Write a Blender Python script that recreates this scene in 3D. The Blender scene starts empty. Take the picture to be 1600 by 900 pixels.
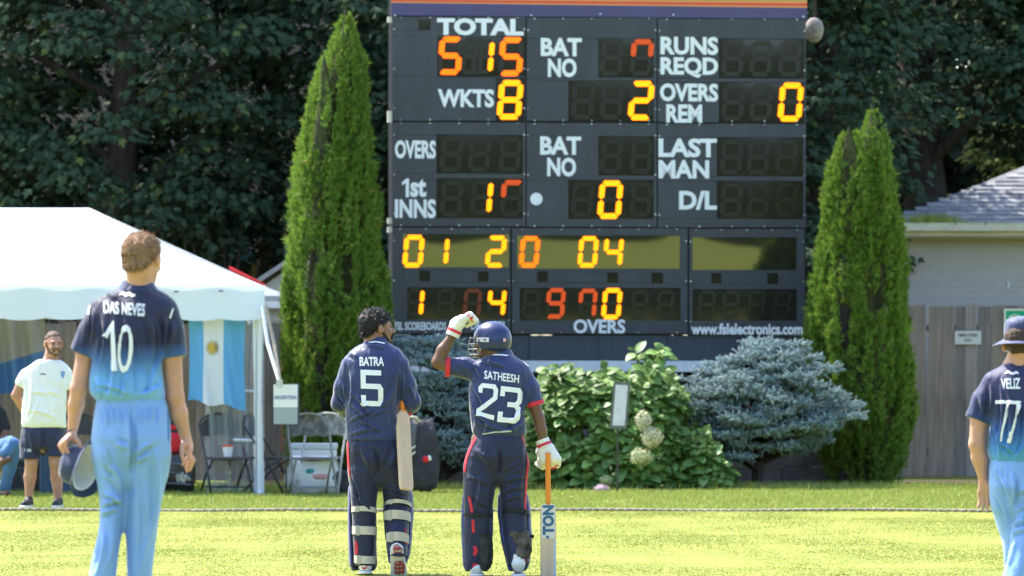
import bpy, bmesh, math, random
import numpy as np
from mathutils import Vector, Matrix, Euler
from mathutils.bvhtree import BVHTree
R = math.radians
S = bpy.context.scene
COL = S.collection

# ------------------------------------------------------------------ camera, sky, sun, exposure
F = 7111.1          # focal length in photograph pixels (160 mm lens, 1600 px wide)
HZ = 597.0          # horizon row in the photograph
H = 1.275           # camera height
cam = bpy.data.cameras.new('camera'); camo = bpy.data.objects.new('camera', cam); COL.objects.link(camo)
cam.lens = 160; cam.sensor_width = 36; cam.sensor_fit = 'HORIZONTAL'
cam.shift_y = (HZ - 450) / 1600
cam.clip_start = 0.5; cam.clip_end = 3000
camo.location = (0, 0, H); camo.rotation_euler = (R(90), 0, 0)
cam.dof.use_dof = True; cam.dof.focus_distance = 31; cam.dof.aperture_fstop = 5.0
S.camera = camo
SUN_EL, SUN_AZ = R(58), R(-52)       # azimuth from +Y towards -X: high, behind the woods on the left
wd = bpy.data.worlds.new('World'); S.world = wd; wd.use_nodes = True
nt = wd.node_tree; nt.nodes.clear()
wo = nt.nodes.new('ShaderNodeOutputWorld'); bg = nt.nodes.new('ShaderNodeBackground'); sk = nt.nodes.new('ShaderNodeTexSky')
sk.sky_type = 'NISHITA'; sk.sun_disc = False; sk.sun_elevation = SUN_EL; sk.sun_rotation = SUN_AZ
sk.air_density = 1.0; sk.dust_density = 1.5; sk.ozone_density = 1.0
bg.inputs[1].default_value = 0.15
nt.links.new(sk.outputs[0], bg.inputs[0]); nt.links.new(bg.outputs[0], wo.inputs[0])
sl = bpy.data.lights.new('sun', 'SUN'); so = bpy.data.objects.new('sun', sl); COL.objects.link(so)
sl.energy = 3.4; sl.angle = R(0.6); sl.color = (1.0, 0.95, 0.87)
sund = Vector((math.sin(SUN_AZ) * math.cos(SUN_EL), math.cos(SUN_AZ) * math.cos(SUN_EL), math.sin(SUN_EL)))
so.rotation_euler = sund.to_track_quat('Z', 'Y').to_euler()
S.view_settings.view_transform = 'Standard'; S.view_settings.look = 'None'
S.view_settings.exposure = 1.9; S.view_settings.gamma = 1.0; S.view_settings.use_curve_mapping = False
S.cycles.max_bounces = 6; S.cycles.diffuse_bounces = 4; S.cycles.transparent_max_bounces = 12

def W(px, py, Y):
    return Vector(((px - 800) * Y / F, Y, H + (HZ - py) * Y / F))
rnd = random.Random(5)
rng = np.random.default_rng(11)

# ------------------------------------------------------------------ materials
def mat(name, col, rough=0.8, spec=0.3, bump=0.0, bscale=60, var=0.0, vscale=8, metal=0, trans=0, emit=None, es=0, sheen=0, coat=0, obj=False, stretch=None):
    m = bpy.data.materials.new(name); m.use_nodes = True
    n = m.node_tree; b = n.nodes['Principled BSDF']
    b.inputs['Base Color'].default_value = (*col, 1)
    b.inputs['Roughness'].default_value = rough
    b.inputs['Specular IOR Level'].default_value = spec
    b.inputs['Metallic'].default_value = metal
    if sheen:
        b.inputs['Sheen Weight'].default_value = sheen; b.inputs['Sheen Roughness'].default_value = 0.4
    if coat: b.inputs['Coat Weight'].default_value = coat; b.inputs['Coat Roughness'].default_value = 0.1
    if emit: b.inputs['Emission Color'].default_value = (*emit, 1); b.inputs['Emission Strength'].default_value = es
    tc = n.nodes.new('ShaderNodeTexCoord'); src = tc.outputs['Object']
    if stretch:
        mp = n.nodes.new('ShaderNodeMapping'); mp.inputs['Scale'].default_value = stretch
        n.links.new(src, mp.inputs[0]); src = mp.outputs[0]
    if var:
        t = n.nodes.new('ShaderNodeTexNoise'); t.inputs['Scale'].default_value = vscale; t.inputs['Detail'].default_value = 5
        n.links.new(src, t.inputs['Vector'])
        mr = n.nodes.new('ShaderNodeMapRange'); mr.inputs[1].default_value = 0.3; mr.inputs[2].default_value = 0.7
        mr.inputs[3].default_value = 1 - var; mr.inputs[4].default_value = 1 + var
        n.links.new(t.outputs[0], mr.inputs[0])
        mx = n.nodes.new('ShaderNodeVectorMath'); mx.operation = 'SCALE'; mx.inputs[0].default_value = col
        n.links.new(mr.outputs[0], mx.inputs['Scale']); n.links.new(mx.outputs[0], b.inputs['Base Color'])
    if bump:
        t = n.nodes.new('ShaderNodeTexNoise'); t.inputs['Scale'].default_value = bscale; t.inputs['Detail'].default_value = 4
        n.links.new(src, t.inputs['Vector'])
        bp = n.nodes.new('ShaderNodeBump'); bp.inputs['Strength'].default_value = bump; bp.inputs['Distance'].default_value = 0.02
        n.links.new(t.outputs[0], bp.inputs['Height']); n.links.new(bp.outputs[0], b.inputs['Normal'])
    return m

def leafmat(name, c1, c2, c3=None, trans=0.0, rough=0.6, spec=0.25):
    """each leaf island gets its own tone between the given leaf colours"""
    m = bpy.data.materials.new(name); m.use_nodes = True
    n = m.node_tree; b = n.nodes['Principled BSDF']
    g = n.nodes.new('ShaderNodeNewGeometry'); cr = n.nodes.new('ShaderNodeValToRGB')
    cr.color_ramp.elements[0].color = (*c1, 1); cr.color_ramp.elements[1].color = (*c2, 1)
    if c3:
        cr.color_ramp.elements[1].position = 0.93
        e = cr.color_ramp.elements.new(1.0); e.color = (*c3, 1)
    n.links.new(g.outputs['Random Per Island'], cr.inputs[0])
    n.links.new(cr.outputs[0], b.inputs['Base Color'])
    b.inputs['Roughness'].default_value = rough; b.inputs['Specular IOR Level'].default_value = spec
    if trans:
        tr = n.nodes.new('ShaderNodeBsdfTranslucent'); mx = n.nodes.new('ShaderNodeMixShader'); mx.inputs[0].default_value = trans
        n.links.new(cr.outputs[0], tr.inputs[0]); n.links.new(b.outputs[0], mx.inputs[1]); n.links.new(tr.outputs[0], mx.inputs[2])
        n.links.new(mx.outputs[0], n.nodes['Material Output'].inputs[0])
    return m

# ------------------------------------------------------------------ objects
def tag(o, label=None, cat=None, group=None, kind=None):
    if label: o['label'] = label
    if cat: o['category'] = cat
    if group: o['group'] = group
    if kind: o['kind'] = kind
    return o
def thing(name, label, cat, loc=(0, 0, 0), rz=0, group=None):
    o = bpy.data.objects.new(name, None); COL.objects.link(o)
    o.location = loc; o.rotation_euler = (0, 0, rz); o.empty_display_size = 0.2
    return tag(o, label, cat, group)
def link(name, me, m=None, parent=None, smooth=False, kind=None):
    o = bpy.data.objects.new(name, me); COL.objects.link(o)
    if parent is not None: o.parent = parent
    if m is not None and not me.materials: me.materials.append(m)
    if smooth and len(me.polygons): me.polygons.foreach_set('use_smooth', np.ones(len(me.polygons), bool))
    if kind: o['kind'] = kind
    return o
def npmesh(name, v, f):
    """v (n,3) float; f (k,m) int with constant m"""
    v = np.asarray(v, np.float32); f = np.asarray(f, np.int32)
    me = bpy.data.meshes.new(name); me.vertices.add(len(v)); me.vertices.foreach_set('co', v.ravel())
    k, mm = f.shape
    me.loops.add(k * mm); me.loops.foreach_set('vertex_index', f.ravel())
    me.polygons.add(k); me.polygons.foreach_set('loop_start', np.arange(0, k * mm, mm, dtype=np.int32))
    me.polygons.foreach_set('loop_total', np.full(k, mm, np.int32))
    me.update(calc_edges=True); return me

class MB:
    def __init__(s): s.v = []; s.f = []
    def add(s, vs, fs):
        b = len(s.v); s.v += [tuple(p) for p in vs]; s.f += [tuple(b + i for i in q) for q in fs]; return s
    def box(s, x0, x1, y0, y1, z0, z1, M=None):
        vs = [Vector(p) for p in ((x0,y0,z0),(x1,y0,z0),(x1,y1,z0),(x0,y1,z0),(x0,y0,z1),(x1,y0,z1),(x1,y1,z1),(x0,y1,z1))]
        if M is not None: vs = [M @ p for p in vs]
        return s.add(vs, [(0,3,2,1),(4,5,6,7),(0,1,5,4),(1,2,6,5),(2,3,7,6),(3,0,4,7)])
    def tube(s, pts, r, n=8, caps=True, flat=1.0):
        pts = [Vector(p) for p in pts]; rs = r if isinstance(r, (list, tuple)) else [r] * len(pts)
        vs, fs = [], []; up = None
        for i, p in enumerate(pts):
            d = (pts[min(i+1, len(pts)-1)] - pts[max(i-1, 0)]).normalized()
            if up is None:
                up = Vector((0,0,1)) if abs(d.z) < 0.9 else Vector((1,0,0))
            a = d.cross(up).normalized(); up = a.cross(d).normalized()
            for k in range(n):
                t = 2 * math.pi * k / n
                vs.append(p + (a * math.cos(t) + up * math.sin(t) * flat) * rs[i])
        for i in range(len(pts) - 1):
            for k in range(n):
                k2 = (k + 1) % n; fs.append((i*n+k, i*n+k2, (i+1)*n+k2, (i+1)*n+k))
        if caps:
            fs.append(tuple(range(n - 1, -1, -1))); fs.append(tuple((len(pts)-1)*n + k for k in range(n)))
        return s.add(vs, fs)
    def prism(s, poly, d0, d1, M):
        """poly 2D (x,z) extruded along local y from d0 to d1, through matrix M"""
        n = len(poly)
        vs = [M @ Vector((x, d0, z)) for x, z in poly] + [M @ Vector((x, d1, z)) for x, z in poly]
        fs = [tuple(range(n)), tuple(range(2*n-1, n-1, -1))] + [(i, n+i, n+(i+1) % n, (i+1) % n) for i in range(n)]
        return s.add(vs, fs)
    def mesh(s, name):
        me = bpy.data.meshes.new(name); me.from_pydata(s.v, [], s.f); me.update()
        bm = bmesh.new(); bm.from_mesh(me); bmesh.ops.recalc_face_normals(bm, faces=bm.faces); bm.to_mesh(me); bm.free()
        return me
    def build(s, name, m, parent=None, smooth=False, kind=None, bevel=0):
        me = s.mesh(name)
        if bevel:
            bm = bmesh.new(); bm.from_mesh(me)
            bmesh.ops.bevel(bm, geom=[e for e in bm.edges if e.calc_face_angle(0) > 0.5], offset=bevel, segments=2, affect='EDGES', profile=0.6)
            bm.to_mesh(me); bm.free()
        return link(name, me, m, parent, smooth, kind)
I4 = Matrix.Identity(4)

def rotmats(nrm, tip):
    """frames with z = nrm, y ~ tip; arrays (N,3)"""
    z = nrm / (np.linalg.norm(nrm, axis=1, keepdims=True) + 1e-9)
    y = tip - (tip * z).sum(1, keepdims=True) * z; y /= np.linalg.norm(y, axis=1, keepdims=True) + 1e-9
    x = np.cross(y, z); return np.stack([x, y, z], 2)
def scatter(tv, tf, pos, mats, scale):
    """copies of a template (tv verts, tf faces of equal size) at every pos"""
    tv = np.asarray(tv, float); tf = np.asarray(tf, int); N = len(pos); k = len(tv)
    v = np.einsum('nij,kj->nki', mats, tv) * np.asarray(scale).reshape(-1, 1, 1) + pos[:, None, :]
    f = tf[None] + (np.arange(N) * k)[:, None, None]
    return v.reshape(-1, 3), f.reshape(-1, tf.shape[1])
def unit(n):
    v = rng.normal(size=(n, 3)); return v / np.linalg.norm(v, axis=1, keepdims=True)
_K = np.random.default_rng(3).normal(size=(14, 3)); _P = np.random.default_rng(4).uniform(0, 6.28, 14)
def nz(p, s=1.0):
    """cheap smooth noise, about -1..1"""
    p = np.asarray(p) * s; o = 0
    for i in range(7):
        o = o + np.sin(p @ _K[i] * (1 + i * .35) + _P[i] + 1.3 * np.sin(p @ _K[i + 7] + _P[i + 7]))
    return o / 3.2

# ------------------------------------------------------------------ lettering
FONTC = {}
def text_mesh(txt, bold=0.0, ext=0.0, res=3):
    c = bpy.data.curves.new('t', 'FONT'); c.body = txt; c.offset = bold; c.extrude = ext; c.resolution_u = res
    o = bpy.data.objects.new('t', c); COL.objects.link(o)
    dg = bpy.context.evaluated_depsgraph_get(); me = bpy.data.meshes.new_from_object(o.evaluated_get(dg))
    bpy.data.objects.remove(o); bpy.data.curves.remove(c)
    v = np.array([q.co[:] for q in me.vertices]); f = [tuple(p.vertices) for p in me.polygons]
    bpy.data.meshes.remove(me)
    mn, mx = v.min(0), v.max(0); v[:, 0] = (v[:, 0] - mn[0]) / (mx[0] - mn[0]); v[:, 1] = (v[:, 1] - mn[1]) / (mx[1] - mn[1])
    return v, f
# ------------------------------------------------------------------ ground
def ground_mat():
    m = bpy.data.materials.new('lawn'); m.use_nodes = True; n = m.node_tree; b = n.nodes['Principled BSDF']
    b.inputs['Roughness'].default_value = 0.85; b.inputs['Specular IOR Level'].default_value = 0.15
    tc = n.nodes.new('ShaderNodeTexCoord')
    def noise(scale, st=None, det=6):
        t = n.nodes.new('ShaderNodeTexNoise'); t.inputs['Scale'].default_value = scale; t.inputs['Detail'].default_value = det
        src = tc.outputs['Object']
        if st:
            mp = n.nodes.new('ShaderNodeMapping'); mp.inputs['Scale'].default_value = st; n.links.new(src, mp.inputs[0]); src = mp.outputs[0]
        n.links.new(src, t.inputs['Vector']); return t.outputs[0]
    cr = n.nodes.new('ShaderNodeValToRGB'); cr.color_ramp.elements[0].position = 0.3; cr.color_ramp.elements[1].position = 0.7
    cr.color_ramp.elements[0].color = (0.168, 0.20, 0.034, 1); cr.color_ramp.elements[1].color = (0.235, 0.246, 0.050, 1)
    n.links.new(noise(1.6, (0.35, 1, 1)), cr.inputs[0])
    mx = n.nodes.new('ShaderNodeMixRGB'); mx.blend_type = 'MULTIPLY'; mx.inputs[0].default_value = 0.2
    cr2 = n.nodes.new('ShaderNodeValToRGB'); cr2.color_ramp.elements[0].position = 0.35; cr2.color_ramp.elements[1].position = 0.65
    cr2.color_ramp.elements[0].color = (0.55, 0.6, 0.4, 1)
    n.links.new(noise(28, (0.6, 1, 1)), cr2.inputs[0])
    n.links.new(cr.outputs[0], mx.inputs[1]); n.links.new(cr2.outputs[0], mx.inputs[2])
    n.links.new(mx.outputs[0], b.inputs['Base Color'])
    bp = n.nodes.new('ShaderNodeBump'); bp.inputs['Strength'].default_value = 0.15; bp.inputs['Distance'].default_value = 0.02
    n.links.new(noise(90, (0.7, 1, 1), 3), bp.inputs['Height']); n.links.new(bp.outputs[0], b.inputs['Normal'])
    return m
M_LAWN = ground_mat()
gx = np.concatenate([np.linspace(-700, -20, 18), np.linspace(-18, 18, 37), np.linspace(20, 700, 18)])
gy = np.concatenate([np.linspace(-700, -10, 18), np.linspace(-5, 70, 76), np.linspace(80, 900, 18)])
X, Y = np.meshgrid(gx, gy); Z = 0.012 * np.sin(X * 1.1) * np.sin(Y * 0.9) * ((Y > 20) & (Y < 60))
nx, ny = len(gx), len(gy); idx = np.arange(nx * ny).reshape(ny, nx)
q = np.stack([idx[:-1, :-1], idx[:-1, 1:], idx[1:, 1:], idx[1:, :-1]], -1).reshape(-1, 4)
link('ground', npmesh('ground', np.stack([X, Y, Z], -1).reshape(-1, 3), q), M_LAWN, smooth=True, kind='structure')
M_SOIL = mat('soil', (0.06, 0.045, 0.03), 0.95, 0.1, bump=0.6, bscale=30, var=0.4, vscale=12)
# planting bed behind the mown strip
bx = np.linspace(-3.6, 6.2, 60); bed = MB()
vs = [(x, 54.25 + 0.12 * math.sin(x * 2.1) + 0.06 * math.sin(x * 5.7), 0.016) for x in bx] + [(x, 58.7, 0.016) for x in bx]
bed.add(vs, [(i, i + 1, 61 + i, 60 + i) for i in range(59)]).build('planting_bed', M_SOIL, kind='structure')

# grass blades, each a thin triangle, as far as single blades can read
def grass(name, n, ylo, yhi, hgt, wid, m, label, lean=.45):
    yy = np.sqrt(rng.uniform(ylo ** 2, yhi ** 2, n)); hw = 840 / F * yy
    xx = rng.uniform(-1, 1, n) * hw
    a = rng.uniform(0, math.pi, n); h = hgt * rng.uniform(0.5, 1.25, n) * (1 + 0.3 * nz(np.stack([xx, yy, xx * 0], 1), 1.2))
    w = wid * rng.uniform(0.6, 1.4, n); dx, dy = np.cos(a) * w, np.sin(a) * w
    lx, ly = rng.normal(0, lean, n) * h, rng.normal(0, lean, n) * h
    z0 = 0.012 * np.sin(xx * 1.1) * np.sin(yy * 0.9) - 0.004
    v = np.stack([np.stack([xx - dx, yy - dy, z0], 1), np.stack([xx + dx, yy + dy, z0], 1), np.stack([xx + lx, yy + ly, z0 + h], 1)], 1).reshape(-1, 3)
    o = link(name, npmesh(name, v, np.arange(n * 3).reshape(-1, 3)), m, kind='stuff'); tag(o, label, 'grass')
M_GR1 = leafmat('mown_grass', (0.185, 0.222, 0.036), (0.245, 0.264, 0.052), (0.30, 0.29, 0.09), trans=0.4)
M_GR2 = leafmat('rough_grass', (0.17, 0.245, 0.04), (0.36, 0.39, 0.09), (0.52, 0.46, 0.2), trans=0.25)
grass('mown_grass', 150000, 27.5, 44.6, 0.011, 0.008, M_GR1, 'short sunlit yellow green grass of the outfield in front of the rope', lean=1.9)
grass('rough_grass', 130000, 44.75, 54.6, 0.04, 0.007, M_GR2, 'longer green grass strip between the rope and the planting')
# a few taller tufts along the planting edge
n = 9000; xx = rng.uniform(-7, 7.5, n); yy = 53.8 + rng.gamma(1.5, 0.2, n) * np.sign(rng.normal(size=n)) * 0.6
h = rng.uniform(0.05, 0.13, n); dx = rng.uniform(-.006, .006, n)
v = np.stack([np.stack([xx - .005, yy, 0 * xx], 1), np.stack([xx + .005, yy + dx, 0 * xx], 1), np.stack([xx + rng.normal(0, .3, n) * h, yy + rng.normal(0, .3, n) * h, h], 1)], 1).reshape(-1, 3)
tag(link('edge_grass', npmesh('edge_grass', v, np.arange(n * 3).reshape(-1, 3)), M_GR2, kind='stuff'), 'taller uncut grass tufts along the edge of the planting', 'grass')

# boundary rope: two twisted strands
M_ROPE = mat('rope', (0.33, 0.29, 0.23), 0.9, 0.1, bump=0.5, bscale=80, var=0.25, vscale=30)
rb = MB(); xs = np.linspace(-8, 8, 1000)
for ph in (0, math.pi):
    rb.tube([(x, 44.72 - 0.012 * x + 0.05 * math.sin(x * .7) + 0.007 * math.cos(x * 40 + ph), 0.018 + 0.007 * math.sin(x * 40 + ph) + 0.006 * math.sin(x * 2.3)) for x in xs], 0.0105, 6)
tag(rb.build('boundary_rope', M_ROPE, smooth=True), 'long beige boundary rope lying across the whole outfield', 'rope')

# ------------------------------------------------------------------ scoreboard
BY0, BX0 = 57.0, (613 - 800) * 57.0 / F
BY1 = 57.62; BX1 = (1260 - 800) * BY1 / F
bdir = Vector((BX1 - BX0, BY1 - BY0, 0)); BL = bdir.length; bdir.normalize()
board = thing('scoreboard', 'large dark electronic cricket scoreboard with white words and glowing orange digits', 'scoreboard', (BX0, BY0, 0), math.atan2(bdir.y, bdir.x))
def BP(px, py):
    """photograph pixel on the face of the board, as board-local x and z"""
    a = (px - 800) / F                       # X = a Y ; X = BX0 + t dx ; Y = BY0 + t dy
    t = (a * BY0 - BX0) / (bdir.x - a * bdir.y); Yp = BY0 + t * bdir.y
    return t, H + (HZ - py) * Yp / F
def brect(mb, x0, y0, x1, y1, d0, d1):
    (u0, z1), (u1, z0) = BP(x0, y0), BP(x1, y1)
    return mb.box(u0, u1, d0, d1, z0, z1)
M_PANEL = mat('panel_paint', (0.038, 0.042, 0.052), 0.45, 0.5, bump=0.05, bscale=5, var=0.2, vscale=2.2, stretch=(2.2, 1, .7))
M_PURPLE = mat('purple_paint', (0.075, 0.06, 0.16), 0.5, 0.4, var=0.1, vscale=3)
M_RED = mat('red_paint', (0.7, 0.09, 0.05), 0.5); M_ORA = mat('orange_paint', (0.8, 0.35, 0.1), 0.5); M_OLV = mat('olive_paint', (0.3, 0.24, 0.08), 0.5)
M_CASE = mat('board_case', (0.02, 0.022, 0.028), 0.5)
M_WIN = mat('tinted_acrylic', (0.022, 0.021, 0.015), 0.12, 0.5)
M_WIN2 = mat('polished_acrylic', (0.022, 0.021, 0.015), 0.07, 0.6); M_WIN2.node_tree.nodes['Principled BSDF'].inputs['IOR'].default_value = 2.05
M_LET = mat('white_vinyl', (0.80, 0.82, 0.83), 0.5)
M_STEEL = mat('bolt_steel', (0.6, 0.6, 0.6), 0.35, metal=0.8)
M_UNLIT = mat('unlit_segment', (0.027, 0.025, 0.018), 0.18, 0.46)
LIT = {'Y': mat('led_yellow', (0.1, 0.06, 0.0), 0.5, emit=(1.0, 0.235, 0.0), es=0.9),
       'O': mat('led_orange', (0.1, 0.04, 0.0), 0.5, emit=(1.0, 0.105, 0.0), es=0.85),
       'R': mat('led_red', (0.1, 0.03, 0.0), 0.5, emit=(1.0, 0.11, 0.02), es=0.17),
       'D': mat('led_dim', (0.06, 0.03, 0.01), 0.5, emit=(1.0, 0.13, 0.03), es=0.018)}
b = MB(); (u0, z0) = BP(612, 522); (u1, _) = BP(1261, 522); ztop = BP(612, -75)[1]
b.box(u0 + .01, u1 - .01, 0.035, 0.55, z0, ztop); b.build('case', M_CASE, board)
# header: stripes, olive line and purple band
def band(name, yl0, yr0, yl1, yr1, m, d=0.0):
    mb = MB(); a = BP(612, yl0); c = BP(1261, yr0); e = BP(1261, yr1); g = BP(612, yl1)
    P = [(a[0], a[1]), (c[0], c[1]), (e[0], e[1]), (g[0], g[1])]
    mb.prism(P, -0.004 + d, 0.034, I4); return mb.build(name, m, board)
band('header_band', 4.2, 12.2, 24, 29.2, M_PURPLE)
band('header_stripe', 2.6, 10.2, 4.1, 12.1, M_ORA); band('header_stripe', -1.4, 5.0, 2.5, 10.1, M_RED)
band('header_stripe', -3.4, 2.6, -1.5, 4.9, M_ORA); band('header_stripe', -4.6, 1.2, -3.5, 2.5, M_OLV)
band('header_stripe', -10, -3, -4.7, 1.1, M_ORA); band('header_band', -75, -68, -10.1, -3.1, M_PURPLE)
WIN = [(683, 57, 821, 119), (775, 121, 820, 189), (654, 30, 673, 47), (935, 60, 1021, 121), (888, 126, 1021, 189), (1123, 61, 1257, 122), (1123, 129, 1257, 191),
       (682, 211, 817, 271), (682, 279, 817, 341), (935, 213, 1022, 274), (888, 281, 1021, 342), (1120, 215, 1255, 275), (1120, 283, 1255, 342),
       (630, 366, 796, 418), (636, 449, 795, 499), (808, 368, 1063, 420), (812, 450, 1063, 501), (1082, 371, 1245, 422), (1082, 452, 1245, 501)]
WIN += [(655, 423, 672, 440), (747, 424, 763, 441), (839, 424, 856, 441), (949, 426, 966, 442), (1018, 426, 1036, 443), (1111, 427, 1127, 443), (1199, 427, 1216, 444)]
PAN = []
for x0, x1 in ((614, 821), (823, 1026), (1028, 1259)):
    s = (x0 - 613) / 647
    PAN.append((x0, 26 + 4.5 * s, x1, 188.5 + 3.5 * s)); PAN.append((x0, 191 + 3.5 * s, x1, 353.5 + 3 * s))
for x0, x1 in ((614, 797), (800, 1074), (1077, 1257)): PAN.append((x0, 356 + 2.5 * (x0 - 613) / 647, x1, 520.5 + 2 * (x0 - 613) / 647))
# panels: rectangular sheets with real openings for the windows
def panel(rect):
    x0, y0, x1, y1 = rect
    ws = [w for w in WIN if w[0] > x0 - 8 and w[2] < x1 + 8 and w[1] > y0 - 8 and w[3] < y1 + 8]
    xs = sorted({x0, x1} | {min(max(c, x0), x1) for w in ws for c in (w[0], w[2])}); ys = sorted({y0, y1} | {c for w in ws for c in (w[1], w[3])})
    mb = MB()
    for i in range(len(xs) - 1):
        for j in range(len(ys) - 1):
            cx, cy = (xs[i] + xs[i+1]) / 2, (ys[j] + ys[j+1]) / 2
            if any(w[0] < cx < w[2] and w[1] < cy < w[3] for w in ws): continue
            (a, z1), (c, z0) = BP(xs[i], ys[j]), BP(xs[i+1], ys[j+1])
            k = len(mb.v); mb.v += [(a, 0, z0), (c, 0, z0), (c, 0, z1), (a, 0, z1)]; mb.f.append((k, k+1, k+2, k+3))
    me = bpy.data.meshes.new('panel'); me.from_pydata(mb.v, [], mb.f)
    bm = bmesh.new(); bm.from_mesh(me); bmesh.ops.remove_doubles(bm, verts=bm.verts, dist=1e-5)
    r = bmesh.ops.extrude_face_region(bm, geom=bm.faces[:]); 
    bmesh.ops.translate(bm, verts=[g for g in r['geom'] if isinstance(g, bmesh.types.BMVert)], vec=(0, 0.03, 0))
    bmesh.ops.recalc_face_normals(bm, faces=bm.faces); bm.to_mesh(me); bm.free()
    link('panel', me, M_PANEL, board)
for p in PAN: panel(p)
# windows: acrylic sheets that bow out a little, so they mirror field and trees unevenly
for i, (x0, y0, x1, y1) in enumerate(WIN):
    (u0, z1), (u1, z0) = BP(x0 - .5, y0 - .5), BP(x1 + .5, y1 + .5)
    nx, nzz = 25, 13; big = (x1 - x0) > 40; amp = (0.0045 if i in (13, 15, 17) else 0.0030) if big else 0.0005
    vs = []; tilt = 0.019 if i in (13, 15, 17) else 0.0
    for j in range(nzz):
        for k in range(nx):
            u, w = k / (nx - 1), j / (nzz - 1)
            bow = amp * math.sin(math.pi * u) ** 0.6 * math.sin(math.pi * w) ** 0.8 + amp * .25 * math.sin(5 * u + i) * math.sin(3 * w) * (16 * u * (1 - u) * w * (1 - w))
            vs.append((u0 + (u1 - u0) * u, (0.029 if tilt else 0.016) - bow - tilt * (w), z0 + (z1 - z0) * w))
    fs = [(j*nx+k, j*nx+k+1, (j+1)*nx+k+1, (j+1)*nx+k) for j in range(nzz-1) for k in range(nx-1)]
    MB().add(vs, fs).build('display_window', M_WIN2 if i in (13, 15, 17) else M_WIN, board, smooth=True)
# seven-segment digits; segments are shared meshes in a unit cell 0..1 by 0..1 (sheared), thickness in x
SEG = {'0': 'abcdef', '1': 'bc', '2': 'abged', '3': 'abgcd', '4': 'fgbc', '5': 'afgcd', '7': 'abcf', '8': 'abcdefg', 'n': 'abcf', 'r': 'af', '3d': 'abgcdf', '7d': 'abf', ' ': ''}
def seg_mesh(k, w, h, t):
    g = 0.012 * h; sh = 0.09; c = t * .5
    def P(pts): return [(x + sh * z * w * 0 + (z - h / 2) * 0.085, z) for x, z in pts]
    if k in 'agd':
        z = {'a': h - c, 'g': h / 2, 'd': c}[k]; xl, xr = c + g, w - c - g
        e = t * .5
        pts = [(xl, z), (xl + e*.8, z + e), (xr - e*.8, z + e), (xr, z), (xr - e*.8, z - e), (xl + e*.8, z - e)]
        if k == 'a': pts = [(xl - e*.1, z + e*.3), (xl + e*.6, z + e), (xr - e*.6, z + e), (xr + e*.1, z + e*.3), (xr - e, z - e), (xl + e, z - e)]
        if k == 'd': pts = [(xl + e, z + e), (xr - e, z + e), (xr + e*.1, z - e*.3), (xr - e*.6, z - e), (xl + e*.6, z - e), (xl - e*.1, z - e*.3)]
    else:
        x = c if k in 'fe' else w - c; zt, zb = (h - c - g, h / 2 + g) if k in 'fb' else (h / 2 - g, c + g); e = t * .5
        pts = [(x, zt), (x + e, zt - e*.8), (x + e, zb + e*.8), (x, zb), (x - e, zb + e*.8), (x - e, zt - e*.8)]
    mb = MB(); mb.prism(P(pts), -0.006, 0.0, I4); return mb.mesh('segment')
segcache = {}
def digit(ch, x0, y0, x1, y1, col, unlit=True, dep=0.003):
    (u0, z1), (u1, z0) = BP(x0, y0), BP(x1, y1); h = z1 - z0; w = h * 0.62
    if (u1 - u0) < h * 0.35: u0 = u1 - w + 0.085 * h * 0.3         # a lone 1 sits at the right of its cell
    o = bpy.data.objects.new('digit', None); COL.objects.link(o); o.parent = board; o.location = (u0 + (u1 - u0 - w if (u1-u0) > w else 0) / 2, dep, z0)
    o.empty_display_size = 0.1; key = round(h, 2)
    lit = SEG[ch]
    for k in 'abcdefg':
        if k not in lit and not unlit: continue
        ck = (k, key, col if k in lit else 'U')
        if ck not in segcache:
            me = seg_mesh(k, w, h, 0.145 * h); me.materials.append(LIT[col] if k in lit else M_UNLIT); segcache[ck] = me
        s = bpy.data.objects.new('segment', segcache[ck]); COL.objects.link(s); s.parent = o
        if k not in lit: s.location.y = 0.004
        elif col != 'D' and rnd.random() < .2: pass
DG = [('5', 685, 57, 718, 117, 'O'), ('1', 758, 61, 770, 116, 'Y'), ('5', 780, 58, 815, 119, 'O'), ('8', 778, 125, 815, 187, 'Y'), ('7d', 985, 61, 1019, 119, 'R'),
      ('2', 983, 126, 1020, 188, 'Y'), ('0', 1217, 129, 1254, 190, 'Y'), ('1', 755, 281, 768, 336, 'Y'), ('r', 782, 281, 815, 339, 'R'), ('0', 935, 282, 972, 342, 'Y'),
      ('0', 630, 367, 662, 418, 'Y'), ('1', 689, 369, 700, 416, 'Y'), ('2', 759, 368, 791, 418, 'Y'), ('0', 812, 369, 843, 418, 'O'), ('0', 903, 369, 935, 418, 'Y'), ('4', 943, 370, 973, 418, 'Y'),
      ('1', 650, 450, 661, 495, 'Y'), ('0', 723, 451, 753, 497, 'D'), ('4', 761, 450, 791, 496, 'Y'), ('3d', 853, 450, 883, 498, 'R'), ('n', 903, 451, 933, 498, 'R'), ('0', 941, 450, 971, 499, 'Y')]
for d in DG: digit(*d, unlit=not (360 < d[2] < 380))
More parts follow.
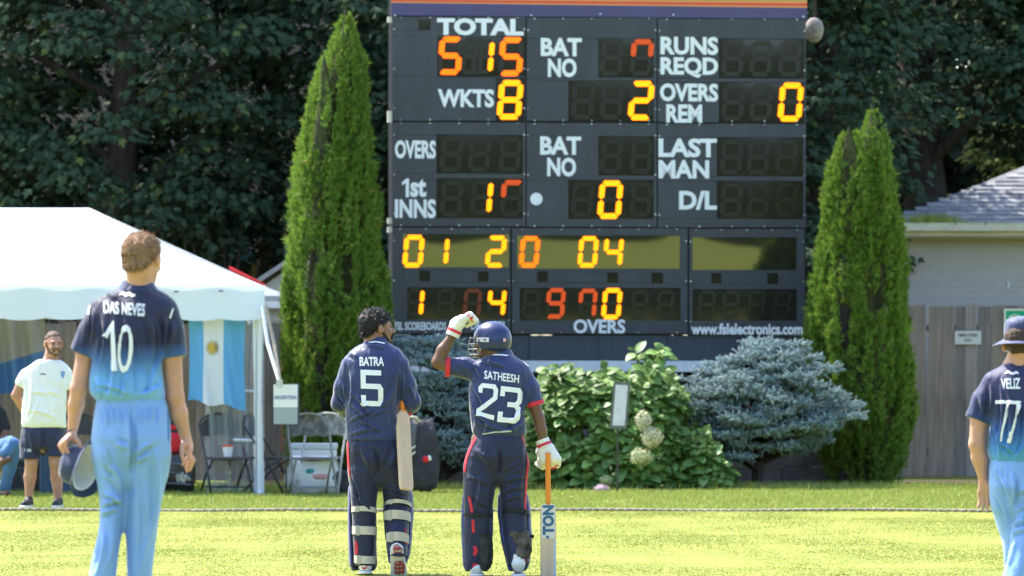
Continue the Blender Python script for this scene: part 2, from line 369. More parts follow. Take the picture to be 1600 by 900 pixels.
for x0, y0, x1, y1 in [(720, 58, 753, 117), (938, 61, 972, 119), (893, 128, 927, 187), (938, 128, 972, 187), (1128, 63, 1160, 120), (1172, 63, 1204, 120), (1217, 63, 1250, 120), (1128, 131, 1160, 189), (1172, 131, 1204, 189),
                       (688, 213, 720, 269), (732, 213, 764, 269), (780, 213, 812, 269), (688, 281, 720, 339), (938, 216, 970, 272), (985, 216, 1017, 272), (893, 284, 925, 340), (985, 284, 1017, 340),
                       (1126, 217, 1158, 273), (1168, 217, 1200, 273), (1212, 217, 1244, 273), (1126, 285, 1158, 340), (1168, 285, 1200, 340), (1212, 285, 1244, 340), 
                       (682, 451, 710, 497), (816, 452, 844, 498), (985, 453, 1013, 499), (1026, 453, 1054, 499), (1090, 453, 1118, 499), (1128, 453, 1156, 499), (1168, 453, 1196, 499), (1208, 453, 1236, 499)]:
    digit(' ', x0, y0, x1, y1, 'D', dep=0.004)
def letters(txt, x0, y0, x1, y1, bold=0.038, name='lettering', m=None, par=None, d=-0.004):
    v, f = text_mesh(txt, bold); (u0, z1), (u1, z0) = BP(x0, y0), BP(x1, y1)
    P = [(u0 + a * (u1 - u0), d, z0 + c * (z1 - z0)) for a, c, _ in v]
    o = MB().add(P, f).build(name, m or M_LET, par or board)
    bm = bmesh.new(); bm.from_mesh(o.data); r = bmesh.ops.extrude_face_region(bm, geom=bm.faces[:])
    bmesh.ops.translate(bm, verts=[g for g in r['geom'] if isinstance(g, bmesh.types.BMVert)], vec=(0, 0.0035, 0)); bmesh.ops.recalc_face_normals(bm, faces=bm.faces); bm.to_mesh(o.data); bm.free()
for t in [('TOTAL', 683, 28, 818, 56, .05), ('WKTS', 684, 139, 772, 168), ('BAT', 845, 59, 909, 88), ('NO', 856, 91, 901, 121), ('RUNS', 1032, 57, 1122, 86), ('REQD', 1032, 89, 1122, 122), ('OVERS', 1031, 130, 1122, 159),
          ('REM', 1041, 163, 1097, 192), ('OVERS', 617, 219, 681, 248), ('st', 641, 279, 666, 308), ('INNS', 617, 311, 681, 341), ('BAT', 844, 213, 908, 242), ('NO', 855, 246, 900, 276), ('LAST', 1029, 216, 1120, 246), ('MAN', 1029, 250, 1108, 279),
          ('D/L', 1061, 298, 1120, 328), ('FSL SCOREBOARDS', 617, 503, 697, 516, .03), ('FSL', 771, 502, 793, 515, .03), ('OVERS', 896, 499, 977, 521, .03), ('www.fslelectronics.com', 1080, 505, 1254, 523, .035)]:
    letters(*t)
u_a, z_b = BP(629, 308); u_b, z_t = BP(639, 279); w_ = u_b - u_a; h_ = z_t - z_b
MB().prism([(u_a + w_ * .5, z_b), (u_b, z_b), (u_b, z_t), (u_a + w_ * .62, z_t), (u_a - w_ * .1, z_t - h_ * .2), (u_a - w_ * .1, z_t - h_ * .36), (u_a + w_ * .5, z_t - h_ * .24)], -.004, -.0005, I4).build('lettering', M_LET, board)
# worn lettering half hidden behind the batter's helmet: only its first strokes can be read
letters('DE', 736, 502, 750, 515, .03)
(u, z) = BP(838, 311); MB().tube([(u, -0.006, z), (u, 0.0, z)], 0.078, 28).build('round_marker', M_LET, board)
bolts = MB()
for (x0, y0, x1, y1) in PAN:
    for t in np.linspace(0.06, 0.94, 5):
        for yy in (y0 + 1.5, y1 - 1.5):
            u, z = BP(x0 + (x1 - x0) * t, yy); bolts.tube([(u, -0.007, z), (u, 0.0, z)], rnd.uniform(0.006, .011), 6)
    for t in (0.12, 0.5, 0.88):
        for xx in (x0 + 2, x1 - 2):
            u, z = BP(xx, y0 + (y1 - y0) * t); bolts.tube([(u, -0.007, z), (u, 0.0, z)], rnd.uniform(0.007, .012), 6)
for xx, yy in ((938, 22), (1052, 23), (1255, 26), (617, 24), (830, 24)):
    u, z = BP(xx, yy); bolts.tube([(u, -0.012, z), (u, 0.0, z)], 0.012, 8)
bolts.build('bolt', M_STEEL, board, kind='stuff')
for yy in (31, 178, 187, 345, 359):                     # hinge knuckles on the left edge
    u, z = BP(610, yy); MB().tube([(u - .01, -0.0, z - .035), (u - .01, 0.0, z + .035)], 0.032, 10).build('hinge', mat('hinge_grey', (0.55, 0.5, 0.42), 0.6), board, smooth=False)
# back board under the screen and its pale base
M_DRK = mat('under_panel', (0.042, 0.05, 0.075), 0.45, 0.5, bump=0.05, bscale=3, var=0.2, vscale=2, stretch=(8, 1, 0.3))
a = BP(560, 525); c = BP(1262, 526); e = BP(1262, 563); g = BP(560, 562)
for k in range(6):
    xa, xb = 612 + k * 108, 612 + (k + 1) * 108 - 0.8
    mb = MB(); (ua, zt), (ub, zb) = BP(xa, 524), BP(xb, 563); mb.box(ua, ub, 0.06, 0.10, zb, zt); mb.build('skirt_panel', M_DRK, board)
mb = MB(); (ua, zt), (ub, zb) = BP(612, 563.5), BP(1262, 581); mb.box(ua, ub, 0.05, 0.12, zb, zt); mb.build('base_rail', mat('pale_rail', (0.7, 0.72, 0.75), 0.6, var=.1), board)
for xx in (640, 800, 960, 1110, 1230):
    (ua, zt), (ub, _) = BP(xx, 575), BP(xx + 14, 575); MB().box(ua, ub, 0.13, 0.25, 0, zt).build('post', M_CASE, board)
# round weathered dish fixed on a tree branch beside the board
mb = MB(); c = W(1272, 47, 58.4); rr = 0.135
vs, fs = [], []
for j in range(9):
    t = j / 8 * math.pi
    for k in range(18):
        p = 2 * math.pi * k / 18; r = rr * math.sin(t) * (1 + .05 * math.sin(3 * p + j)); vs.append((r * math.cos(p) * .95, r * math.sin(p) * 0.8, rr * 1.22 * math.cos(t)))
fs = [(j*18+k, j*18+(k+1) % 18, (j+1)*18+(k+1) % 18, (j+1)*18+k) for j in range(8) for k in range(18)]
t = thing('wasp_nest', 'round pale grey papery nest hanging beside the top right corner of the scoreboard', 'nest', c)
MB().add(vs, fs).build('shell', mat('paper', (0.25, 0.22, 0.205), 0.9, var=.35, vscale=22, bump=.5, bscale=30), t, smooth=True)
MB().tube([(0, 0, rr * 1.1), (0.02, 0.02, 0.5), (0.1, 0.1, 1.5)], 0.02, 6).build('stem', mat('twig', (.05, .035, .025)), t)
# ------------------------------------------------------------------ fences, shed, small house, far house
M_WOOD = [mat('weathered_wood', c, 0.9, 0.15, bump=0.5, bscale=14, var=0.3, vscale=3, stretch=(6, 6, 0.5)) for c in ((0.205, 0.178, 0.17), (0.245, 0.212, 0.20), (0.165, 0.145, 0.14), (0.22, 0.18, 0.155))]
def fence(label, x0, x1, Y, ztop, wmin, wmax, rails_front=False):
    o = thing('fence', label, 'fence', (x0, Y, 0)); x = 0; L = x1 - x0; cache = []
    for k in range(8):
        mb = MB(); mb.box(0, 1, -0.011, 0.011, 0.03, 1); cache.append(None)
    while x < L:
        w = rnd.uniform(wmin, wmax); h = ztop + rnd.uniform(-.02, .02)
        mb = MB(); a = rnd.uniform(-.004, .004); n = 5; vs = []
        for j in range(n + 1):
            z = 0.03 + (h - .03) * j / n; e = rnd.uniform(-.003, .003)
            for dx, dy in ((0, -.011), (w, -.011), (w, .011), (0, .011)): vs.append((dx + e + a * j, dy + .004 * math.sin(j + x), z))
        fs = [(j*4+k, j*4+(k+1) % 4, (j+1)*4+(k+1) % 4, (j+1)*4+k) for j in range(n) for k in range(4)] + [(3, 2, 1, 0), (n*4, n*4+1, n*4+2, n*4+3)]
        p = mb.add(vs, fs).build('plank', rnd.choice(M_WOOD), o); p.location = (x, rnd.uniform(-.004, .004), 0)
        x += w + rnd.choice((0.004, 0.010, 0.03, 0.014))
    for z in (0.35, ztop - 0.3):
        MB().box(0, L, 0.02, 0.06, z - .045, z + .045).build('rail', M_WOOD[0], o)
    xx = 0.3
    while xx < L:
        MB().box(xx, xx + .1, 0.062, 0.16, 0, ztop - .1).build('post', M_WOOD[2], o); xx += 2.4
    return o
FX = W(1385, 0, 60).x
fence('tall weathered grey plank fence in front of the pale shed', FX - 1.0, FX + 4.2, 60, 2.29, 0.13, 0.2)
fence('dark brown plank fence behind the tent', -9.5, W(600, 0, 57.5).x, 57.6, 2.02, 0.15, 0.22)

def brickmat(name, c1, c2, mortar, scale, bump=0.4, rough=0.85, wh=(0.5, 0.25), rot=False):
    m = bpy.data.materials.new(name); m.use_nodes = True; n = m.node_tree; b = n.nodes['Principled BSDF']; b.inputs['Roughness'].default_value = rough
    tc = n.nodes.new('ShaderNodeTexCoord'); mp = n.nodes.new('ShaderNodeMapping'); mp.inputs['Rotation'].default_value = (R(90), 0, 0) if not rot else (0, 0, 0)
    n.links.new(tc.outputs['Object'], mp.inputs[0]); t = n.nodes.new('ShaderNodeTexBrick'); t.inputs['Scale'].default_value = scale
    t.inputs['Color1'].default_value = (*c1, 1); t.inputs['Color2'].default_value = (*c2, 1); t.inputs['Mortar'].default_value = (*mortar, 1)
    t.inputs['Brick Width'].default_value = wh[0]; t.inputs['Row Height'].default_value = wh[1]; t.inputs['Mortar Size'].default_value = 0.012
    n.links.new(mp.outputs[0], t.inputs[0]); n.links.new(t.outputs[0], b.inputs['Base Color'])
    bp = n.nodes.new('ShaderNodeBump'); bp.inputs['Strength'].default_value = bump; bp.inputs['Distance'].default_value = .01; bp.invert = True
    n.links.new(t.outputs[1], bp.inputs['Height']); n.links.new(bp.outputs[0], b.inputs['Normal']); return m
M_SHEDW = brickmat('painted_block', (0.47, 0.43, 0.39), (0.45, 0.41, 0.37), (0.39, 0.355, 0.325), 3.2, 0.5)
M_TRIM = mat('cream_trim', (0.6, 0.57, 0.5), 0.6, var=.12, vscale=6)
SY = 62.2; e0 = W(1386, 0, SY).x; sh = thing('shed', 'pale grey brick shed with shingled roof behind the right fence', 'shed', (e0, SY, 0))
ez = W(0, 366, SY).z
MB().box(0.05, 5.5, 0, 0.25, 0, ez - .02).build('wall', M_SHEDW, sh)
MB().box(0.05, .3, .252, 5.2, 0, ez - .02).build('wall', M_SHEDW, sh)
MB().box(-0.1, 5.8, -0.34, -0.002, ez - .06, ez - .02).build('soffit', mat('soffit', (0.42, 0.4, 0.37), .8), sh)
g = MB(); g.box(-0.12, 5.8, -0.40, -0.342, ez - 0.035, ez + .10); g.build('fascia', M_TRIM, sh)
gp = [(-.43, .03), (-.52, .03), (-.54, .09), (-.54, .125), (-.555, .125), (-.555, .135), (-.53, .135), (-.525, .04), (-.405, .04), (-.405, .03)]
g = MB(); vs = [(x, y, ez + z) for x in (-.15, 5.8) for y, z in gp]; n = len(gp)
g.add(vs, [(i, (i+1) % n, n + (i+1) % n, n + i) for i in range(n)] + [tuple(range(n)), tuple(range(2*n-1, n-1, -1))]).build('gutter', M_TRIM, sh)
# shingle courses: stepped strips with staggered tabs, hip edge on the left
rt = []; slope = R(24); nrow = 30; rowd = 0.155
M_SHG = [mat('shingle', c, 0.85, .3, bump=.5, bscale=60, var=.25, vscale=9) for c in ((0.175, 0.175, 0.185), (0.215, 0.213, 0.222), (0.14, 0.14, 0.155))]
mbs = [MB(), MB(), MB()]
for j in range(nrow):
    yb = -0.44 + j * rowd * math.cos(slope); zb = ez + .12 + j * rowd * math.sin(slope); xs0 = -.12 + j * rowd * 1.1; x = xs0 - (j % 2) * .11
    while x < 5.8:
        w = rnd.uniform(.2, .32); xa = max(x, xs0)
        if x + w > xs0:
            mb = rnd.choice(mbs); d = rnd.uniform(.014, .024); ya, za = yb + (rowd + .03) * math.cos(slope), zb + (rowd + .03) * math.sin(slope)
            mb.add([(xa + .003, yb, zb + d), (x + w - .003, yb, zb + d), (x + w - .003, ya, za), (xa + .003, ya, za), (xa + .003, yb, zb), (x + w - .003, yb, zb)], [(0, 1, 2, 3), (4, 5, 1, 0), (5, 2, 1), (4, 0, 3)])
        x += w
rf = MB(); rf.add([(-.14, -.44, ez + .115), (5.8, -.44, ez + .115), (5.8, 3.9, ez + .115 + 4.34 * math.tan(slope)), (4.6, 3.9, ez + .115 + 4.34 * math.tan(slope)), (-.14, .3, ez + .1), (4.6, 7.2, ez)], [(0, 1, 2, 3), (0, 3, 5, 4)])
ro = rf.build('roof', M_SHG[0], sh)
for i, mb in enumerate(mbs): mb.build('shingle', M_SHG[i], ro, kind='stuff')
mk = MB()                                                                 # moss and weeds in the gutter
M_MOSS = leafmat('moss', (0.12, 0.17, 0.03), (0.28, 0.3, 0.07))
N = 900; xx = np.concatenate([rng.normal(.55, .16, N // 2), rng.uniform(0, 1.6, N // 2)]); hh = np.where(np.arange(N) < N // 2, rng.uniform(.03, .17, N), rng.uniform(.01, .04, N)); y = rng.uniform(-.53, -.42, N)
v = np.stack([np.stack([xx - .012, y, ez + .1 + 0 * xx], 1), np.stack([xx + .012, y, ez + .1 + 0 * xx], 1), np.stack([xx + rng.normal(0, .05, N), y + rng.normal(0, .03, N), ez + .13 + hh], 1)], 1).reshape(-1, 3)
link('gutter_weeds', npmesh('gutter_weeds', v, np.arange(N * 3).reshape(-1, 3)), M_MOSS, sh, kind='stuff')
p = W(1575, 446, SY); MB().tube([(p.x - e0, -.01, p.z - .04), (p.x - e0 + .005, -.02, p.z + .05)], .012, 8).build('vent_pipe', M_LET, sh)

# signs on the fence
def sgn(name, label, x0, y0, x1, y1, Y, m, th=.01):
    a, c = W(x0, y1, Y), W(x1, y0, Y); o = thing(name, label, 'sign', ((a.x + c.x) / 2, Y, a.z)); w = (c.x - a.x) / 2; h = c.z - a.z
    MB().box(-w, w, -th, 0, 0, h).build('board', m, o); return o, w, h
def flat_text(txt, o, x0, x1, z0, z1, y, m, bold=.02, name='lettering'):
    v, f = text_mesh(txt, bold); MB().add([(x0 + a * (x1 - x0), y, z0 + c * (z1 - z0)) for a, c, _ in v], f).build(name, m, o)
M_SGN = mat('sign_grey', (0.5, 0.5, 0.49), .5); M_INK = mat('ink', (0.06, 0.06, 0.09), .6)
o, w, h = sgn('sign', 'small pale sign reading EMPLOYEES ONLY screwed to the grey fence', 1492, 517, 1533, 538, 59.95, M_SGN)
flat_text('EMPLOYEES', o, -w * .72, w * .72, h * .56, h * .8, -.013, M_INK); flat_text('ONLY', o, -w * .3, w * .3, h * .2, h * .42, -.013, M_INK)
MB().box(-w*.93, -w*.88, -.013, -.0101, h * .85, h*.92).build('screw', M_STEEL, o); MB().box(w*.88, w*.93, -.013, -.0101, h * .85, h*.92).build('screw', M_STEEL, o)
M_GRN = mat('green_sign', (0.0, 0.30, 0.17), .5); M_CRM = mat('cream_ink', (0.6, 0.66, 0.5), .5)
o, w, h = sgn('sign', 'green poster board with a pale eye emblem hung on the grey fence', 1570, 484, 1606, 548, 59.95, M_GRN)
fr = MB(); fr.box(-w - .012, -w + .012, -.016, 0, -.012, h + .012); fr.box(w - .012, w + .012, -.016, 0, -.012, h + .012); fr.box(-w + .012, w - .012, -.016, 0, h - .012, h + .012); fr.box(-w + .012, w - .012, -.016, 0, -.012, .012); fr.build('frame', M_CRM, o)
ex, ez2 = -.02, h - .1
pts = [(ex + .085 * math.cos(t), ez2 + .042 * math.sin(t) * (1 - .35 * abs(math.cos(t)))) for t in np.linspace(0, 2 * math.pi, 25)[:-1]]
MB().prism(pts, -.0125, -.0101, I4).build('eye_emblem', M_CRM, o)
MB().tube([(ex, -.0145, ez2), (ex, -.0126, ez2)], .027, 16).build('emblem_ring', mat('olive_ink', (.12, .15, .05)), o); MB().tube([(ex, -.0165, ez2), (ex, -.0146, ez2)], .013, 12).build('emblem_dot', M_CRM, o)
MB().tube([(-.11, -.0125, ez2 - .15), (-.11, -.0101, ez2 - .15)], .032, 14).build('emblem_dot', M_CRM, o)

# small white outbuilding behind the left conifer
M_SID = mat('white_siding', (0.48, 0.48, 0.46), .6, var=.08, vscale=2); M_RF2 = mat('grey_roof', (0.30, 0.30, 0.30), .8, var=.2, vscale=20)
HX0, HX1, HYY = W(402, 0, 60.5).x, W(640, 0, 60.5).x, 60.5
sh2 = thing('garage', 'small white sided outbuilding with low gable roof behind the left conifer', 'garage', (HX0, HYY, 0)); L = HX1 - HX0
zt = W(0, 470, HYY).z
MB().box(0.0, L, .03, .2, 0, zt).build('wall', M_SID, sh2)
for k in range(int(zt / .13)): MB().add([(0, 0, k*.13), (L, 0, k*.13), (L, .028, k*.13 + .128), (0, .028, k*.13 + .128), (0, .028, k*.13), (L, .028, k*.13)], [(0, 1, 2, 3), (0, 4, 5, 1), (0, 3, 4), (1, 5, 2)]).build('siding_board', M_SID, sh2)
gt = W(0, 432, HYY).z + .25; xm = L * .5
MB().add([(-.2, -.15, zt), (L + .2, -.15, zt), (xm, -.15, gt + .25), (-.2, .2, zt), (L + .2, .2, zt), (xm, .2, gt + .25)], [(0, 1, 2), (0, 2, 5, 3), (1, 4, 5, 2)]).build('gable', M_SID, sh2)
for s in (0, 1):
    a, c = ((-.35, zt - .02), (xm, gt + .30)) if s == 0 else ((L + .35, zt - .02), (xm, gt + .30))
    MB().add([(a[0], -.3, a[1]), (c[0], -.3, c[1]), (c[0], 3, c[1]), (a[0], 3, a[1]), (a[0], -.3, a[1] + .07), (c[0], -.3, c[1] + .07), (c[0], 3, c[1] + .07), (a[0], 3, a[1] + .07)], [(0, 1, 2, 3), (4, 7, 6, 5), (0, 4, 5, 1), (3, 2, 6, 7)]).build('roof', M_RF2, sh2)
MB().box(-.25, L + .25, -.2, -.151, zt - .1, zt - .005).build('eave_board', M_LET, sh2)
dx = W(443, 0, HYY).x - HX0
MB().box(dx - .07, dx + .9, -.02, -.002, 0, 1.98).build('door', mat('door_brown', (0.35, 0.13, 0.06), .6), sh2)

# brick house glimpsed behind the leaves on the left
hb = thing('house', 'dusky pink brick house glimpsed through the leaves above the tent', 'house', (-8.5, 69, 0))
M_HB = brickmat('house_brick', (0.30, 0.22, 0.20), (0.25, 0.185, 0.17), (0.22, 0.17, 0.155), 4.5, .4)
MB().box(-6, 5.7, 0, .3, 0, 10.2).build('wall', M_HB, hb)
MB().box(3.0, 3.9, -.02, -.001, 2.2, 3.4).build('window', mat('dark_glass', (.02, .025, .03), .1, .6), hb)
MB().box(2.6, 5.5, -1.0, 0, 3.05, 3.2).build('porch_roof', mat('teal_roof', (0.05, 0.11, 0.12), .6), hb)
MB().box(5.2, 5.3, -.95, -.85, 0, 3.05).build('porch_post', mat('teal_post', (0.04, 0.08, 0.09), .6), hb)
MB().add([(-6.4, -.5, 10.2), (6.2, -.5, 10.2), (6.2, 4, 12.6), (-6.4, 4, 12.6)], [(0, 1, 2, 3)]).build('roof', M_RF2, hb)

# concrete retaining wall at the back of the bed
M_CONC = mat('stained_concrete', (0.15, 0.135, 0.125), .9, .15, bump=.3, bscale=25, var=.3, vscale=4)
w0 = W(690, 0, 56.2).x; w1 = W(1375, 0, 56.2).x; rw = thing('retaining_wall', 'low stained concrete block wall under the scoreboard behind the shrubs', 'wall', (w0, 56.2, 0))
for r_ in range(3):
    x = -.3 * (r_ % 2)
    while x < w1 - w0 - .5:
        o = MB().box(0.004, .596, 0, .2, .004, .226).build('block', M_CONC, rw, bevel=.008); o.location = (x, rnd.uniform(-.004, .004), r_ * .23); x += .6

# ------------------------------------------------------------------ broadleaf trees
def maple_leaf(n=1):
    a = [(0, 0), (.40, -.02), (.28, .18), (.50, .40), (.22, .48), (0, .95)]
    pts = a + [(-x, y) for x, y in a[-2:0:-1]]
    v = [(0, .3, .05)] + [(x, y, -.22 * abs(x) - .12 * max(0, y - .4)) for x, y in pts]
    f = [(0, i, i % (len(pts)) + 1) for i in range(1, len(pts) + 1)]
    return np.array(v), np.array(f)
MLV, MLF = maple_leaf()
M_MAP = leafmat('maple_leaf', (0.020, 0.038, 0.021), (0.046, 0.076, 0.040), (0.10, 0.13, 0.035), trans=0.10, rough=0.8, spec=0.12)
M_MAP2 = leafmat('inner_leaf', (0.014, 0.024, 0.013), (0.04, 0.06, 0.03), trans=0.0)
M_BARK = mat('bark', (0.055, 0.045, 0.04), .95, .1, bump=.8, bscale=12, var=.35, vscale=5, stretch=(3, 3, .6))
def limb(mb, p, q, r0, r1, sag=.1):
    m = (Vector(p) + Vector(q)) / 2 + Vector((rnd.uniform(-.2, .2), rnd.uniform(-.2, .2), sag)); mb.tube([p, m, q], [r0, (r0 + r1) / 2, r1], 6, caps=False)
def crown_leaves(cen, rad, lpc, size, low=0.0):
    """cen (M,3) clump centres, rad (M,) spread"""
    M = len(cen); k = np.repeat(np.arange(M), lpc); MLV_, MLF_ = (MLV, MLF) if size < .2 else (np.array([(0, 0, 0), (.45, .4, -.12), (0, 1, -.1), (-.45, .4, -.12)]), np.array([(0, 1, 2), (0, 2, 3)])); n = len(k)
    d = unit(n); rr = rng.uniform(0, 1, n) ** .4; off = d * rr[:, None] * rad[k][:, None] * np.array([1, 1, .42])
    off[:, 2] -= .3 * (off[:, 0] ** 2 + off[:, 1] ** 2) / rad[k]
    pos = cen[k] + off; out = off * np.array([1, 1, 0]); out /= np.linalg.norm(out, axis=1, keepdims=True) + 1e-6
    nrm = out * .55 + np.array([0, -.35, .75]) + rng.normal(0, .28, (n, 3)); tip = out * .8 + np.array([0, -.2, -.75]) + rng.normal(0, .3, (n, 3))
    return scatter(MLV_, MLF_, pos, rotmats(nrm, tip), rng.uniform(.7, 1.2, n) * size)
def tree(label, x, y, h, tr, ex, ey, zlo, ncl, lpc, size, m, group='maples behind the scoreboard', name='maple_tree'):
    o = thing(name, label, 'tree', (x, y, 0), 0, group); mb = MB()
    mb.tube([(0, 0, -.1), (rnd.uniform(-.1, .1), 0, h * .3), (rnd.uniform(-.3, .3), rnd.uniform(-.2, .2), h * .6), (0, 0, h * .92)], [tr * 1.25, tr, tr * .6, tr * .15], 10)
    cen = []
    for i in range(ncl):
        z = zlo + (h - zlo) * (i + rnd.random()) / ncl; t = rnd.uniform(math.pi, 2 * math.pi) if rnd.random() < .62 else rnd.uniform(0, math.pi); prof = math.sin(min(1, ((z - zlo) / (h - zlo)) * .9 + .18) * math.pi) ** .5
        r = rnd.uniform(.35, 1) ** .5; cen.append((math.cos(t) * ex * prof * r, math.sin(t) * ey * prof * r, z))
        if i % 9 == 0: limb(mb, (0, 0, max(zlo * .7, z - 1.0 - rnd.random())), cen[-1], tr * .32, .025)
    mb.build('trunk', M_BARK, o, smooth=True)
    cen = np.array(cen); cen[:, 1] -= .6; v, f = crown_leaves(cen, rng.uniform(.42, .8, ncl), lpc, size)
    link('crown', npmesh('crown', v, f), m, o)
    return o
# front row
for lab, x, y, h, tr, ex, ey, zlo, ncl in [
    ('leafy maple at the far left above the tent', -8.2, 64.5, 11, .2, 2.6, 1.8, 2.9, 120),
    ('big dark maple over the middle of the tent roof', -5.4, 63.0, 11.5, .24, 2.5, 1.8, 3.3, 130),
    ('dark maple just left of the tall narrow conifer', -3.4, 65.2, 10.5, .2, 2.0, 1.8, 1.9, 120),
    ('maple between the tall conifer and the scoreboard', -1.3, 63.4, 11, .2, 1.9, 1.6, 2.2, 110),
    ('maple rising behind the middle of the scoreboard', 1.4, 65.5, 11, .22, 2.4, 1.7, 3.0, 60),
    ('dense maple beside the right edge of the scoreboard', 4.2, 63.6, 11, .22, 1.35, 1.3, 2.2, 130),
    ('maple with thick dark trunk over the shed roof', 6.1, 67.6, 11.5, .36, 2.0, 1.4, 4.9, 110),
    ('maple at the far right behind the shed', 8.7, 69.0, 11, .24, 2.0, 1.8, 4.9, 110)]:
    tree(lab, x, y, h, tr, ex, ey, zlo, int(ncl * (1.9 if x < -2 else 1.5)), 74, .145, M_MAP)
for lab, x, y in (('back row tree far left behind the house', -12, 76), ('back row tree left of the tent apex', -8.4, 74), ('back row tree behind the left conifer', -4.6, 73), ('back row tree behind the scoreboard', -.6, 74), ('back row tree right of the scoreboard', 3.2, 73.5), ('back row tree behind the thick trunk', 6.9, 75), ('back row tree at the far right', 10.8, 74), ('back row tree filling the gap over the shed ridge', 8.7, 79), ('back row tree behind the brick house', -6.4, 79)):
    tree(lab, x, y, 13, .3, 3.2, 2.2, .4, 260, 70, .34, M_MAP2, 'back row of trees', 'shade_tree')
# low understorey bushes in front of the trunks
def bush(label, x, y, ex, h, ncl, m, size=.13):
    o = thing('bush', label, 'bush', (x, y, 0), 0, 'understorey bushes'); mb = MB(); cen = []
    for i in range(ncl):
        t = rnd.uniform(0, 6.28); z = h * (.15 + .85 * rnd.random()); r = ex * math.sqrt(rnd.random()) * (1.05 - .5 * z / h); cen.append((math.cos(t) * r, math.sin(t) * r * .7, z))
        if i % 3 == 0: limb(mb, (0, 0, 0), cen[-1], .04, .012)
    mb.build('stem', M_BARK, o); v, f = crown_leaves(np.array(cen), rng.uniform(.3, .5, ncl), 60, size); link('foliage', npmesh('foliage', v, f), m, o)
bush('tall leafy bush right of the tent peak', -4.0, 62.0, 1.0, 4.3, 42, M_MAP, .15)
bush('dark bush filling the gap beside the tall conifer', -5.9, 66.0, 1.5, 3.2, 40, M_MAP)
bush('dark leafy bush between scoreboard and right conifer', 3.9, 61.2, .7, 3.2, 30, M_MAP)
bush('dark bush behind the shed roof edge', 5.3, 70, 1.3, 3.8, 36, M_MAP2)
M_YGL = leafmat('sunlit_leaf', (0.10, 0.16, 0.03), (0.24, 0.28, 0.06), trans=.4)
o = thing('sapling', 'sunlit yellow green young tree glimpsed beyond the thick trunk', 'tree', (7.4, 69.5, 0)); MB().tube([(0, 0, 0), (0, 0, 5.4)], [.06, .02], 6).build('trunk', M_BARK, o)
cen = np.stack([rng.normal(0, .32, 14), rng.normal(0, .3, 14), rng.uniform(3.6, 5.4, 14)], 1); v, f = crown_leaves(cen, rng.uniform(.25, .4, 14), 30, .13); link('crown', npmesh('crown', v, f), M_YGL, o)

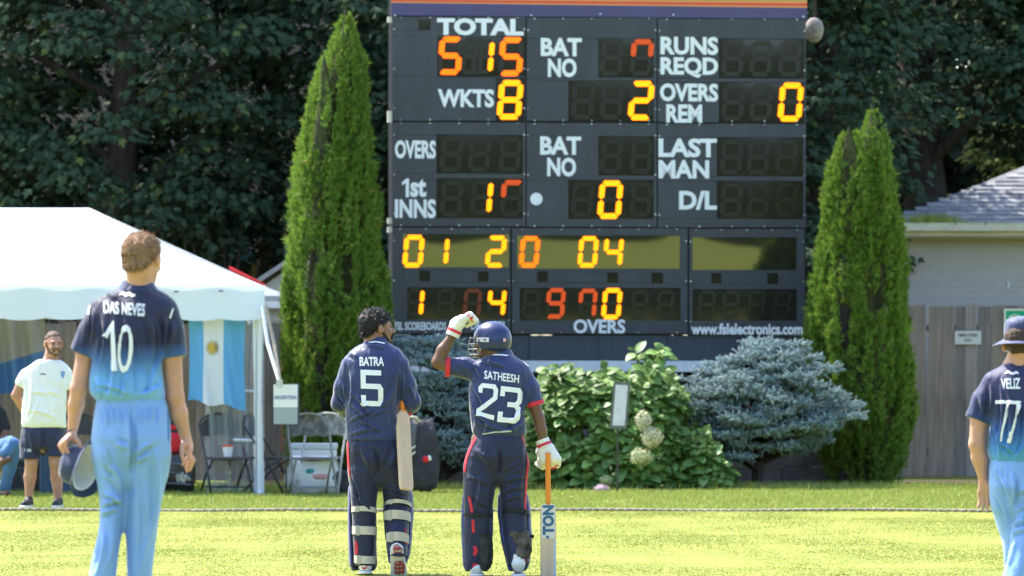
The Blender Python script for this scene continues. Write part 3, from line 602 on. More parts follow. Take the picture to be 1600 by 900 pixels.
# ------------------------------------------------------------------ tall conifers (feathery, upright sprays)
def spray():
    v, f = [], []
    for a, l, yb in ((-.95, .45, .12), (.95, .45, .18), (-.75, .52, .38), (.75, .5, .45), (0, 1.0, 0)):
        dx, dy = math.sin(a), math.cos(a); w = .085; b = (0, yb); k = len(v)
        v += [(b[0] - dy * w, b[1] + dx * w, 0), (b[0] + dy * w, b[1] - dx * w, 0), (b[0] + dx * l, b[1] + dy * l, .05 * (1 if a else 0))]; f.append((k, k+1, k+2))
    return np.array(v), np.array(f)
SPV, SPF = spray()
M_THU = leafmat('thuja', (0.075, 0.155, 0.02), (0.215, 0.33, 0.045), (0.30, 0.22, 0.08), trans=.4, rough=.65, spec=.2)
def conifer(label, prof, Y, n, side=None, group='tall narrow conifers beside the scoreboard', seed=1, yc=745):
    py = np.array([p[0] for p in prof], float); Lx = np.array([p[1] for p in prof], float); Rx = np.array([p[2] for p in prof], float)
    zz = H + (HZ - py) * Y / F; cx = ((Lx + Rx) / 2 - 800) * Y / F; rr = (Rx - Lx) / 2 * Y / F
    order = np.argsort(zz); zz, cx, rr = zz[order], cx[order], rr[order]; bx_ = cx[0]
    o = thing('conifer', label, 'tree', (bx_, Y, 0), 0, group)
    dens = np.interp(np.linspace(zz[0], zz[-1], 400), zz, rr) + .03; cdf = np.cumsum(dens); cdf /= cdf[-1]
    z = np.interp(rng.random(n), cdf, np.linspace(zz[0], zz[-1], 400)); th = rng.uniform(0, 2 * math.pi, n)
    # body made of upright flame-shaped plumes of sprays with shaded gaps between them
    NP = n // 62; zp = np.interp(rng.random(NP), cdf, np.linspace(zz[0] - .05, zz[-1] - .12, 400)); tp = rng.uniform(0, 2 * math.pi, NP); k = rng.integers(0, NP, n); t = rng.uniform(0, 1, n) ** .9
    Hh = (rng.uniform(.28, .62, NP))[k]; Wd = (rng.uniform(.05, .10, NP))[k] * np.sin(np.pi * (.12 + .86 * t)) ** .8; z = zp[k] + (t - .25) * Hh
    Rz = np.interp(z, zz, rr); R0 = (.90 + .15 * rng.random(NP) + .07 * nz(np.stack([np.cos(tp) * 1.5 + seed, np.sin(tp) * 1.5, zp * .9], 1), 1.6))[k]; rad = Rz * (R0 - .16 + .20 * t) + .02; C = np.interp(z, zz, cx) - bx_
    th = tp[k]; tpr = np.clip(Rz / .24, .3, 1); Wd = Wd * tpr; d3 = unit(n) * Wd[:, None] * rng.uniform(.3, 1, (n, 1)); z = np.where(z > zz[-1] - .10, zz[-1] - .10 - .25 * (z - zz[-1] + .10), z)
    pos = np.stack([C + np.cos(th) * rad, np.sin(th) * rad, z], 1) + d3 * np.array([1, 1, 1.3])
    out = np.stack([np.cos(th), np.sin(th), 0 * th], 1) * .7 + d3 / (np.abs(Wd[:, None]) + .01) * .5; out /= np.linalg.norm(out, axis=1, keepdims=True); tang = np.cross(out, [0, 0, 1.])
    tip = out * rng.uniform(.25, .9, (n, 1)) + np.array([0, 0, 1.]) + tang * rng.normal(0, .35, (n, 1))
    nrm = tang * rng.normal(0, 1, (n, 1)) + out * rng.uniform(.2, 1.0, (n, 1)) + rng.normal(0, .25, (n, 3))
    v, f = scatter(SPV, SPF, pos, rotmats(nrm, tip), rng.uniform(.045, .10, n) * np.clip(tpr, .6, 1) * np.where(rng.random(n) < .02, 1.9, 1))
    link('foliage', npmesh('foliage', v, f), M_THU, o)
    # shaggy inner core so the middle stays dense
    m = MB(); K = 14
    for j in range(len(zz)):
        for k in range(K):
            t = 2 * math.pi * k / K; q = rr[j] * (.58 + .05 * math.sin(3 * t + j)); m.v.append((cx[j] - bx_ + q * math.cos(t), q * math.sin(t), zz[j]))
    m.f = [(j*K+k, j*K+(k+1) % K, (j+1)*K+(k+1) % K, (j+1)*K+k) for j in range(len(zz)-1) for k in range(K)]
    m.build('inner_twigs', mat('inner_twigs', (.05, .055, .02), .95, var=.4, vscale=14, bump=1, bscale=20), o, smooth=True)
    MB().tube([(0, 0, -.05), (0, 0, zz[0] + .1), (cx[len(cx) // 2] - bx_, 0, zz[-1] * .8)], [.09, .08, .02], 8).build('trunk', M_BARK, o)
    return o
conifer('taller green conifer at the left edge of the scoreboard', [(14, 538, 541), (35, 533, 547), (60, 524, 556), (95, 509, 563), (140, 497, 570), (200, 482, 575), (250, 472, 581), (300, 462, 585), (350, 456, 590), (400, 451, 597), (450, 448, 603), (500, 447, 606), (550, 444, 606), (600, 443, 600), (650, 446, 594), (700, 452, 586), (748, 462, 575)], 55.3, 44000)
conifer('slim side leader growing out of the taller left conifer', [(88, 505, 508), (110, 497, 517), (150, 488, 530), (200, 478, 535), (260, 470, 540), (340, 460, 545)], 55.0, 5000, group='side leaders of the conifers', seed=4)
conifer('shorter twin topped conifer right of the scoreboard', [(162, 1361, 1364), (190, 1353, 1374), (230, 1332, 1384), (270, 1312, 1391), (310, 1300, 1396), (350, 1290, 1403), (400, 1279, 1409), (450, 1271, 1412), (500, 1266, 1415), (550, 1265, 1418), (600, 1268, 1423), (650, 1275, 1424), (700, 1284, 1416), (752, 1298, 1402)], 55.8, 40000, seed=9)
conifer('slim side leader growing out of the right conifer', [(196, 1325, 1327), (215, 1316, 1338), (250, 1305, 1350), (300, 1294, 1356), (360, 1283, 1360)], 55.5, 4500, group='side leaders of the conifers', seed=14)

# ------------------------------------------------------------------ blue spruces
def shoot():
    v, f = [], []
    for i in range(5):                                   # stubby core
        t = 6.283 * i / 5; v += [(.09 * math.cos(t), 0, .09 * math.sin(t)), (.12 * math.cos(t + .6), .6, .12 * math.sin(t + .6))]
    v.append((0, 1, 0))
    for i in range(5):
        a, b_ = 2 * i, 2 * ((i + 1) % 5); f += [(a, b_, b_ + 1), (a, b_ + 1, a + 1), (a + 1, b_ + 1, 10)]
    for i in range(20):                                  # needles
        y = .05 + .9 * i / 20; t = i * 2.4; L = .26 * (1 - .35 * y); c, s = math.cos(t), math.sin(t); k = len(v)
        v += [(c * .05 - s * .05, y, s * .05 + c * .05), (c * .05 + s * .05, y, s * .05 - c * .05), (c * (L + .05), y + .12, s * (L + .05))]; f.append((k, k+1, k+2))
    return np.array(v), np.array(f)
SHV, SHF = shoot()
M_SPR = leafmat('blue_needles', (0.11, 0.18, 0.185), (0.30, 0.41, 0.42), (0.24, 0.23, 0.13), trans=.1, rough=.6, spec=.3)
def spruce(label, prof, Y, tx, npad, ns, depth):
    py = np.array([p[0] for p in prof], float); zz = H + (HZ - py) * Y / F; Lx = (np.array([p[1] for p in prof]) - tx) * Y / F; Rx = (np.array([p[2] for p in prof]) - tx) * Y / F
    od = np.argsort(zz); zz, Lx, Rx = zz[od], Lx[od], Rx[od]
    o = thing('blue_spruce', label, 'tree', ((tx - 800) * Y / F, Y, 0), 0, 'blue spruces'); mb = MB(); ztop = zz[-1]
    mb.tube([(0, 0, -.05), (.02, 0, zz[0]), (0, 0, ztop * .8)], [.075, .065, .03], 8)
    ps, ts = [], []; tiers = np.linspace(zz[0] + .02, ztop - .03, 8)
    for i in range(npad):
        zt = tiers[i % 8] + rnd.gauss(0, .055); th = rnd.uniform(math.pi, 2 * math.pi) if rnd.random() < .72 else rnd.uniform(0, math.pi)
        a = float(np.interp(zt, zz, Rx)) if math.cos(th) > 0 else -float(np.interp(zt, zz, Lx)); dp = depth * math.sqrt(max(.05, min(1, (ztop + .15 - zt) / .8)))
        rmax = 1 / math.sqrt((math.cos(th) / max(a, .05)) ** 2 + (math.sin(th) / dp) ** 2); rad = rmax * rnd.uniform(.66, 1.04) - .06; zt += .10 * (rnd.random() - .3) * (rad / (rmax + .01))
        c = Vector((math.cos(th) * rad, math.sin(th) * rad, zt)); mb.tube([(0, 0, zt - .18), c * .5 + Vector((0, 0, (zt - .18) * .25 + zt * .25 - c.z * .0 - .02)), c], [.022, .016, .008], 5, caps=False)
        od_ = np.array([math.cos(th), math.sin(th), .0]); tn = np.array([-math.sin(th), math.cos(th), 0])
        u = rng.normal(0, .42, ns); w = rng.uniform(-1.3, .8, ns); hh = rng.uniform(0, 1, ns)
        L = rnd.uniform(.15, .24)
        p = np.array(c)[None] + tn[None] * (u * L * (1.1 - .45 * w))[:, None] + od_[None] * (w * L)[:, None] + np.array([0, 0, 1.])[None] * (.05 * hh - .03 + .02 * w)[:, None]
        t = od_[None] * rng.uniform(.5, 1.1, (ns, 1)) + tn[None] * (u * 1.1)[:, None] + np.array([0, 0, 1.])[None] * rng.uniform(.0, .85, (ns, 1)) + rng.normal(0, .2, (ns, 3))
        ps.append(p); ts.append(t)
    mb.build('trunk', M_BARK, o)
    ps, ts = np.concatenate(ps), np.concatenate(ts); n = len(ps)
    v, f = scatter(SHV, SHF, ps, rotmats(unit(n), ts), rng.uniform(.055, .095, n)); link('needles', npmesh('needles', v, f), M_SPR, o)
spruce('wide blue spruce with bare trunk right of the hydrangea', [(548, 1262, 1290), (568, 1120, 1294), (580, 1094, 1310), (592, 1072, 1304), (600, 1056, 1318), (625, 1060, 1338), (650, 1070, 1342), (675, 1090, 1322), (700, 1110, 1262)], 54.6, 1183, 190, 64, 1.0)
spruce('blue spruce half hidden between the two batters', [(538, 618, 660), (560, 600, 745), (600, 595, 755), (640, 600, 765), (680, 612, 760), (720, 630, 755)], 54.9, 690, 130, 54, .75)

# ------------------------------------------------------------------ hydrangea: large single leaves as parts
def hleaf(s=0):
    v, f = [], []; n = 6
    for i in range(n + 1):
        y = i / n; w = .38 * math.sin(math.pi * min(1, y * .92 + .06)) ** .7 * (1 - .35 * y) if 0 < i < n else 0.0
        z = -.35 * (y - .35) ** 2 * (1 + .3 * s); e = .13 * w * (1 + s * .4)
        v += [(-w, y, z + e), (0, y, z - e * .6), (w, y, z + e)]
    for i in range(n):
        a, b_ = i * 3, (i + 1) * 3; f += [(a, a+1, b_+1), (a, b_+1, b_), (a+1, a+2, b_+2), (a+1, b_+2, b_+1)]
    return np.array(v), np.array(f)
def hyd_mat():
    return leafmat('hydrangea_leaf', (0.085, 0.17, 0.03), (0.17, 0.28, 0.055), (0.22, 0.32, 0.09), trans=.2, rough=.42, spec=.45)
HL = [hleaf(0), hleaf(1)]
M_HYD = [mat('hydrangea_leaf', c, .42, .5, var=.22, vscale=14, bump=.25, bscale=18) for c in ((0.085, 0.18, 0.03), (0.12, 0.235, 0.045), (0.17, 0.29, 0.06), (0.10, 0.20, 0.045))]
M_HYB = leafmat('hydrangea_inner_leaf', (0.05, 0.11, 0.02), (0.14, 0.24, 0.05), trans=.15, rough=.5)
M_STM = mat('green_stem', (0.12, 0.15, 0.05), .8)
def hydrangea(label, prof, Y, npairs, nbig, nin, depth, group='leafy hydrangeas'):
    py = np.array([p[0] for p in prof], float); zz = H + (HZ - py) * Y / F; Lx = (np.array([p[1] for p in prof], float) - 800) * Y / F; Rx = (np.array([p[2] for p in prof], float) - 800) * Y / F
    od = np.argsort(zz); zz, Lx, Rx = zz[od], Lx[od], Rx[od]; x0 = (Lx[0] + Rx[0]) / 2
    o = thing('hydrangea', label, 'shrub', (x0, Y, 0), 0, group); stems = MB(); big, small = [], []
    def surf(front=True):
        z = rnd.uniform(zz[0], zz[-1]); l, r = float(np.interp(z, zz, Lx)), float(np.interp(z, zz, Rx)); x = rnd.uniform(l, r); q = (2 * (x - l) / (r - l) - 1)
        zn = z / zz[-1]; d = depth * math.sqrt(max(.02, 1 - q ** 4)) * math.sqrt(max(.04, 1 - max(0, zn - .25) ** 2 * 1.6)); return x - x0, z, d, q
    meshes = []
    for k in range(8):
        tv, tf = HL[k % 2]; me = npmesh('leaf', tv * np.array([1, 1, 1]), tf); me.materials.append(M_HYD[k // 2]); me.polygons.foreach_set('use_smooth', np.ones(len(tf), bool)); meshes.append(me)
    for i in range(npairs):                              # rosettes: leaves in opposite pairs round a shoot tip
        x, z, d, q = surf(); y = -d + rnd.uniform(-.06, .06); tipdir = Vector((q * .35, -.75, .75)).normalized()
        c = Vector((x, y, z)); base = c - tipdir * .22 + Vector((0, .12, -.2))
        stems.tube([(x * .8, y * .3, max(0, z - .7)), base, c], [.008, .006, .004], 4, caps=False)
        a0 = rnd.uniform(0, 3.14)
        for lay in range(3):
            for s in (0, 1):
                a = a0 + lay * 1.57 + s * math.pi + rnd.uniform(-.25, .25)
                r_ = Vector((math.cos(a), 0, math.sin(a))); rad = (r_ - tipdir * r_.dot(tipdir)).normalized()
                lift = (.75, .25, -.2)[lay] + rnd.uniform(-.2, .2); td = (rad + tipdir * lift + Vector((0, 0, -.28))).normalized()
                nn = (tipdir * 1.0 - rad * lift + Vector((rnd.gauss(0, .15), rnd.gauss(0, .15), .25))).normalized()
                big.append((c - tipdir * .05 * lay, td, nn, (.10, .17, .205)[lay] * rnd.uniform(.85, 1.2)))
    big.sort(key=lambda t: t[0].y)
    pick = [b_ for b_ in big if b_[3] > .1]; rest = [b_ for b_ in big if b_[3] <= .1] + pick[nbig:]; pick = pick[:nbig]
    for p, td, nn, s in pick:
        z = nn; y = (td - z * td.dot(z)).normalized(); x = y.cross(z); M = Matrix((x, y, z)).transposed().to_4x4(); M.translation = p
        l = bpy.data.objects.new('leaf', rnd.choice(meshes)); COL.objects.link(l); l.parent = o; l.matrix_local = M @ Matrix.Scale(s, 4)
    vv, ff, k = [], [], 0
    if rest:
        P = np.array([r_[0] for r_ in rest]); T = np.array([r_[1] for r_ in rest]); N = np.array([r_[2] for r_ in rest]); Sc = np.array([r_[3] for r_ in rest])
        v, f = scatter(*HL[0], P, rotmats(N, T), Sc); vv.append(v); ff.append(f); k = len(v)
    P = []
    for i in range(nin):
        x, z, d, q = surf(); P.append((x, -d * rnd.uniform(-.5, .9), z * rnd.uniform(.6, 1)))
    P = np.array(P); n = len(P); v, f = scatter(*HL[1], P, rotmats(np.array([0, -.7, .6]) + rng.normal(0, .45, (n, 3)), np.array([0, -.2, -.8]) + rng.normal(0, .6, (n, 3))), rng.uniform(.1, .17, n)); vv.append(v); ff.append(f + k)
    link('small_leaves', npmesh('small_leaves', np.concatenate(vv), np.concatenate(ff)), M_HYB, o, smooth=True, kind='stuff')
    stems.build('stem', M_STM, o); return o, x0
hy, hx0 = hydrangea('large leafy green hydrangea with three cream flower heads below the scoreboard', [(560, 860, 1040), (575, 835, 1062), (600, 826, 1066), (640, 820, 1072), (680, 822, 1085), (720, 826, 1085), (764, 832, 1075)], 54.2, 165, 290, 900, .75)
hydrangea('low spreading young hydrangea in front of the blue spruce trunk', [(668, 1075, 1100), (690, 1068, 1115), (715, 1062, 1132), (740, 1058, 1155), (766, 1056, 1160)], 53.9, 26, 60, 60, .4)
hydrangea('upright hydrangea shoots standing above the rest against the dark skirt', [(538, 990, 1030), (555, 985, 1055), (575, 985, 1058)], 54.7, 9, 30, 10, .15)
M_FLW = [leafmat('cream_petal', (0.62, 0.60, 0.36), (0.78, 0.75, 0.55), trans=.2), leafmat('lilac_petal', (0.5, 0.36, 0.46), (0.66, 0.5, 0.6), trans=.2), leafmat('greenish_petal', (0.45, 0.5, 0.25), (0.65, 0.66, 0.42), trans=.2)]
M_FCORE = mat('flower_core', (.30, .31, .16), .9, var=.3, vscale=30)
PV = np.array([(0, 0, 0), (.5, .35, .1), (0, 1, .05), (-.5, .35, .1)]); PF = np.array([(0, 1, 2, 3)])
def bloom(name, px, py, Y, rx, rz, m, parent, n=520):
    d = unit(n); d[:, 1] = -abs(d[:, 1]) * 1; pos = d * np.array([rx, rx * .8, rz]) * rng.uniform(.84, 1.12, (n, 1)) * (1 + .10 * nz(d * 1.0, 3.5))[:, None]; c = W(px, py, Y)
    v, f = scatter(PV, PF, pos, rotmats(d + rng.normal(0, .3, (n, 3)), unit(n)), rng.uniform(.014, .024, n))
    o = link(name, npmesh(name, v, f), m, parent)
    o.location = (c.x - parent.location.x, c.y - parent.location.y, c.z - parent.location.z) if parent else c
    s = MB(); 
    for _ in range(1):
        vs = [(.85 * rx * math.sin(t) * math.cos(p), .65 * rx * math.sin(t) * math.sin(p), .85 * rz * math.cos(t)) for t in np.linspace(0, math.pi, 8) for p in np.linspace(0, 2 * math.pi, 13)[:-1]]
        s.add(vs, [(j*12+k, j*12+(k+1) % 12, (j+1)*12+(k+1) % 12, (j+1)*12+k) for j in range(7) for k in range(12)])
    s.build('flower_core', M_FCORE, o); return o
bloom('flower_head', 1005, 658, 53.25, .085, .115, M_FLW[0], hy); bloom('flower_head', 1019, 684, 53.2, .115, .115, M_FLW[0], hy); bloom('flower_head', 1001, 714, 53.2, .13, .095, M_FLW[2], hy)
bloom('flower_head', 946, 750, 53.3, .06, .05, M_FLW[2], hy, 160)
f_ = thing('fallen_flower', 'pale lilac flower head lying on the grass left of the stake', 'flower', W(940, 765, 52.8)); bloom('petals', 940, 764, 52.8, .08, .045, M_FLW[1], f_, 300)

# unseen trees added behind the camera, to block sky in the window reflections
o = MB()
for i in range(46):
    a_ = R(-100 + i * 4.4); rr_ = 118 + rnd.uniform(-8, 8); cx_, cy_ = math.sin(a_) * rr_, -math.cos(a_) * rr_; hh = rnd.uniform(19, 27); vs = []
    for j in range(7):
        t = j / 6 * math.pi
        for k in range(12): p_ = 6.2832 * k / 12; q_ = 1 + .16 * math.sin(3 * p_ + j * 2 + i); vs.append((cx_ + 8.5 * math.sin(t) * math.cos(p_) * q_, cy_ + 8.5 * math.sin(t) * math.sin(p_) * q_, hh * .5 - hh * .55 * math.cos(t)))
    o.add(vs, [(j*12+k, j*12+(k+1) % 12, (j+1)*12+(k+1) % 12, (j+1)*12+k) for j in range(6) for k in range(12)])
tag(o.build('unseen_woodland', mat('far_foliage', (.04, .06, .025), .9, var=.5, vscale=.6, bump=1, bscale=1.5), kind='stuff'), 'unseen dark belt of trees added to block sky in the display windows', 'woodland')
# ------------------------------------------------------------------ marquee
M_TENT = bpy.data.materials.new('tent_vinyl'); M_TENT.use_nodes = True
n = M_TENT.node_tree; b = n.nodes['Principled BSDF']; b.inputs['Base Color'].default_value = (.78, .83, .92, 1); b.inputs['Roughness'].default_value = .45
tr = n.nodes.new('ShaderNodeBsdfTranslucent'); tr.inputs[0].default_value = (.72, .8, .95, 1); mx = n.nodes.new('ShaderNodeMixShader'); mx.inputs[0].default_value = .22
n.links.new(b.outputs[0], mx.inputs[1]); n.links.new(tr.outputs[0], mx.inputs[2]); n.links.new(mx.outputs[0], n.nodes['Material Output'].inputs[0])
TY = 51.2; TX = W(412, 0, TY).x; EZ = W(0, 447, TY).z; RX = W(140, 0, 54.4).x; RZ = W(0, 325, 54.4).z; BKY = 57.0; TL = -12.0
SK = .36
tent = thing('marquee_tent', 'white marquee tent with scalloped valance over the left side', 'tent', (TX, TY, 0))
def L_(x, y, z): return (x - TX, y - TY, z)
def sheet(fn, nu, nv, name, m, par, th=0, smooth=True):
    mb = MB(); mb.v = [tuple(fn(i / nu, j / nv)) for j in range(nv + 1) for i in range(nu + 1)]
    mb.f = [(j*(nu+1)+i, j*(nu+1)+i+1, (j+1)*(nu+1)+i+1, (j+1)*(nu+1)+i) for j in range(nv) for i in range(nu)]
    return mb.build(name, m, par, smooth=smooth)
def front(u, v):
    xa = TL + (TX - TL) * u; xb = TL + (RX - TL) * u; s = v; sag = -.05 * math.sin(math.pi * v) * (1 + .2 * math.sin(u * 30))
    return L_(xa + (xb - xa) * s, TY + (54.4 - TY) * s, EZ + (RZ - EZ) * s + sag * (1 if 0 < v < 1 else 0))
def backs(u, v): x, y, z = front(u, v); return (x, (BKY - TY) - y * (BKY - 54.4) / (54.4 - TY), z)
def hip(u, v):
    a = Vector(L_(TX, TY, EZ)); c = Vector(L_(TX - SK, BKY, EZ)); t = Vector(L_(RX, 54.4, RZ)); p = a.lerp(c, u).lerp(t, v); p.z -= .06 * math.sin(math.pi * v) * math.sin(math.pi * u); return p
rf = sheet(front, 60, 14, 'canopy', M_TENT, tent); sheet(backs, 60, 8, 'canopy', M_TENT, tent); sheet(hip, 14, 14, 'canopy', M_TENT, tent)
def valf(u, v):                                    # v 0 top, 1 scalloped hem
    x = TL + (TX + .01 - TL) * u; per = .49; ph = ((x - TX) / per) % 1.0; drop = .365 + .03 * (math.sin(math.pi * ph) ** .6) - .0
    return L_(x, TY - .015 + .02 * math.sin(x * 3.1) * v + .008 * math.sin(x * 9), EZ + .01 - drop * v + .006 * math.sin(x * 2.3))
sheet(valf, 620, 10, 'valance', M_TENT, tent)
def valr(u, v):
    y = TY + (BKY - TY) * u; ph = ((y - TY) / .49) % 1.0; return L_(TX + .012 - SK * u + .012 * math.sin(y * 5) * v, y, EZ + .01 - (.365 + .03 * math.sin(math.pi * ph) ** .6) * v)
sheet(valr, 240, 6, 'valance', M_TENT, tent)
mb = MB()
for t in np.linspace(0, 1, 600):                   # hem binding, bright thin edge
    pass
M_POLE = mat('white_pole', (.72, .74, .76), .4)
def pole(x, y): MB().tube([L_(x, y, 0), L_(x, y, EZ)], .024, 12).build('pole', M_POLE, tent, smooth=False); MB().tube([L_(x, y, 0), L_(x, y, .02)], .09, 12).build('foot_plate', M_POLE, tent)
for x, y in ((TX - .05, TY + .08), (TX - .05 - SK, BKY - .1), (TX - 4.6, TY + .08), (TX - 4.6, BKY - .1)): pole(x, y)
for y in (TY + .08, BKY - .1): MB().tube([L_(TL, y, EZ - .03), L_(TX - .06 - (SK if y > 55 else 0), y, EZ - .03)], .025, 8).build('eave_bar', M_POLE, tent)
MB().tube([L_(TX - .05, TY + .12, EZ - .031), L_(TX - .05 - SK, BKY - .14, EZ - .031)], .025, 8).build('eave_bar', M_POLE, tent)
mk = MB(); p = Vector(front(.93, .02)); 
for x_, y_ in ((276, 456), (346, 455)):
    q = W(x_, y_, TY - .06); mk.box(q.x - TX - .03, q.x - TX + .02, -.07, -.055, q.z - .006, q.z + .01)
mk.build('tape_patch', M_INK, tent)
# folded white side curtain and clear plastic wall at the right corner
M_CURT = mat('white_curtain', (.72, .75, .78), .5)
def curt(x0, x1, amp, fr): 
    def fn(u, v): x = x0 + (x1 - x0) * u; return L_(x + .02 * math.sin(v * 4 + u * 9), TY + .2 + amp * math.sin(fr * u + 1.2 * math.sin(v * 2.2)), .02 + (EZ - .35) * v)
    return fn
q0, q1 = W(396, 0, TY + .2).x, W(412, 0, TY + .2).x
sheet(curt(q0, q1, .035, 14), 26, 14, 'side_curtain', M_CURT, tent)
M_CLR = bpy.data.materials.new('clear_plastic'); M_CLR.use_nodes = True; n = M_CLR.node_tree; b = n.nodes['Principled BSDF']; b.inputs['Base Color'].default_value = (.55, .6, .65, 1); b.inputs['Roughness'].default_value = .15
t_ = n.nodes.new('ShaderNodeBsdfTransparent'); mx = n.nodes.new('ShaderNodeMixShader'); mx.inputs[0].default_value = .38; n.links.new(t_.outputs[0], mx.inputs[1]); n.links.new(b.outputs[0], mx.inputs[2]); n.links.new(mx.outputs[0], n.nodes['Material Output'].inputs[0])
q0, q1 = W(320, 0, TY + .5).x, W(404, 0, TY + .5).x
def clr(u, v): x = q0 + (q1 - q0) * u; return L_(x, TY + .5 + .05 * math.sin(23 * u + 2 * math.sin(v * 3)), .02 + (EZ - .2) * v)
sheet(clr, 60, 14, 'clear_wall', M_CLR, tent)
for zz_ in (.62, 1.18): MB().tube([L_(q1 - .28, TY + .42, zz_), L_(q1 + .04, TY + .40, zz_ - .01)], .018, 6).build('strap', M_CURT, tent)
# guy rope bundle of white webbing leaning out from the corner
g = thing('guy_strap', 'loose white webbing strap slanting down from the tent corner', 'strap', W(413, 478, 51.1)); a = W(413, 478, 51.1); c = W(437, 596, 50.6)
for s in (-.022, .018): MB().tube([(s, 0, 0), ((c.x - a.x) * .45 + s * 1.8, -.2, (c.z - a.z) * .5), (c.x - a.x + s * .4, c.y - a.y, c.z - a.z)], [.02, .024, .018], 8, flat=.5).build('webbing', M_ROPE if s > 0 else M_CURT, g)
MB().box(c.x - a.x - .035, c.x - a.x + .035, -.55, -.5, c.z - a.z - .07, c.z - a.z + .02).build('buckle', M_STEEL, g)
# red awning corner just behind the tent's right corner
aw = thing('awning', 'strip of red awning showing above the right corner of the tent', 'awning', W(400, 440, 58.6))
MB().add([(-.35, 0, .18), (.12, 0, -.06), (.1, .6, -.02), (-.37, .6, .22), (-.35, 0, .0), (.12, 0, -.14)], [(0, 1, 2, 3), (0, 4, 5, 1)]).build('cloth', mat('red_cloth', (.5, .02, .02), .7), aw)
MB().tube([(-.1, .3, -2.5), (-.1, .3, .05)], .03, 8).build('pole', M_POLE, aw)

# two coloured tarp hung in the tent on the left
M_TARP = bpy.data.materials.new('striped_tarp'); M_TARP.use_nodes = True; n = M_TARP.node_tree; b = n.nodes['Principled BSDF']; b.inputs['Roughness'].default_value = .6
tc = n.nodes.new('ShaderNodeTexCoord'); sp = n.nodes.new('ShaderNodeSeparateXYZ'); n.links.new(tc.outputs['Object'], sp.inputs[0])
m1 = n.nodes.new('ShaderNodeMath'); m1.operation = 'MULTIPLY_ADD'; m1.inputs[1].default_value = -.30; n.links.new(sp.outputs[0], m1.inputs[0]); n.links.new(sp.outputs[2], m1.inputs[2])
cr = n.nodes.new('ShaderNodeValToRGB'); cr.color_ramp.interpolation = 'CONSTANT'; n.links.new(m1.outputs[0], cr.inputs[0]); cr.color_ramp.elements[0].color = (.05, .14, .33, 1); cr.color_ramp.elements[1].position = .5; cr.color_ramp.elements[1].color = (.26, .25, .25, 1); n.links.new(cr.outputs[0], b.inputs[0])
tl, tr_ = W(-60, 0, 52.3).x, W(70, 0, 52.3).x; zt, zb = W(0, 498, 52.3).z, W(0, 615, 52.3).z
tp = thing('tarp', 'grey and blue cloth banner hanging in folds inside the tent at the far left', 'banner', (tr_, 52.3, zb))
def tarp(u, v):
    x = (tl - tr_) * (1 - u); zlo = .1 * (1 - u) * 0 + max(0, (u - .75)) * 1.6; return (x, .05 * math.sin(u * 26 + v * 2) * (1.2 - .5 * v), zlo + (zt - zb - zlo) * v)
sheet(tarp, 70, 16, 'cloth', M_TARP, tp); MB().tube([(tl - tr_, 0, zt - zb), (.1, 0, zt - zb)], .012, 6).build('cord', M_ROPE, tp)

# national flag, hung sideways (vertical bands) with a sun on the white band
fl = W(297, 0, 51.9).x; fr_ = W(386, 0, 51.9).x; ftz = W(0, 488, 51.9).z; fbz = W(0, 636, 51.9).z; fw = fr_ - fl; fh = ftz - fbz
M_FLB = mat('flag_blue', (.12, .37, .66), .7, bump=.1, bscale=10); M_FLW = mat('flag_white', (.68, .70, .76), .7); M_SUN = mat('sun_gold', (.6, .40, .08), .7)
flag = thing('flag', 'light blue and white flag with golden sun hanging from the tent edge', 'flag', (fl, 51.42, fbz))
def flagf(u, v):
    narrow = .035 * math.sin(v * 3.1); dip = .10 * fh * (1 - v) * (0.15 + .85 * u) * 0 + (1 - v) * fh * (-.01 if u < .3 else .015) * 0
    return ((u + .0) * fw * (1 - .05 * math.sin(math.pi * (1 - v))) + narrow * .5 + .01, .035 * math.sin(u * 15 + v * 2.5) * (1.15 - v) + .01 * math.sin(u * 31 + v * 9), v * fh * (1.0) + (1 - v) * fh * (.07 * (1 - u) - .02 * u + .02 * math.sin(u * 12)))
def part_sheet(u0, u1, name, m, nu=20): sheet(lambda u, v: flagf(u0 + (u1 - u0) * u, v), nu, 30, name, m, flag)
part_sheet(0, .26, 'blue_band', M_FLB); part_sheet(.26, .62, 'white_band', M_FLW, 24); part_sheet(.62, 1, 'blue_band', M_FLB, 24)
def onflag(x, z, d=-.006):
    u = (x / fw - .01 / fw) ; v = z / fh; q = Vector(flagf(u, v)); return (q.x, q.y + d, q.z)
su, sv = .435 * fw, .615 * fh; sm = MB(); vs = [onflag(su, sv)]; K = 64
for k in range(K): r_ = .098 if k % 2 == 0 else .062; vs.append(onflag(su + r_ * math.cos(6.2832 * k / K) * .85, sv + r_ * math.sin(6.2832 * k / K)))
sm.add(vs, [(0, k + 1, (k + 1) % K + 1) for k in range(K)]).build('sun_emblem', mat('sun_rays', (.6, .48, .25), .7), flag)
sm = MB(); vs = [onflag(su, sv, -.009)]
for k in range(24): vs.append(onflag(su + .05 * math.cos(6.2832 * k / 24), sv + .05 * math.sin(6.2832 * k / 24), -.009))
sm.add(vs, [(0, k + 1, (k + 1) % 24 + 1) for k in range(24)]).build('sun_emblem', M_SUN, flag)

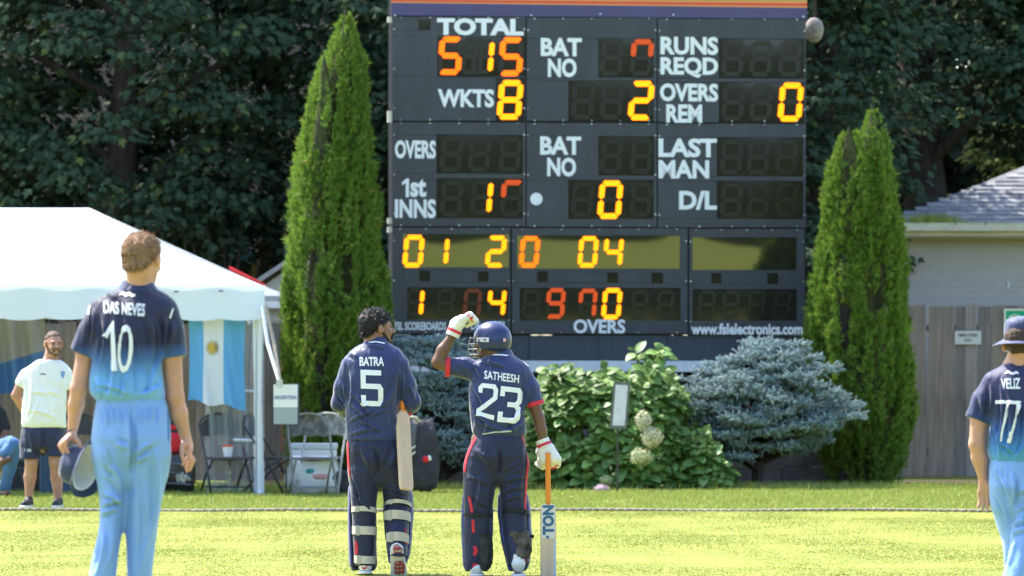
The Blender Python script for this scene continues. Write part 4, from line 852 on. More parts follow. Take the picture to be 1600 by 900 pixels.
# ------------------------------------------------------------------ folding chairs
M_CHM = mat('black_chair_metal', (.03, .03, .034), .4, .5); M_CHP = mat('black_chair_plastic', (.045, .045, .05), .45, .5, var=.3, vscale=20)
def chair(label, loc, rz, M_CHM=M_CHM, M_CHP=M_CHP):
    """seat faces local -y; front feet at -y"""
    o = thing('folding_chair', label, 'chair', loc, rz, 'black folding chairs'); w = .235; ht = .92
    fr = MB()                                                      # inverted U: front feet up to the arched back
    pts = []
    for k in range(13):
        t = math.pi * k / 12; pts.append((w * math.cos(t), .21 + .03, ht - .14 + .14 * math.sin(t)))
    lf = [(w + .012, -.24, .0), (w, -.02, .40)]; fr.tube([lf[0], lf[1]] + pts + [(-w, -.02, .40), (-w - .012, -.24, 0)], .013, 8); fr.build('front_frame', M_CHM, o, smooth=True)
    for s in (-1, 1): MB().tube([(s * (w - .03), -.18, .405), (s * (w - .03), .05, .25), (s * (w - .025), .28, 0)], .012, 8).build('rear_leg', M_CHM, o, smooth=True)
    MB().tube([(-w + .03, .2, .09), (w - .03, .2, .09)], .009, 6).build('crossbar', M_CHM, o); MB().tube([(-w, -.195, .09), (w, -.195, .09)], .009, 6).build('crossbar', M_CHM, o)
    st = MB(); n = 14
    st.v = [((-.2 + .4 * i / n), (-.22 + .4 * j / 10), .425 - .018 * math.sin(math.pi * i / n) * math.sin(math.pi * j / 10) + dz) for dz in (0, -.022) for j in range(11) for i in range(n + 1)]
    q = (n + 1) * 11
    for k, f in ((0, 1), (q, -1)):
        st.f += [tuple((k + j*(n+1)+i, k + j*(n+1)+i+1, k + (j+1)*(n+1)+i+1, k + (j+1)*(n+1)+i)[::f]) for j in range(10) for i in range(n)]
    rim = [j*(n+1)+i for j, i in [(0, i) for i in range(n)] + [(j, n) for j in range(10)] + [(10, i) for i in range(n, 0, -1)] + [(j, 0) for j in range(10, 0, -1)]]
    st.f += [(rim[i], rim[(i+1) % len(rim)], q + rim[(i+1) % len(rim)], q + rim[i]) for i in range(len(rim))]; st.build('seat', M_CHP, o)
    bk = MB(); K = 24                                              # fan back with radial ribs
    def bp(u, v): 
        xa = (-.225 + .45 * u); top = ht - .012 - .13 * (abs(2 * u - 1) ** 2.4); bot = .655 + .018 * math.cos(math.pi * (u - .5)); z = bot + (top - bot) * v
        return (xa * (.96 + .04 * v), .235 + .03 * math.cos(math.pi * (u - .5)) + .004 * math.sin(u * 42) * v, z)
    bk.v = [bp(i / K, j / 8) for j in range(9) for i in range(K + 1)] ; m_ = len(bk.v); bk.v += [(x, y + .018, z) for x, y, z in bk.v]
    for k, f in ((0, 1), (m_, -1)): bk.f += [tuple((k + j*(K+1)+i, k + j*(K+1)+i+1, k + (j+1)*(K+1)+i+1, k + (j+1)*(K+1)+i)[::f]) for j in range(8) for i in range(K)]
    rim = [j*(K+1)+i for j, i in [(0, i) for i in range(K)] + [(j, K) for j in range(8)] + [(8, i) for i in range(K, 0, -1)] + [(j, 0) for j in range(8, 0, -1)]]
    bk.f += [(rim[i], rim[(i+1) % len(rim)], m_ + rim[(i+1) % len(rim)], m_ + rim[i]) for i in range(len(rim))]; bk.build('backrest', M_CHP, o)
    return o
def at(px, Y): v = W(px, 0, Y); return (v.x, v.y, 0)
chair('black folding chair standing below the light blue flag', at(352, 51.5), R(22))
chair('black folding chair side on between the flag and the white box', at(421, 51.8), R(78))
chair('pale edged black folding chair just in front of the white box', at(487, 51.2), R(12), mat('dusty_sunlit_metal', (.20, .20, .20), .5), mat('dusty_sunlit_plastic', (.12, .12, .125), .6, var=.6, vscale=14))  # paler greys here and on the next chair hold both dust and sunlight
chair('black folding chair mostly hidden by the second, its pale rim showing at the right', at(503, 51.9), R(-12), mat('dusty_sunlit_metal', (.42, .41, .39), .5), mat('dusty_sunlit_plastic', (.30, .29, .28), .6, var=.5, vscale=14))
chair('black folding chair behind the man in the white shirt', at(118, 52.2), R(5))
chair('black folding chair at the far left edge under the seated person', at(-4, 50.6), R(35))

def soft(name, m, par, c, r, seed=0, amp=.08, sq=2.6, nu=36, nv=24):
    """lumpy superellipsoid"""
    vs = []
    for j in range(nv + 1):
        t = -math.pi / 2 + math.pi * j / nv
        for i in range(nu):
            p = 2 * math.pi * i / nu; f = lambda a: math.copysign(abs(a) ** (2 / sq), a)
            vs.append([f(math.cos(t)) * f(math.cos(p)), f(math.cos(t)) * f(math.sin(p)), f(math.sin(t))])
    vs = np.array(vs); vs *= (1 + amp * nz(vs + seed, 1.6) + amp * .4 * nz(vs + seed, 4.5))[:, None]; vs = vs * np.array(r) + np.array(c)
    mb = MB(); mb.v = [tuple(p) for p in vs]; mb.f = [(j*nu+i, j*nu+(i+1) % nu, (j+1)*nu+(i+1) % nu, (j+1)*nu+i) for j in range(nv) for i in range(nu)]
    return mb.build(name, m, par, smooth=True)
M_BAG = mat('black_bag_cloth', (.036, .036, .042), .75, .3, bump=.4, bscale=25, var=.3, vscale=8); M_BAGG = mat('grey_bag_cloth', (.11, .11, .12), .75, bump=.4, bscale=25, var=.4, vscale=6)
M_RED = mat('bright_red', (.65, .02, .03), .6); M_WHT = mat('white_paper', (.78, .79, .8), .6)
# tall kit bag between the batters
kb = thing('kit_bag', 'tall black cricket kit bag standing upright between the two batters', 'bag', at(655, 52.6))
soft('body', M_BAG, kb, (.02, 0, .42), (.2, .15, .43), 2, .06, 3.2); soft('side_pocket', M_BAGG, kb, (-.10, -.1, .62), (.09, .07, .2), 5, .12); soft('lower_pocket', M_BAG, kb, (.07, -.12, .22), (.15, .07, .2), 7, .05, 3)
for k in range(2): MB().tube([(-.14, -.17, .40 + .07 * k), (-.04, -.2, .47 + .07 * k)], .008, 6).build('piping', M_WHT, kb)
MB().tube([(-.17, -.05, .78), (-.13, -.1, .88), (-.03, -.1, .86), (-.0, -.08, .8)], .02, 8).build('handle', mat('tan_strap', (.5, .45, .35)), kb, smooth=True)
soft('red_badge', M_RED, kb, (.08, -.2, .385), (.035, .02, .035), 3, .1); soft('white_badge', M_WHT, kb, (.12, -.19, .40), (.022, .015, .03), 9, .2)
b2 = thing('holdall', 'crumpled dark holdall lying on the grass left of the bearded batter', 'bag', at(532, 52.0)); soft('body', M_BAG, b2, (0, 0, .13), (.16, .16, .14), 4, .16); soft('pocket', M_BAGG, b2, (-.06, -.1, .17), (.08, .08, .06), 6, .2)
b2 = thing('holdall', 'small dark holdall seen between the legs of the bearded batter', 'bag', at(598, 52.3)); soft('body', M_BAG, b2, (0, 0, .16), (.16, .14, .17), 8, .14); soft('pocket', mat('pale_bag_cloth', (.28, .26, .29), .8), b2, (0, -.1, .22), (.07, .06, .09), 3, .2)
# white box with a plastic bag in front of the hedge
wb = thing('cool_box', 'white polystyrene box standing behind the pale edged chair', 'box', at(493, 52.5))
MB().box(-.28, .24, -.17, .17, 0, .50).build('body', M_WHT, wb, bevel=.015); MB().box(-.29, .25, -.18, .18, .502, .57).build('lid', mat('box_lid', (.62, .70, .72), .6), wb, bevel=.015)
pb = thing('plastic_bag', 'white printed plastic bag slumped against the white box', 'bag', at(487, 51.95)); soft('body', M_WHT, pb, (0, 0, .2), (.31, .16, .23), 12, .10, 3); soft('printed_mark', mat('teal_ink', (.05, .3, .35)), pb, (-.01, -.155, .26), (.05, .02, .03), 4, .1); soft('printed_mark', mat('pink_ink', (.7, .35, .35)), pb, (.1, -.15, .2), (.1, .02, .03), 4, .2)
# paper cup on the far chair
cp = thing('paper_cup', 'white paper cup with red rim standing on the chair below the flag', 'cup', (at(352, 51.5)[0] + .03, 51.48, .432)); MB().tube([(0, 0, 0), (0, 0, .11)], [.045, .06], 18).build('body', M_WHT, cp); MB().tube([(0, 0, .111), (0, 0, .135)], [.064, .060], 18).build('lid', mat('red_lid', (.6, .12, .08)), cp)
# crates and bags behind the tall fielder
def crate(name, label, cat, px, Y, w, d, h, m, m2, z0=0):
    x, y, _ = at(px, Y); o = thing(name, label, cat, (x, y, z0)); MB().box(-w/2, w/2, -d/2, d/2, 0, h * .8).build('body', m, o, bevel=.02); MB().box(-w/2 - .012, w/2 + .012, -d/2 - .012, d/2 + .012, h * .8 + .003, h).build('lid', m2, o, bevel=.015)
    MB().tube([(-w * .3, -d/2 - .03, h * .66), (w * .3, -d/2 - .03, h * .66)], .012, 6).build('handle', m2, o); return o
M_COOL = mat('dark_teal_plastic', (.03, .075, .12), .45, .5)
crate('cooler', 'dark blue cooler standing on the ground behind the bare legs of the man in shorts', 'cooler', 100, 51.9, .52, .34, .55, M_COOL, mat('dark_lid', (.04, .04, .05), .5))
crate('cooler', 'dark plastic cooler at the left behind the seated person', 'cooler', 42, 52.6, .4, .34, .42, mat('dark_plastic', (.03, .035, .045), .5), M_COOL)
ob = thing('equipment_bag', 'glossy black equipment bag on the ground behind the tall fielder', 'bag', at(268, 51.8)); soft('body', mat('glossy_black', (.02, .02, .022), .25, .6), ob, (0, 0, .22), (.27, .2, .23), 21, .06, 3.5)
for z in (.12, .24, .34): MB().tube([(-.24, -.2, z), (0, -.22, z + .01), (.24, -.2, z - .01)], .012, 6).build('strap', M_BAGG, ob)
soft('shiny_patch', mat('silver_foil', (.5, .5, .48), .3, metal=.5), ob, (.14, -.19, .19), (.07, .03, .07), 2, .25)
ob = thing('backpack', 'red and black backpack lying on the black equipment bag', 'bag', (at(262, 51.9)[0], 51.9, .44)); soft('body', M_BAG, ob, (0, 0, .22), (.2, .15, .23), 31, .07, 3); soft('red_panel', M_RED, ob, (.05, -.1, .15), (.12, .07, .12), 33, .05, 3.5); soft('red_panel', M_RED, ob, (.06, -.1, .31), (.06, .05, .04), 35, .2); soft('teal_tag', mat('teal_tag', (.02, .25, .25)), ob, (.0, -.17, .23), (.03, .015, .04), 3, .1)
# ARGENTINA sheet on a stand
sg = thing('notice_stand', 'black framed notice reading ARGENTINA beside the tent', 'sign', at(447, 50.8)); a, c = W(427, 664, 50.8), W(469, 599, 50.8); w = (c.x - a.x) / 2
MB().box(-w, w, -.0, .012, a.z, c.z).build('frame', M_INK, sg); zm = a.z + (c.z - a.z) * .42
MB().box(-w + .01, w - .02, -.004, -.001, zm, c.z - .012).build('paper', M_WHT, sg); MB().box(-w + .012, w - .022, -.004, -.001, a.z + .01, zm - .003).build('clear_pocket', mat('grey_pocket', (.34, .38, .41), .3), sg)
MB().tube([(0, .02, 0), (0, .02, a.z)], .01, 8).build('stake', M_CHM, sg)
flat_text('ARGENTINA', sg, -w * .9, w * .82, zm + .09, zm + .135, -.0065, mat('blue_ink', (.08, .1, .35)), .02)
# framed notice on a stake in front of the hydrangea
sg = thing('notice_stand', 'narrow grey framed notice on a dark stake in front of the hydrangea', 'sign', at(967, 52.2)); x = sg.location.x
def q(px, py): v = W(px, py, 52.2); return (v.x - x, v.z)
P = [q(953, 670), q(979, 670), q(985, 598), q(959, 597)]; MB().prism(P, -.012, .012, I4).build('frame', mat('frame_grey', (.13, .13, .13), .5), sg)
P = [q(957, 665), q(976, 665), q(981, 602), q(962, 601)]; MB().prism(P, -.016, -.0121, I4).build('paper', mat('weathered_paper', (.60, .60, .64), .6, var=.12, vscale=18), sg)
MB().tube([(q(965, 0)[0], .0, 0), (q(965, 0)[0], .0, q(0, 670)[1])], .012, 8).build('stake', M_CHM, sg)
# ------------------------------------------------------------------ continuous bodies and clothes from blended volumes
def surf_nets(g, org, h):
    s = g < 0; n = g.shape
    c = [(i, j, k) for i in (0, 1) for j in (0, 1) for k in (0, 1)]
    cs = np.zeros((n[0]-1, n[1]-1, n[2]-1), np.int8)
    sl_ = lambda o: tuple(slice(o[a], n[a] - 1 + o[a]) for a in range(3))
    for o in c: cs += s[sl_(o)]
    act = np.argwhere((cs > 0) & (cs < 8)); idx = -np.ones(cs.shape, np.int64); idx[tuple(act.T)] = np.arange(len(act))
    acc = np.zeros((len(act), 3)); cnt = np.zeros(len(act))
    for a in range(3):
        oth = [b_ for b_ in range(3) if b_ != a]
        for u in (0, 1):
            for w in (0, 1):
                o0 = [0, 0, 0]; o0[oth[0]] = u; o0[oth[1]] = w; o1 = list(o0); o1[a] = 1
                p0, p1 = act + o0, act + o1; v0, v1 = g[tuple(p0.T)], g[tuple(p1.T)]; m = (v0 < 0) != (v1 < 0)
                t = np.where(m, v0 / np.where(m, v0 - v1, 1), 0); q = p0 + 0.0; q[:, a] += t
                acc[m] += q[m]; cnt[m] += 1
    V = acc / cnt[:, None] * h + org; Q = []
    for a in range(3):
        b_, c_ = (a + 1) % 3, (a + 2) % 3
        lo = [slice(None)] * 3; hi = [slice(None)] * 3; lo[a] = slice(0, -1); hi[a] = slice(1, None)
        ch = s[tuple(lo)] != s[tuple(hi)]; e = np.argwhere(ch)
        ok = (e[:, b_] > 0) & (e[:, c_] > 0) & (e[:, b_] < n[b_] - 1) & (e[:, c_] < n[c_] - 1); e = e[ok]
        f = []
        for db, dc in ((-1, -1), (0, -1), (0, 0), (-1, 0)):
            p = e.copy(); p[:, b_] += db; p[:, c_] += dc; f.append(idx[tuple(p.T)])
        f = np.stack(f, 1); flip = ~s[tuple(e.T)]; f[flip] = f[flip][:, ::-1]; Q.append(f)
    Q = np.concatenate(Q); return V, Q[(Q >= 0).all(1)]
def smooth_v(V, Q, it=2, lam=.5):
    e = np.concatenate([Q[:, [0, 1]], Q[:, [1, 2]], Q[:, [2, 3]], Q[:, [3, 0]]]); i = np.concatenate([e[:, 0], e[:, 1]]); j = np.concatenate([e[:, 1], e[:, 0]]); n = len(V)
    d = np.bincount(i, minlength=n)[:, None] + 1e-9
    for _ in range(it): V = V * (1 - lam) + lam * np.stack([np.bincount(i, V[j, a], n) for a in range(3)], 1) / d
    return V
def vnormals(V, Q):
    a = np.cross(V[Q[:, 2]] - V[Q[:, 0]], V[Q[:, 3]] - V[Q[:, 1]]); N = np.zeros_like(V)
    for k in range(4):
        for c in range(3): N[:, c] += np.bincount(Q[:, k], a[:, c], len(V))
    return N / (np.linalg.norm(N, axis=1, keepdims=True) + 1e-12)
class Vol:
    """smooth union of tapered limbs, lofts and ellipsoids, in world metres"""
    def __init__(s, h=.007, k=.02): s.h = h; s.k = k; s.ops = []
    def limb(s, a, b, ra, rb, k=None, op='u', fl=None):
        a, b = np.array(a, float), np.array(b, float); lo = np.minimum(a - ra, b - rb); hi = np.maximum(a + ra, b + rb)
        def fn(p):
            ab = b - a; t = np.clip(((p - a) @ ab) / (ab @ ab + 1e-12), 0, 1); d = p - a - t[..., None] * ab
            if fl is not None:                       # flatten along direction fl[0] by factor fl[1]
                u = np.array(fl[0], float); u /= np.linalg.norm(u); d = d + (d @ u)[..., None] * u * (1 / fl[1] - 1)
                return (np.linalg.norm(d, axis=-1) - (ra + (rb - ra) * t)) * min(1, fl[1] * 1.3)
            return np.linalg.norm(d, axis=-1) - (ra + (rb - ra) * t)
        s.ops.append((op, fn, lo, hi, k or s.k)); return s
    def chain(s, pts, rs, k=None, fl=None):
        for i in range(len(pts) - 1): s.limb(pts[i], pts[i+1], rs[i], rs[i+1], k, fl=fl)
        return s
    def ell(s, c, r, M=None, k=None, op='u'):
        c, r = np.array(c, float), np.array(r, float); M = np.eye(3) if M is None else np.array(M); R_ = r.max()
        def fn(p):
            q = (p - c) @ M; k0 = np.linalg.norm(q / r, axis=-1); k1 = np.linalg.norm(q / (r * r), axis=-1); return np.where(k1 > 1e-9, k0 * (k0 - 1) / (k1 + 1e-9), -r.min())
        s.ops.append((op, fn, c - R_, c + R_, k or s.k)); return s
    def loft(s, rows, k=None, e=2.0, op='u', top=0, bot=0):
        """rows (z, cx, cy, rx, ry); top / bot: extra length, rounded off, that buries the end inside a neighbour"""
        A = np.array(sorted(rows), float)
        if top: A = np.vstack([A, A[-1] + [top, 0, 0, 0, 0]])
        if bot: A = np.vstack([A[0] - [bot, 0, 0, 0, 0], A])
        z0, z1 = A[0, 0], A[-1, 0]
        # smooth interpolation of the rows
        zs = np.linspace(z0, z1, 80); B = [np.interp(zs, A[:, 0], A[:, c]) for c in range(1, 5)]
        ker = np.array([1, 3, 4, 3, 1.]) / 12; B = [np.concatenate([b_[:2], np.convolve(b_, ker, 'valid'), b_[-2:]]) for b_ in B]
        for L_e, u in ((top, (z1 - zs)), (bot, (zs - z0))):
            if L_e: w_ = np.sqrt(np.clip(1 - (1 - np.clip(u / L_e, 0, 1)) ** 2, .004, 1)); B[2] = B[2] * w_; B[3] = B[3] * w_
        lo = np.array([(A[:, 1] - A[:, 3]).min(), (A[:, 2] - A[:, 4]).min(), z0]); hi = np.array([(A[:, 1] + A[:, 3]).max(), (A[:, 2] + A[:, 4]).max(), z1])
        def fn(p):
            z = p[..., 2]; cx, cy, rx, ry = [np.interp(z, zs, b_) for b_ in B]
            dx, dy = np.abs(p[..., 0] - cx) / rx, np.abs(p[..., 1] - cy) / ry; nn = (dx ** e + dy ** e) ** (1 / e)
            l = np.sqrt((dx * rx) ** 2 + (dy * ry) ** 2) + 1e-9
            d = l * (1 - 1 / np.maximum(nn, 1e-3)); d = np.where(nn < .05, -np.minimum(rx, ry), d); dz = np.maximum(z0 - z, z - z1)
            return np.where(dz > 0, np.maximum(d, dz), np.maximum(d, dz))
        s.ops.append((op, fn, lo, hi, k or s.k)); return s
    def cut(s, nrm, pt):
        nrm, pt = np.array(nrm, float), np.array(pt, float); nrm /= np.linalg.norm(nrm)
        s.ops.append(('i', lambda p: (p - pt) @ nrm, None, None, .006)); return s
    def mesh(s, sm=2):
        h = s.h; U = [o for o in s.ops if o[0] == 'u']; lo = np.min([o[2] for o in U], 0) - 4 * h; hi = np.max([o[3] for o in U], 0) + 4 * h
        n = np.ceil((hi - lo) / h).astype(int) + 1; g = np.full(n, .1, np.float32); ax = [lo[a] + np.arange(n[a]) * h for a in range(3)]
        for op, fn, l, u, k in s.ops:
            if l is None: i0, i1 = np.zeros(3, int), n
            else:
                m = k + 3 * h; i0 = np.maximum(0, np.floor((l - m - lo) / h).astype(int)); i1 = np.minimum(n, np.ceil((u + m - lo) / h).astype(int) + 1)
                if (i1 <= i0).any(): continue
            S_ = tuple(slice(i0[a], i1[a]) for a in range(3)); P = np.stack(np.meshgrid(*[ax[a][S_[a]] for a in range(3)], indexing='ij'), -1)
            d = fn(P).astype(np.float32); c = g[S_]
            if op == 'u': q = np.clip(.5 + .5 * (c - d) / k, 0, 1); g[S_] = c * (1 - q) + d * q - k * q * (1 - q)
            elif op == 's': d = -d; q = np.clip(.5 - .5 * (c - d) / k, 0, 1); g[S_] = c * (1 - q) + d * q + k * q * (1 - q)
            else: g[S_] = np.maximum(c, d)
        V, Q = surf_nets(g, lo, h); return smooth_v(V, Q, sm), Q
def grow(name, vol, m, par, org, folds=(), noise=0, nscale=9, sm=2, fn=None, nst=(1, 1, 1)):
    """mesh a volume, press folds (pixel-space crease lines on the near side) and soft noise into it, and link it"""
    V, Q = vol.mesh(sm); N = vnormals(V, Q); D = np.zeros(len(V))
    if noise: D += noise * nz(V * np.array(nst), nscale) + noise * .5 * nz(V * np.array(nst) + 5, nscale * 2.3)
    px = 800 + V[:, 0] * F / V[:, 1]; py = HZ - (V[:, 2] - H) * F / V[:, 1]; near = np.clip(-N[:, 1] * 2 + .2, 0, 1)
    for x0, y0, x1, y1, w, a in folds:
        d = np.array([x1 - x0, y1 - y0]); L = np.hypot(*d); d = d / L; qx, qy = px - x0, py - y0; t = qx * d[0] + qy * d[1]; s_ = qx * -d[1] + qy * d[0] + .06 * L * np.sin(t / L * 3.1)
        env = np.clip(t / (L * .3), 0, 1) * np.clip((L - t) / (L * .3), 0, 1); D += 2.2 * a * near * env * (np.exp(-(s_ / w) ** 2) - .7 * np.exp(-((s_ - 1.7 * w) / w) ** 2))
    V = V + N * D[:, None]
    if fn: V = fn(V, N)
    me = npmesh(name, V - np.array(org), Q); o = link(name, me, m, par, smooth=True)
    WV[o.name] = (V, Q); return o
WV = {}
def jp(px, py, Y, dy=0): v = W(px, py, Y + dy); return (v.x, v.y, v.z)
def rows(Y, L, dy=0.0, ry=.12):
    """silhouette rows (py, left px, right px[, dy, ry]) -> loft rows"""
    out = []
    for r_ in L:
        a, c = W(r_[1], r_[0], Y), W(r_[2], r_[0], Y); d = r_[3] if len(r_) > 3 and r_[3] is not None else dy; q = r_[4] if len(r_) > 4 else ry
        rx = (c.x - a.x) / 2; out.append((a.z, (a.x + c.x) / 2, Y + d, rx, q if q > 0 else rx * -q))
    return out
CAMP = Vector((0, 0, H))
class Deck:
    """puts flat prints on the near side of a grown garment"""
    def __init__(s, o, par, org):
        V, Q = WV[o.name]; s.t = BVHTree.FromPolygons([tuple(p) for p in V], [tuple(map(int, q)) for q in Q]); s.par = par; s.org = Vector(org)
    def hit(s, px, py, off=.003):
        d = Vector(((px - 800) / F, 1, (HZ - py) / F)).normalized(); h = s.t.ray_cast(CAMP, d)
        if h[0] is None:
            q = CAMP + d * ((s.org - CAMP).length); h = s.t.find_nearest(q); return h[0] + h[1] * off - s.org
        nn = h[1] if h[1].dot(d) < 0 else -h[1]; return h[0] + nn * off - s.org
    def text(s, txt, quad, m, name, bold=.02, sub=True):
        """quad: four photograph points tl tr br bl"""
        v, f = text_mesh(txt, bold); s.poly2(v, f, quad, m, name)
    def poly2(s, v, f, quad, m, name):
        me = bpy.data.meshes.new('t'); me.from_pydata([tuple(p) for p in v], [], f); bm = bmesh.new(); bm.from_mesh(me); bmesh.ops.triangulate(bm, faces=bm.faces)
        q = np.array(quad, float); W_ = np.linalg.norm(q[1] - q[0]); Hh = np.linalg.norm(q[3] - q[0])
        for _ in range(4):
            es = [e for e in bm.edges if math.hypot((e.verts[0].co.x - e.verts[1].co.x) * W_, (e.verts[0].co.y - e.verts[1].co.y) * Hh) > 3]
            if not es: break
            bmesh.ops.subdivide_edges(bm, edges=es, cuts=1); bmesh.ops.triangulate(bm, faces=bm.faces)
        for vt in bm.verts:
            a, b_ = vt.co.x, vt.co.y; p = (q[0] * (1 - a) + q[1] * a) * b_ + (q[3] * (1 - a) + q[2] * a) * (1 - b_); vt.co = s.hit(*p, .0048)
        bm.to_mesh(me); bm.free(); me.name = name; bpy.data.meshes.remove  ; return link(name, me, m, s.par)
    def strokes(s, paths, quad, m, name, w=.2, asp=1.0):
        """block numerals from straight strokes in a unit cell; w stroke width in cell widths"""
        v, f = [], []
        for P in paths:
            P = [np.array((p[0] * 1.0, p[1] * asp)) for p in P]
            L_s = []
            for i, p in enumerate(P):
                if i == 0: d = P[1] - p; nn = np.array([-d[1], d[0]]) / np.linalg.norm(d); o = nn * w / 2
                elif i == len(P) - 1: d = p - P[i-1]; nn = np.array([-d[1], d[0]]) / np.linalg.norm(d); o = nn * w / 2
                else:
                    d1 = (p - P[i-1]) / np.linalg.norm(p - P[i-1]); d2 = (P[i+1] - p) / np.linalg.norm(P[i+1] - p); n1 = np.array([-d1[1], d1[0]]); n2 = np.array([-d2[1], d2[0]])
                    b_ = n1 + n2; b_ /= np.linalg.norm(b_); o = b_ * (w / 2) / max(.45, b_ @ n1)
                L_s.append((p + o, p - o))
            k = len(v)
            for a, c in L_s: v += [(a[0], a[1] / asp, 0), (c[0], c[1] / asp, 0)]
            f += [(k + 2*i, k + 2*i + 1, k + 2*i + 3, k + 2*i + 2) for i in range(len(P) - 1)]
        return s.poly2(v, f, quad, m, name)
    def ribbon(s, pts, m, name, th=.002):
        """pts (px, py, width px)"""
        v, f = [], []; P = []
        for i in range(len(pts) - 1):
            n = max(1, int(math.hypot(pts[i+1][0] - pts[i][0], pts[i+1][1] - pts[i][1]) / 5))
            for k in range(n): P.append([pts[i][j] + (pts[i+1][j] - pts[i][j]) * k / n for j in range(3)])
        P.append(list(pts[-1]))
        for i, p in enumerate(P):
            a, c = P[max(0, i-1)], P[min(len(P)-1, i+1)]; d = np.array([c[0] - a[0], c[1] - a[1]]); d /= np.linalg.norm(d) + 1e-9; nn = np.array([-d[1], d[0]])
            for t in (-.5, 0, .5): v.append(s.hit(p[0] + nn[0] * p[2] * t, p[1] + nn[1] * p[2] * t, th + .001))
        f = [(3*i+j, 3*i+j+1, 3*i+j+4, 3*i+j+3) for i in range(len(P) - 1) for j in (0, 1)]
        return MB().add(v, f).build(name, m, s.par, smooth=True)
def headframe(yaw, pitch=0, roll=0):
    """columns: lateral, forward, up; yaw 0 looks away from the camera, +90 looks right"""
    return np.array(Matrix.Rotation(-yaw, 3, 'Z') @ Matrix.Rotation(pitch, 3, 'X') @ Matrix.Rotation(roll, 3, 'Y'))
def head(v, c, M, s=1.0, face=True, neck=None, nr=.056):
    c = np.array(c); P = lambda x, y, z: c + M @ (np.array([x, y, z]) * s); r = lambda *a: np.array(a) * s
    v.ell(P(0, -.018, .03), r(.074, .094, .082), M, k=.02); v.ell(P(0, .03, -.025), r(.060, .062, .085), M, k=.025); v.ell(P(0, .045, -.085), r(.042, .040, .030), M, k=.025)
    v.ell(P(0, -.045, -.03), r(.058, .055, .06), M, k=.02)
    if face:
        v.ell(P(0, .073, .020), r(.050, .020, .013), M, k=.012)
        for e in (-1, 1): v.ell(P(.031 * e, .098, .002), r(.017, .016, .012), M, k=.01, op='s'); v.ell(P(.036 * e, .070, -.03), r(.022, .018, .018), M, k=.012)
        v.limb(P(0, .088, .008), P(0, .112, -.026), .008 * s, .0125 * s, k=.008); 
        for e in (-1, 1): v.ell(P(.011 * e, .102, -.030), r(.009, .010, .007), M, k=.006)
        v.ell(P(0, .094, -.052), r(.022, .010, .006), M, k=.005); v.ell(P(0, .092, -.064), r(.020, .011, .007), M, k=.005); v.ell(P(0, .083, -.09), r(.02, .016, .014), M, k=.012)
    for e in (-1, 1):
        v.ell(P(.085 * e, -.010, -.004), r(.013, .022, .033), M, k=.008); v.ell(P(.094 * e, -.002, .000), r(.006, .010, .017), M, k=.004, op='s')
    if neck is not None:
        v.limb(P(0, -.028, -.055), neck, nr * s, nr * s * 1.08, k=.03)
def hair(name, c, M, m, par, org, s=1.0, line=(.58, .008), tuft=900, L=.022, lump=.006, grow_=1.0, mfun=None, seed=3, h=.005, cutlow=None):
    """scalp volume cut along the hairline, plus many short locks"""
    c = np.array(c); v = Vol(h, .01); v.ell(c + M @ (np.array([0, -.020, .036]) * s), np.array([.084, .104, .090]) * s * grow_, M)
    v.ell(c + M @ (np.array([0, -.055, -.03]) * s), np.array([.066, .058, .060]) * s * grow_, M, k=.02)
    nn = np.array([0, line[0], -1.0]); nn /= np.linalg.norm(nn); v.cut(M @ nn, c + M @ (np.array([0, 0, line[1]]) * s))
    if cutlow is not None: v.cut(M @ np.array([0, 0, -1.]), c + M @ (np.array([0, 0, cutlow]) * s))
    o = grow(name, v, m, par, org, noise=lump, nscale=38, sm=1); V, Q = WV[o.name]; N = vnormals(V, Q)
    r_ = np.random.default_rng(seed); i = r_.integers(0, len(V), tuft); loc = (V[i] - c) @ M; ok = (loc[:, 2] > -.07 * s); i = i[ok]; n = len(i)
    tip = N[i] * .45 + (M @ np.array([0, -.35, -.55]))[None] + r_.normal(0, .5, (n, 3)); tv = np.array([(-.14, 0, 0), (.14, 0, 0), (.10, .5, .08), (-.10, .5, .08), (0, 1, -.05)]); tf = [(0, 1, 2, 3), (3, 2, 4, 4)]
    tv = np.array([(-.075, 0, 0), (.075, 0, 0), (-.06, .5, .10), (.06, .5, .10), (-.015, 1, .0), (.015, 1, .0)]); tf = np.array([(0, 1, 3, 2), (2, 3, 5, 4)])
    v2, f2 = scatter(tv, tf, V[i] - N[i] * .002, rotmats(N[i] + r_.normal(0, .3, (n, 3)), tip), r_.uniform(.6, 1.3, n) * L); k = len(V)
    me = npmesh(name, np.concatenate([V, v2]) - np.array(org), np.concatenate([Q, f2 + k])); old = o.data; me.materials.append(m); me.polygons.foreach_set('use_smooth', np.ones(len(me.polygons), bool)); o.data = me; bpy.data.meshes.remove(old)
    return o
def hand(v, wrist, knuck, side, tips, thumb, w=.04, r=.0088, palmn=(0, 1, 0)):
    """wrist, knuckle-row centre, side vector along the knuckles; tips: per finger (mid, end) points; thumb (base, mid, end)"""
    wrist, knuck, side = map(lambda a: np.array(a, float), (wrist, knuck, side)); side = side / np.linalg.norm(side)
    for t in (-.75, -.25, .25, .75): v.limb(wrist + side * t * w * .5, knuck + side * t * w, .014, .0115, k=.012)
    for i, (mid, end) in enumerate(tips):
        k0 = knuck + side * w * (-.95 + .633 * i); v.limb(k0, mid, r * 1.08, r, k=.004); v.limb(mid, end, r, r * .85, k=.003)
    tb, tm, te = thumb; v.limb(wrist + (np.array(tb) - wrist) * .3, tb, .014, .012, k=.012); v.limb(tb, tm, .0115, .0105, k=.005); v.limb(tm, te, .0105, .009, k=.003)

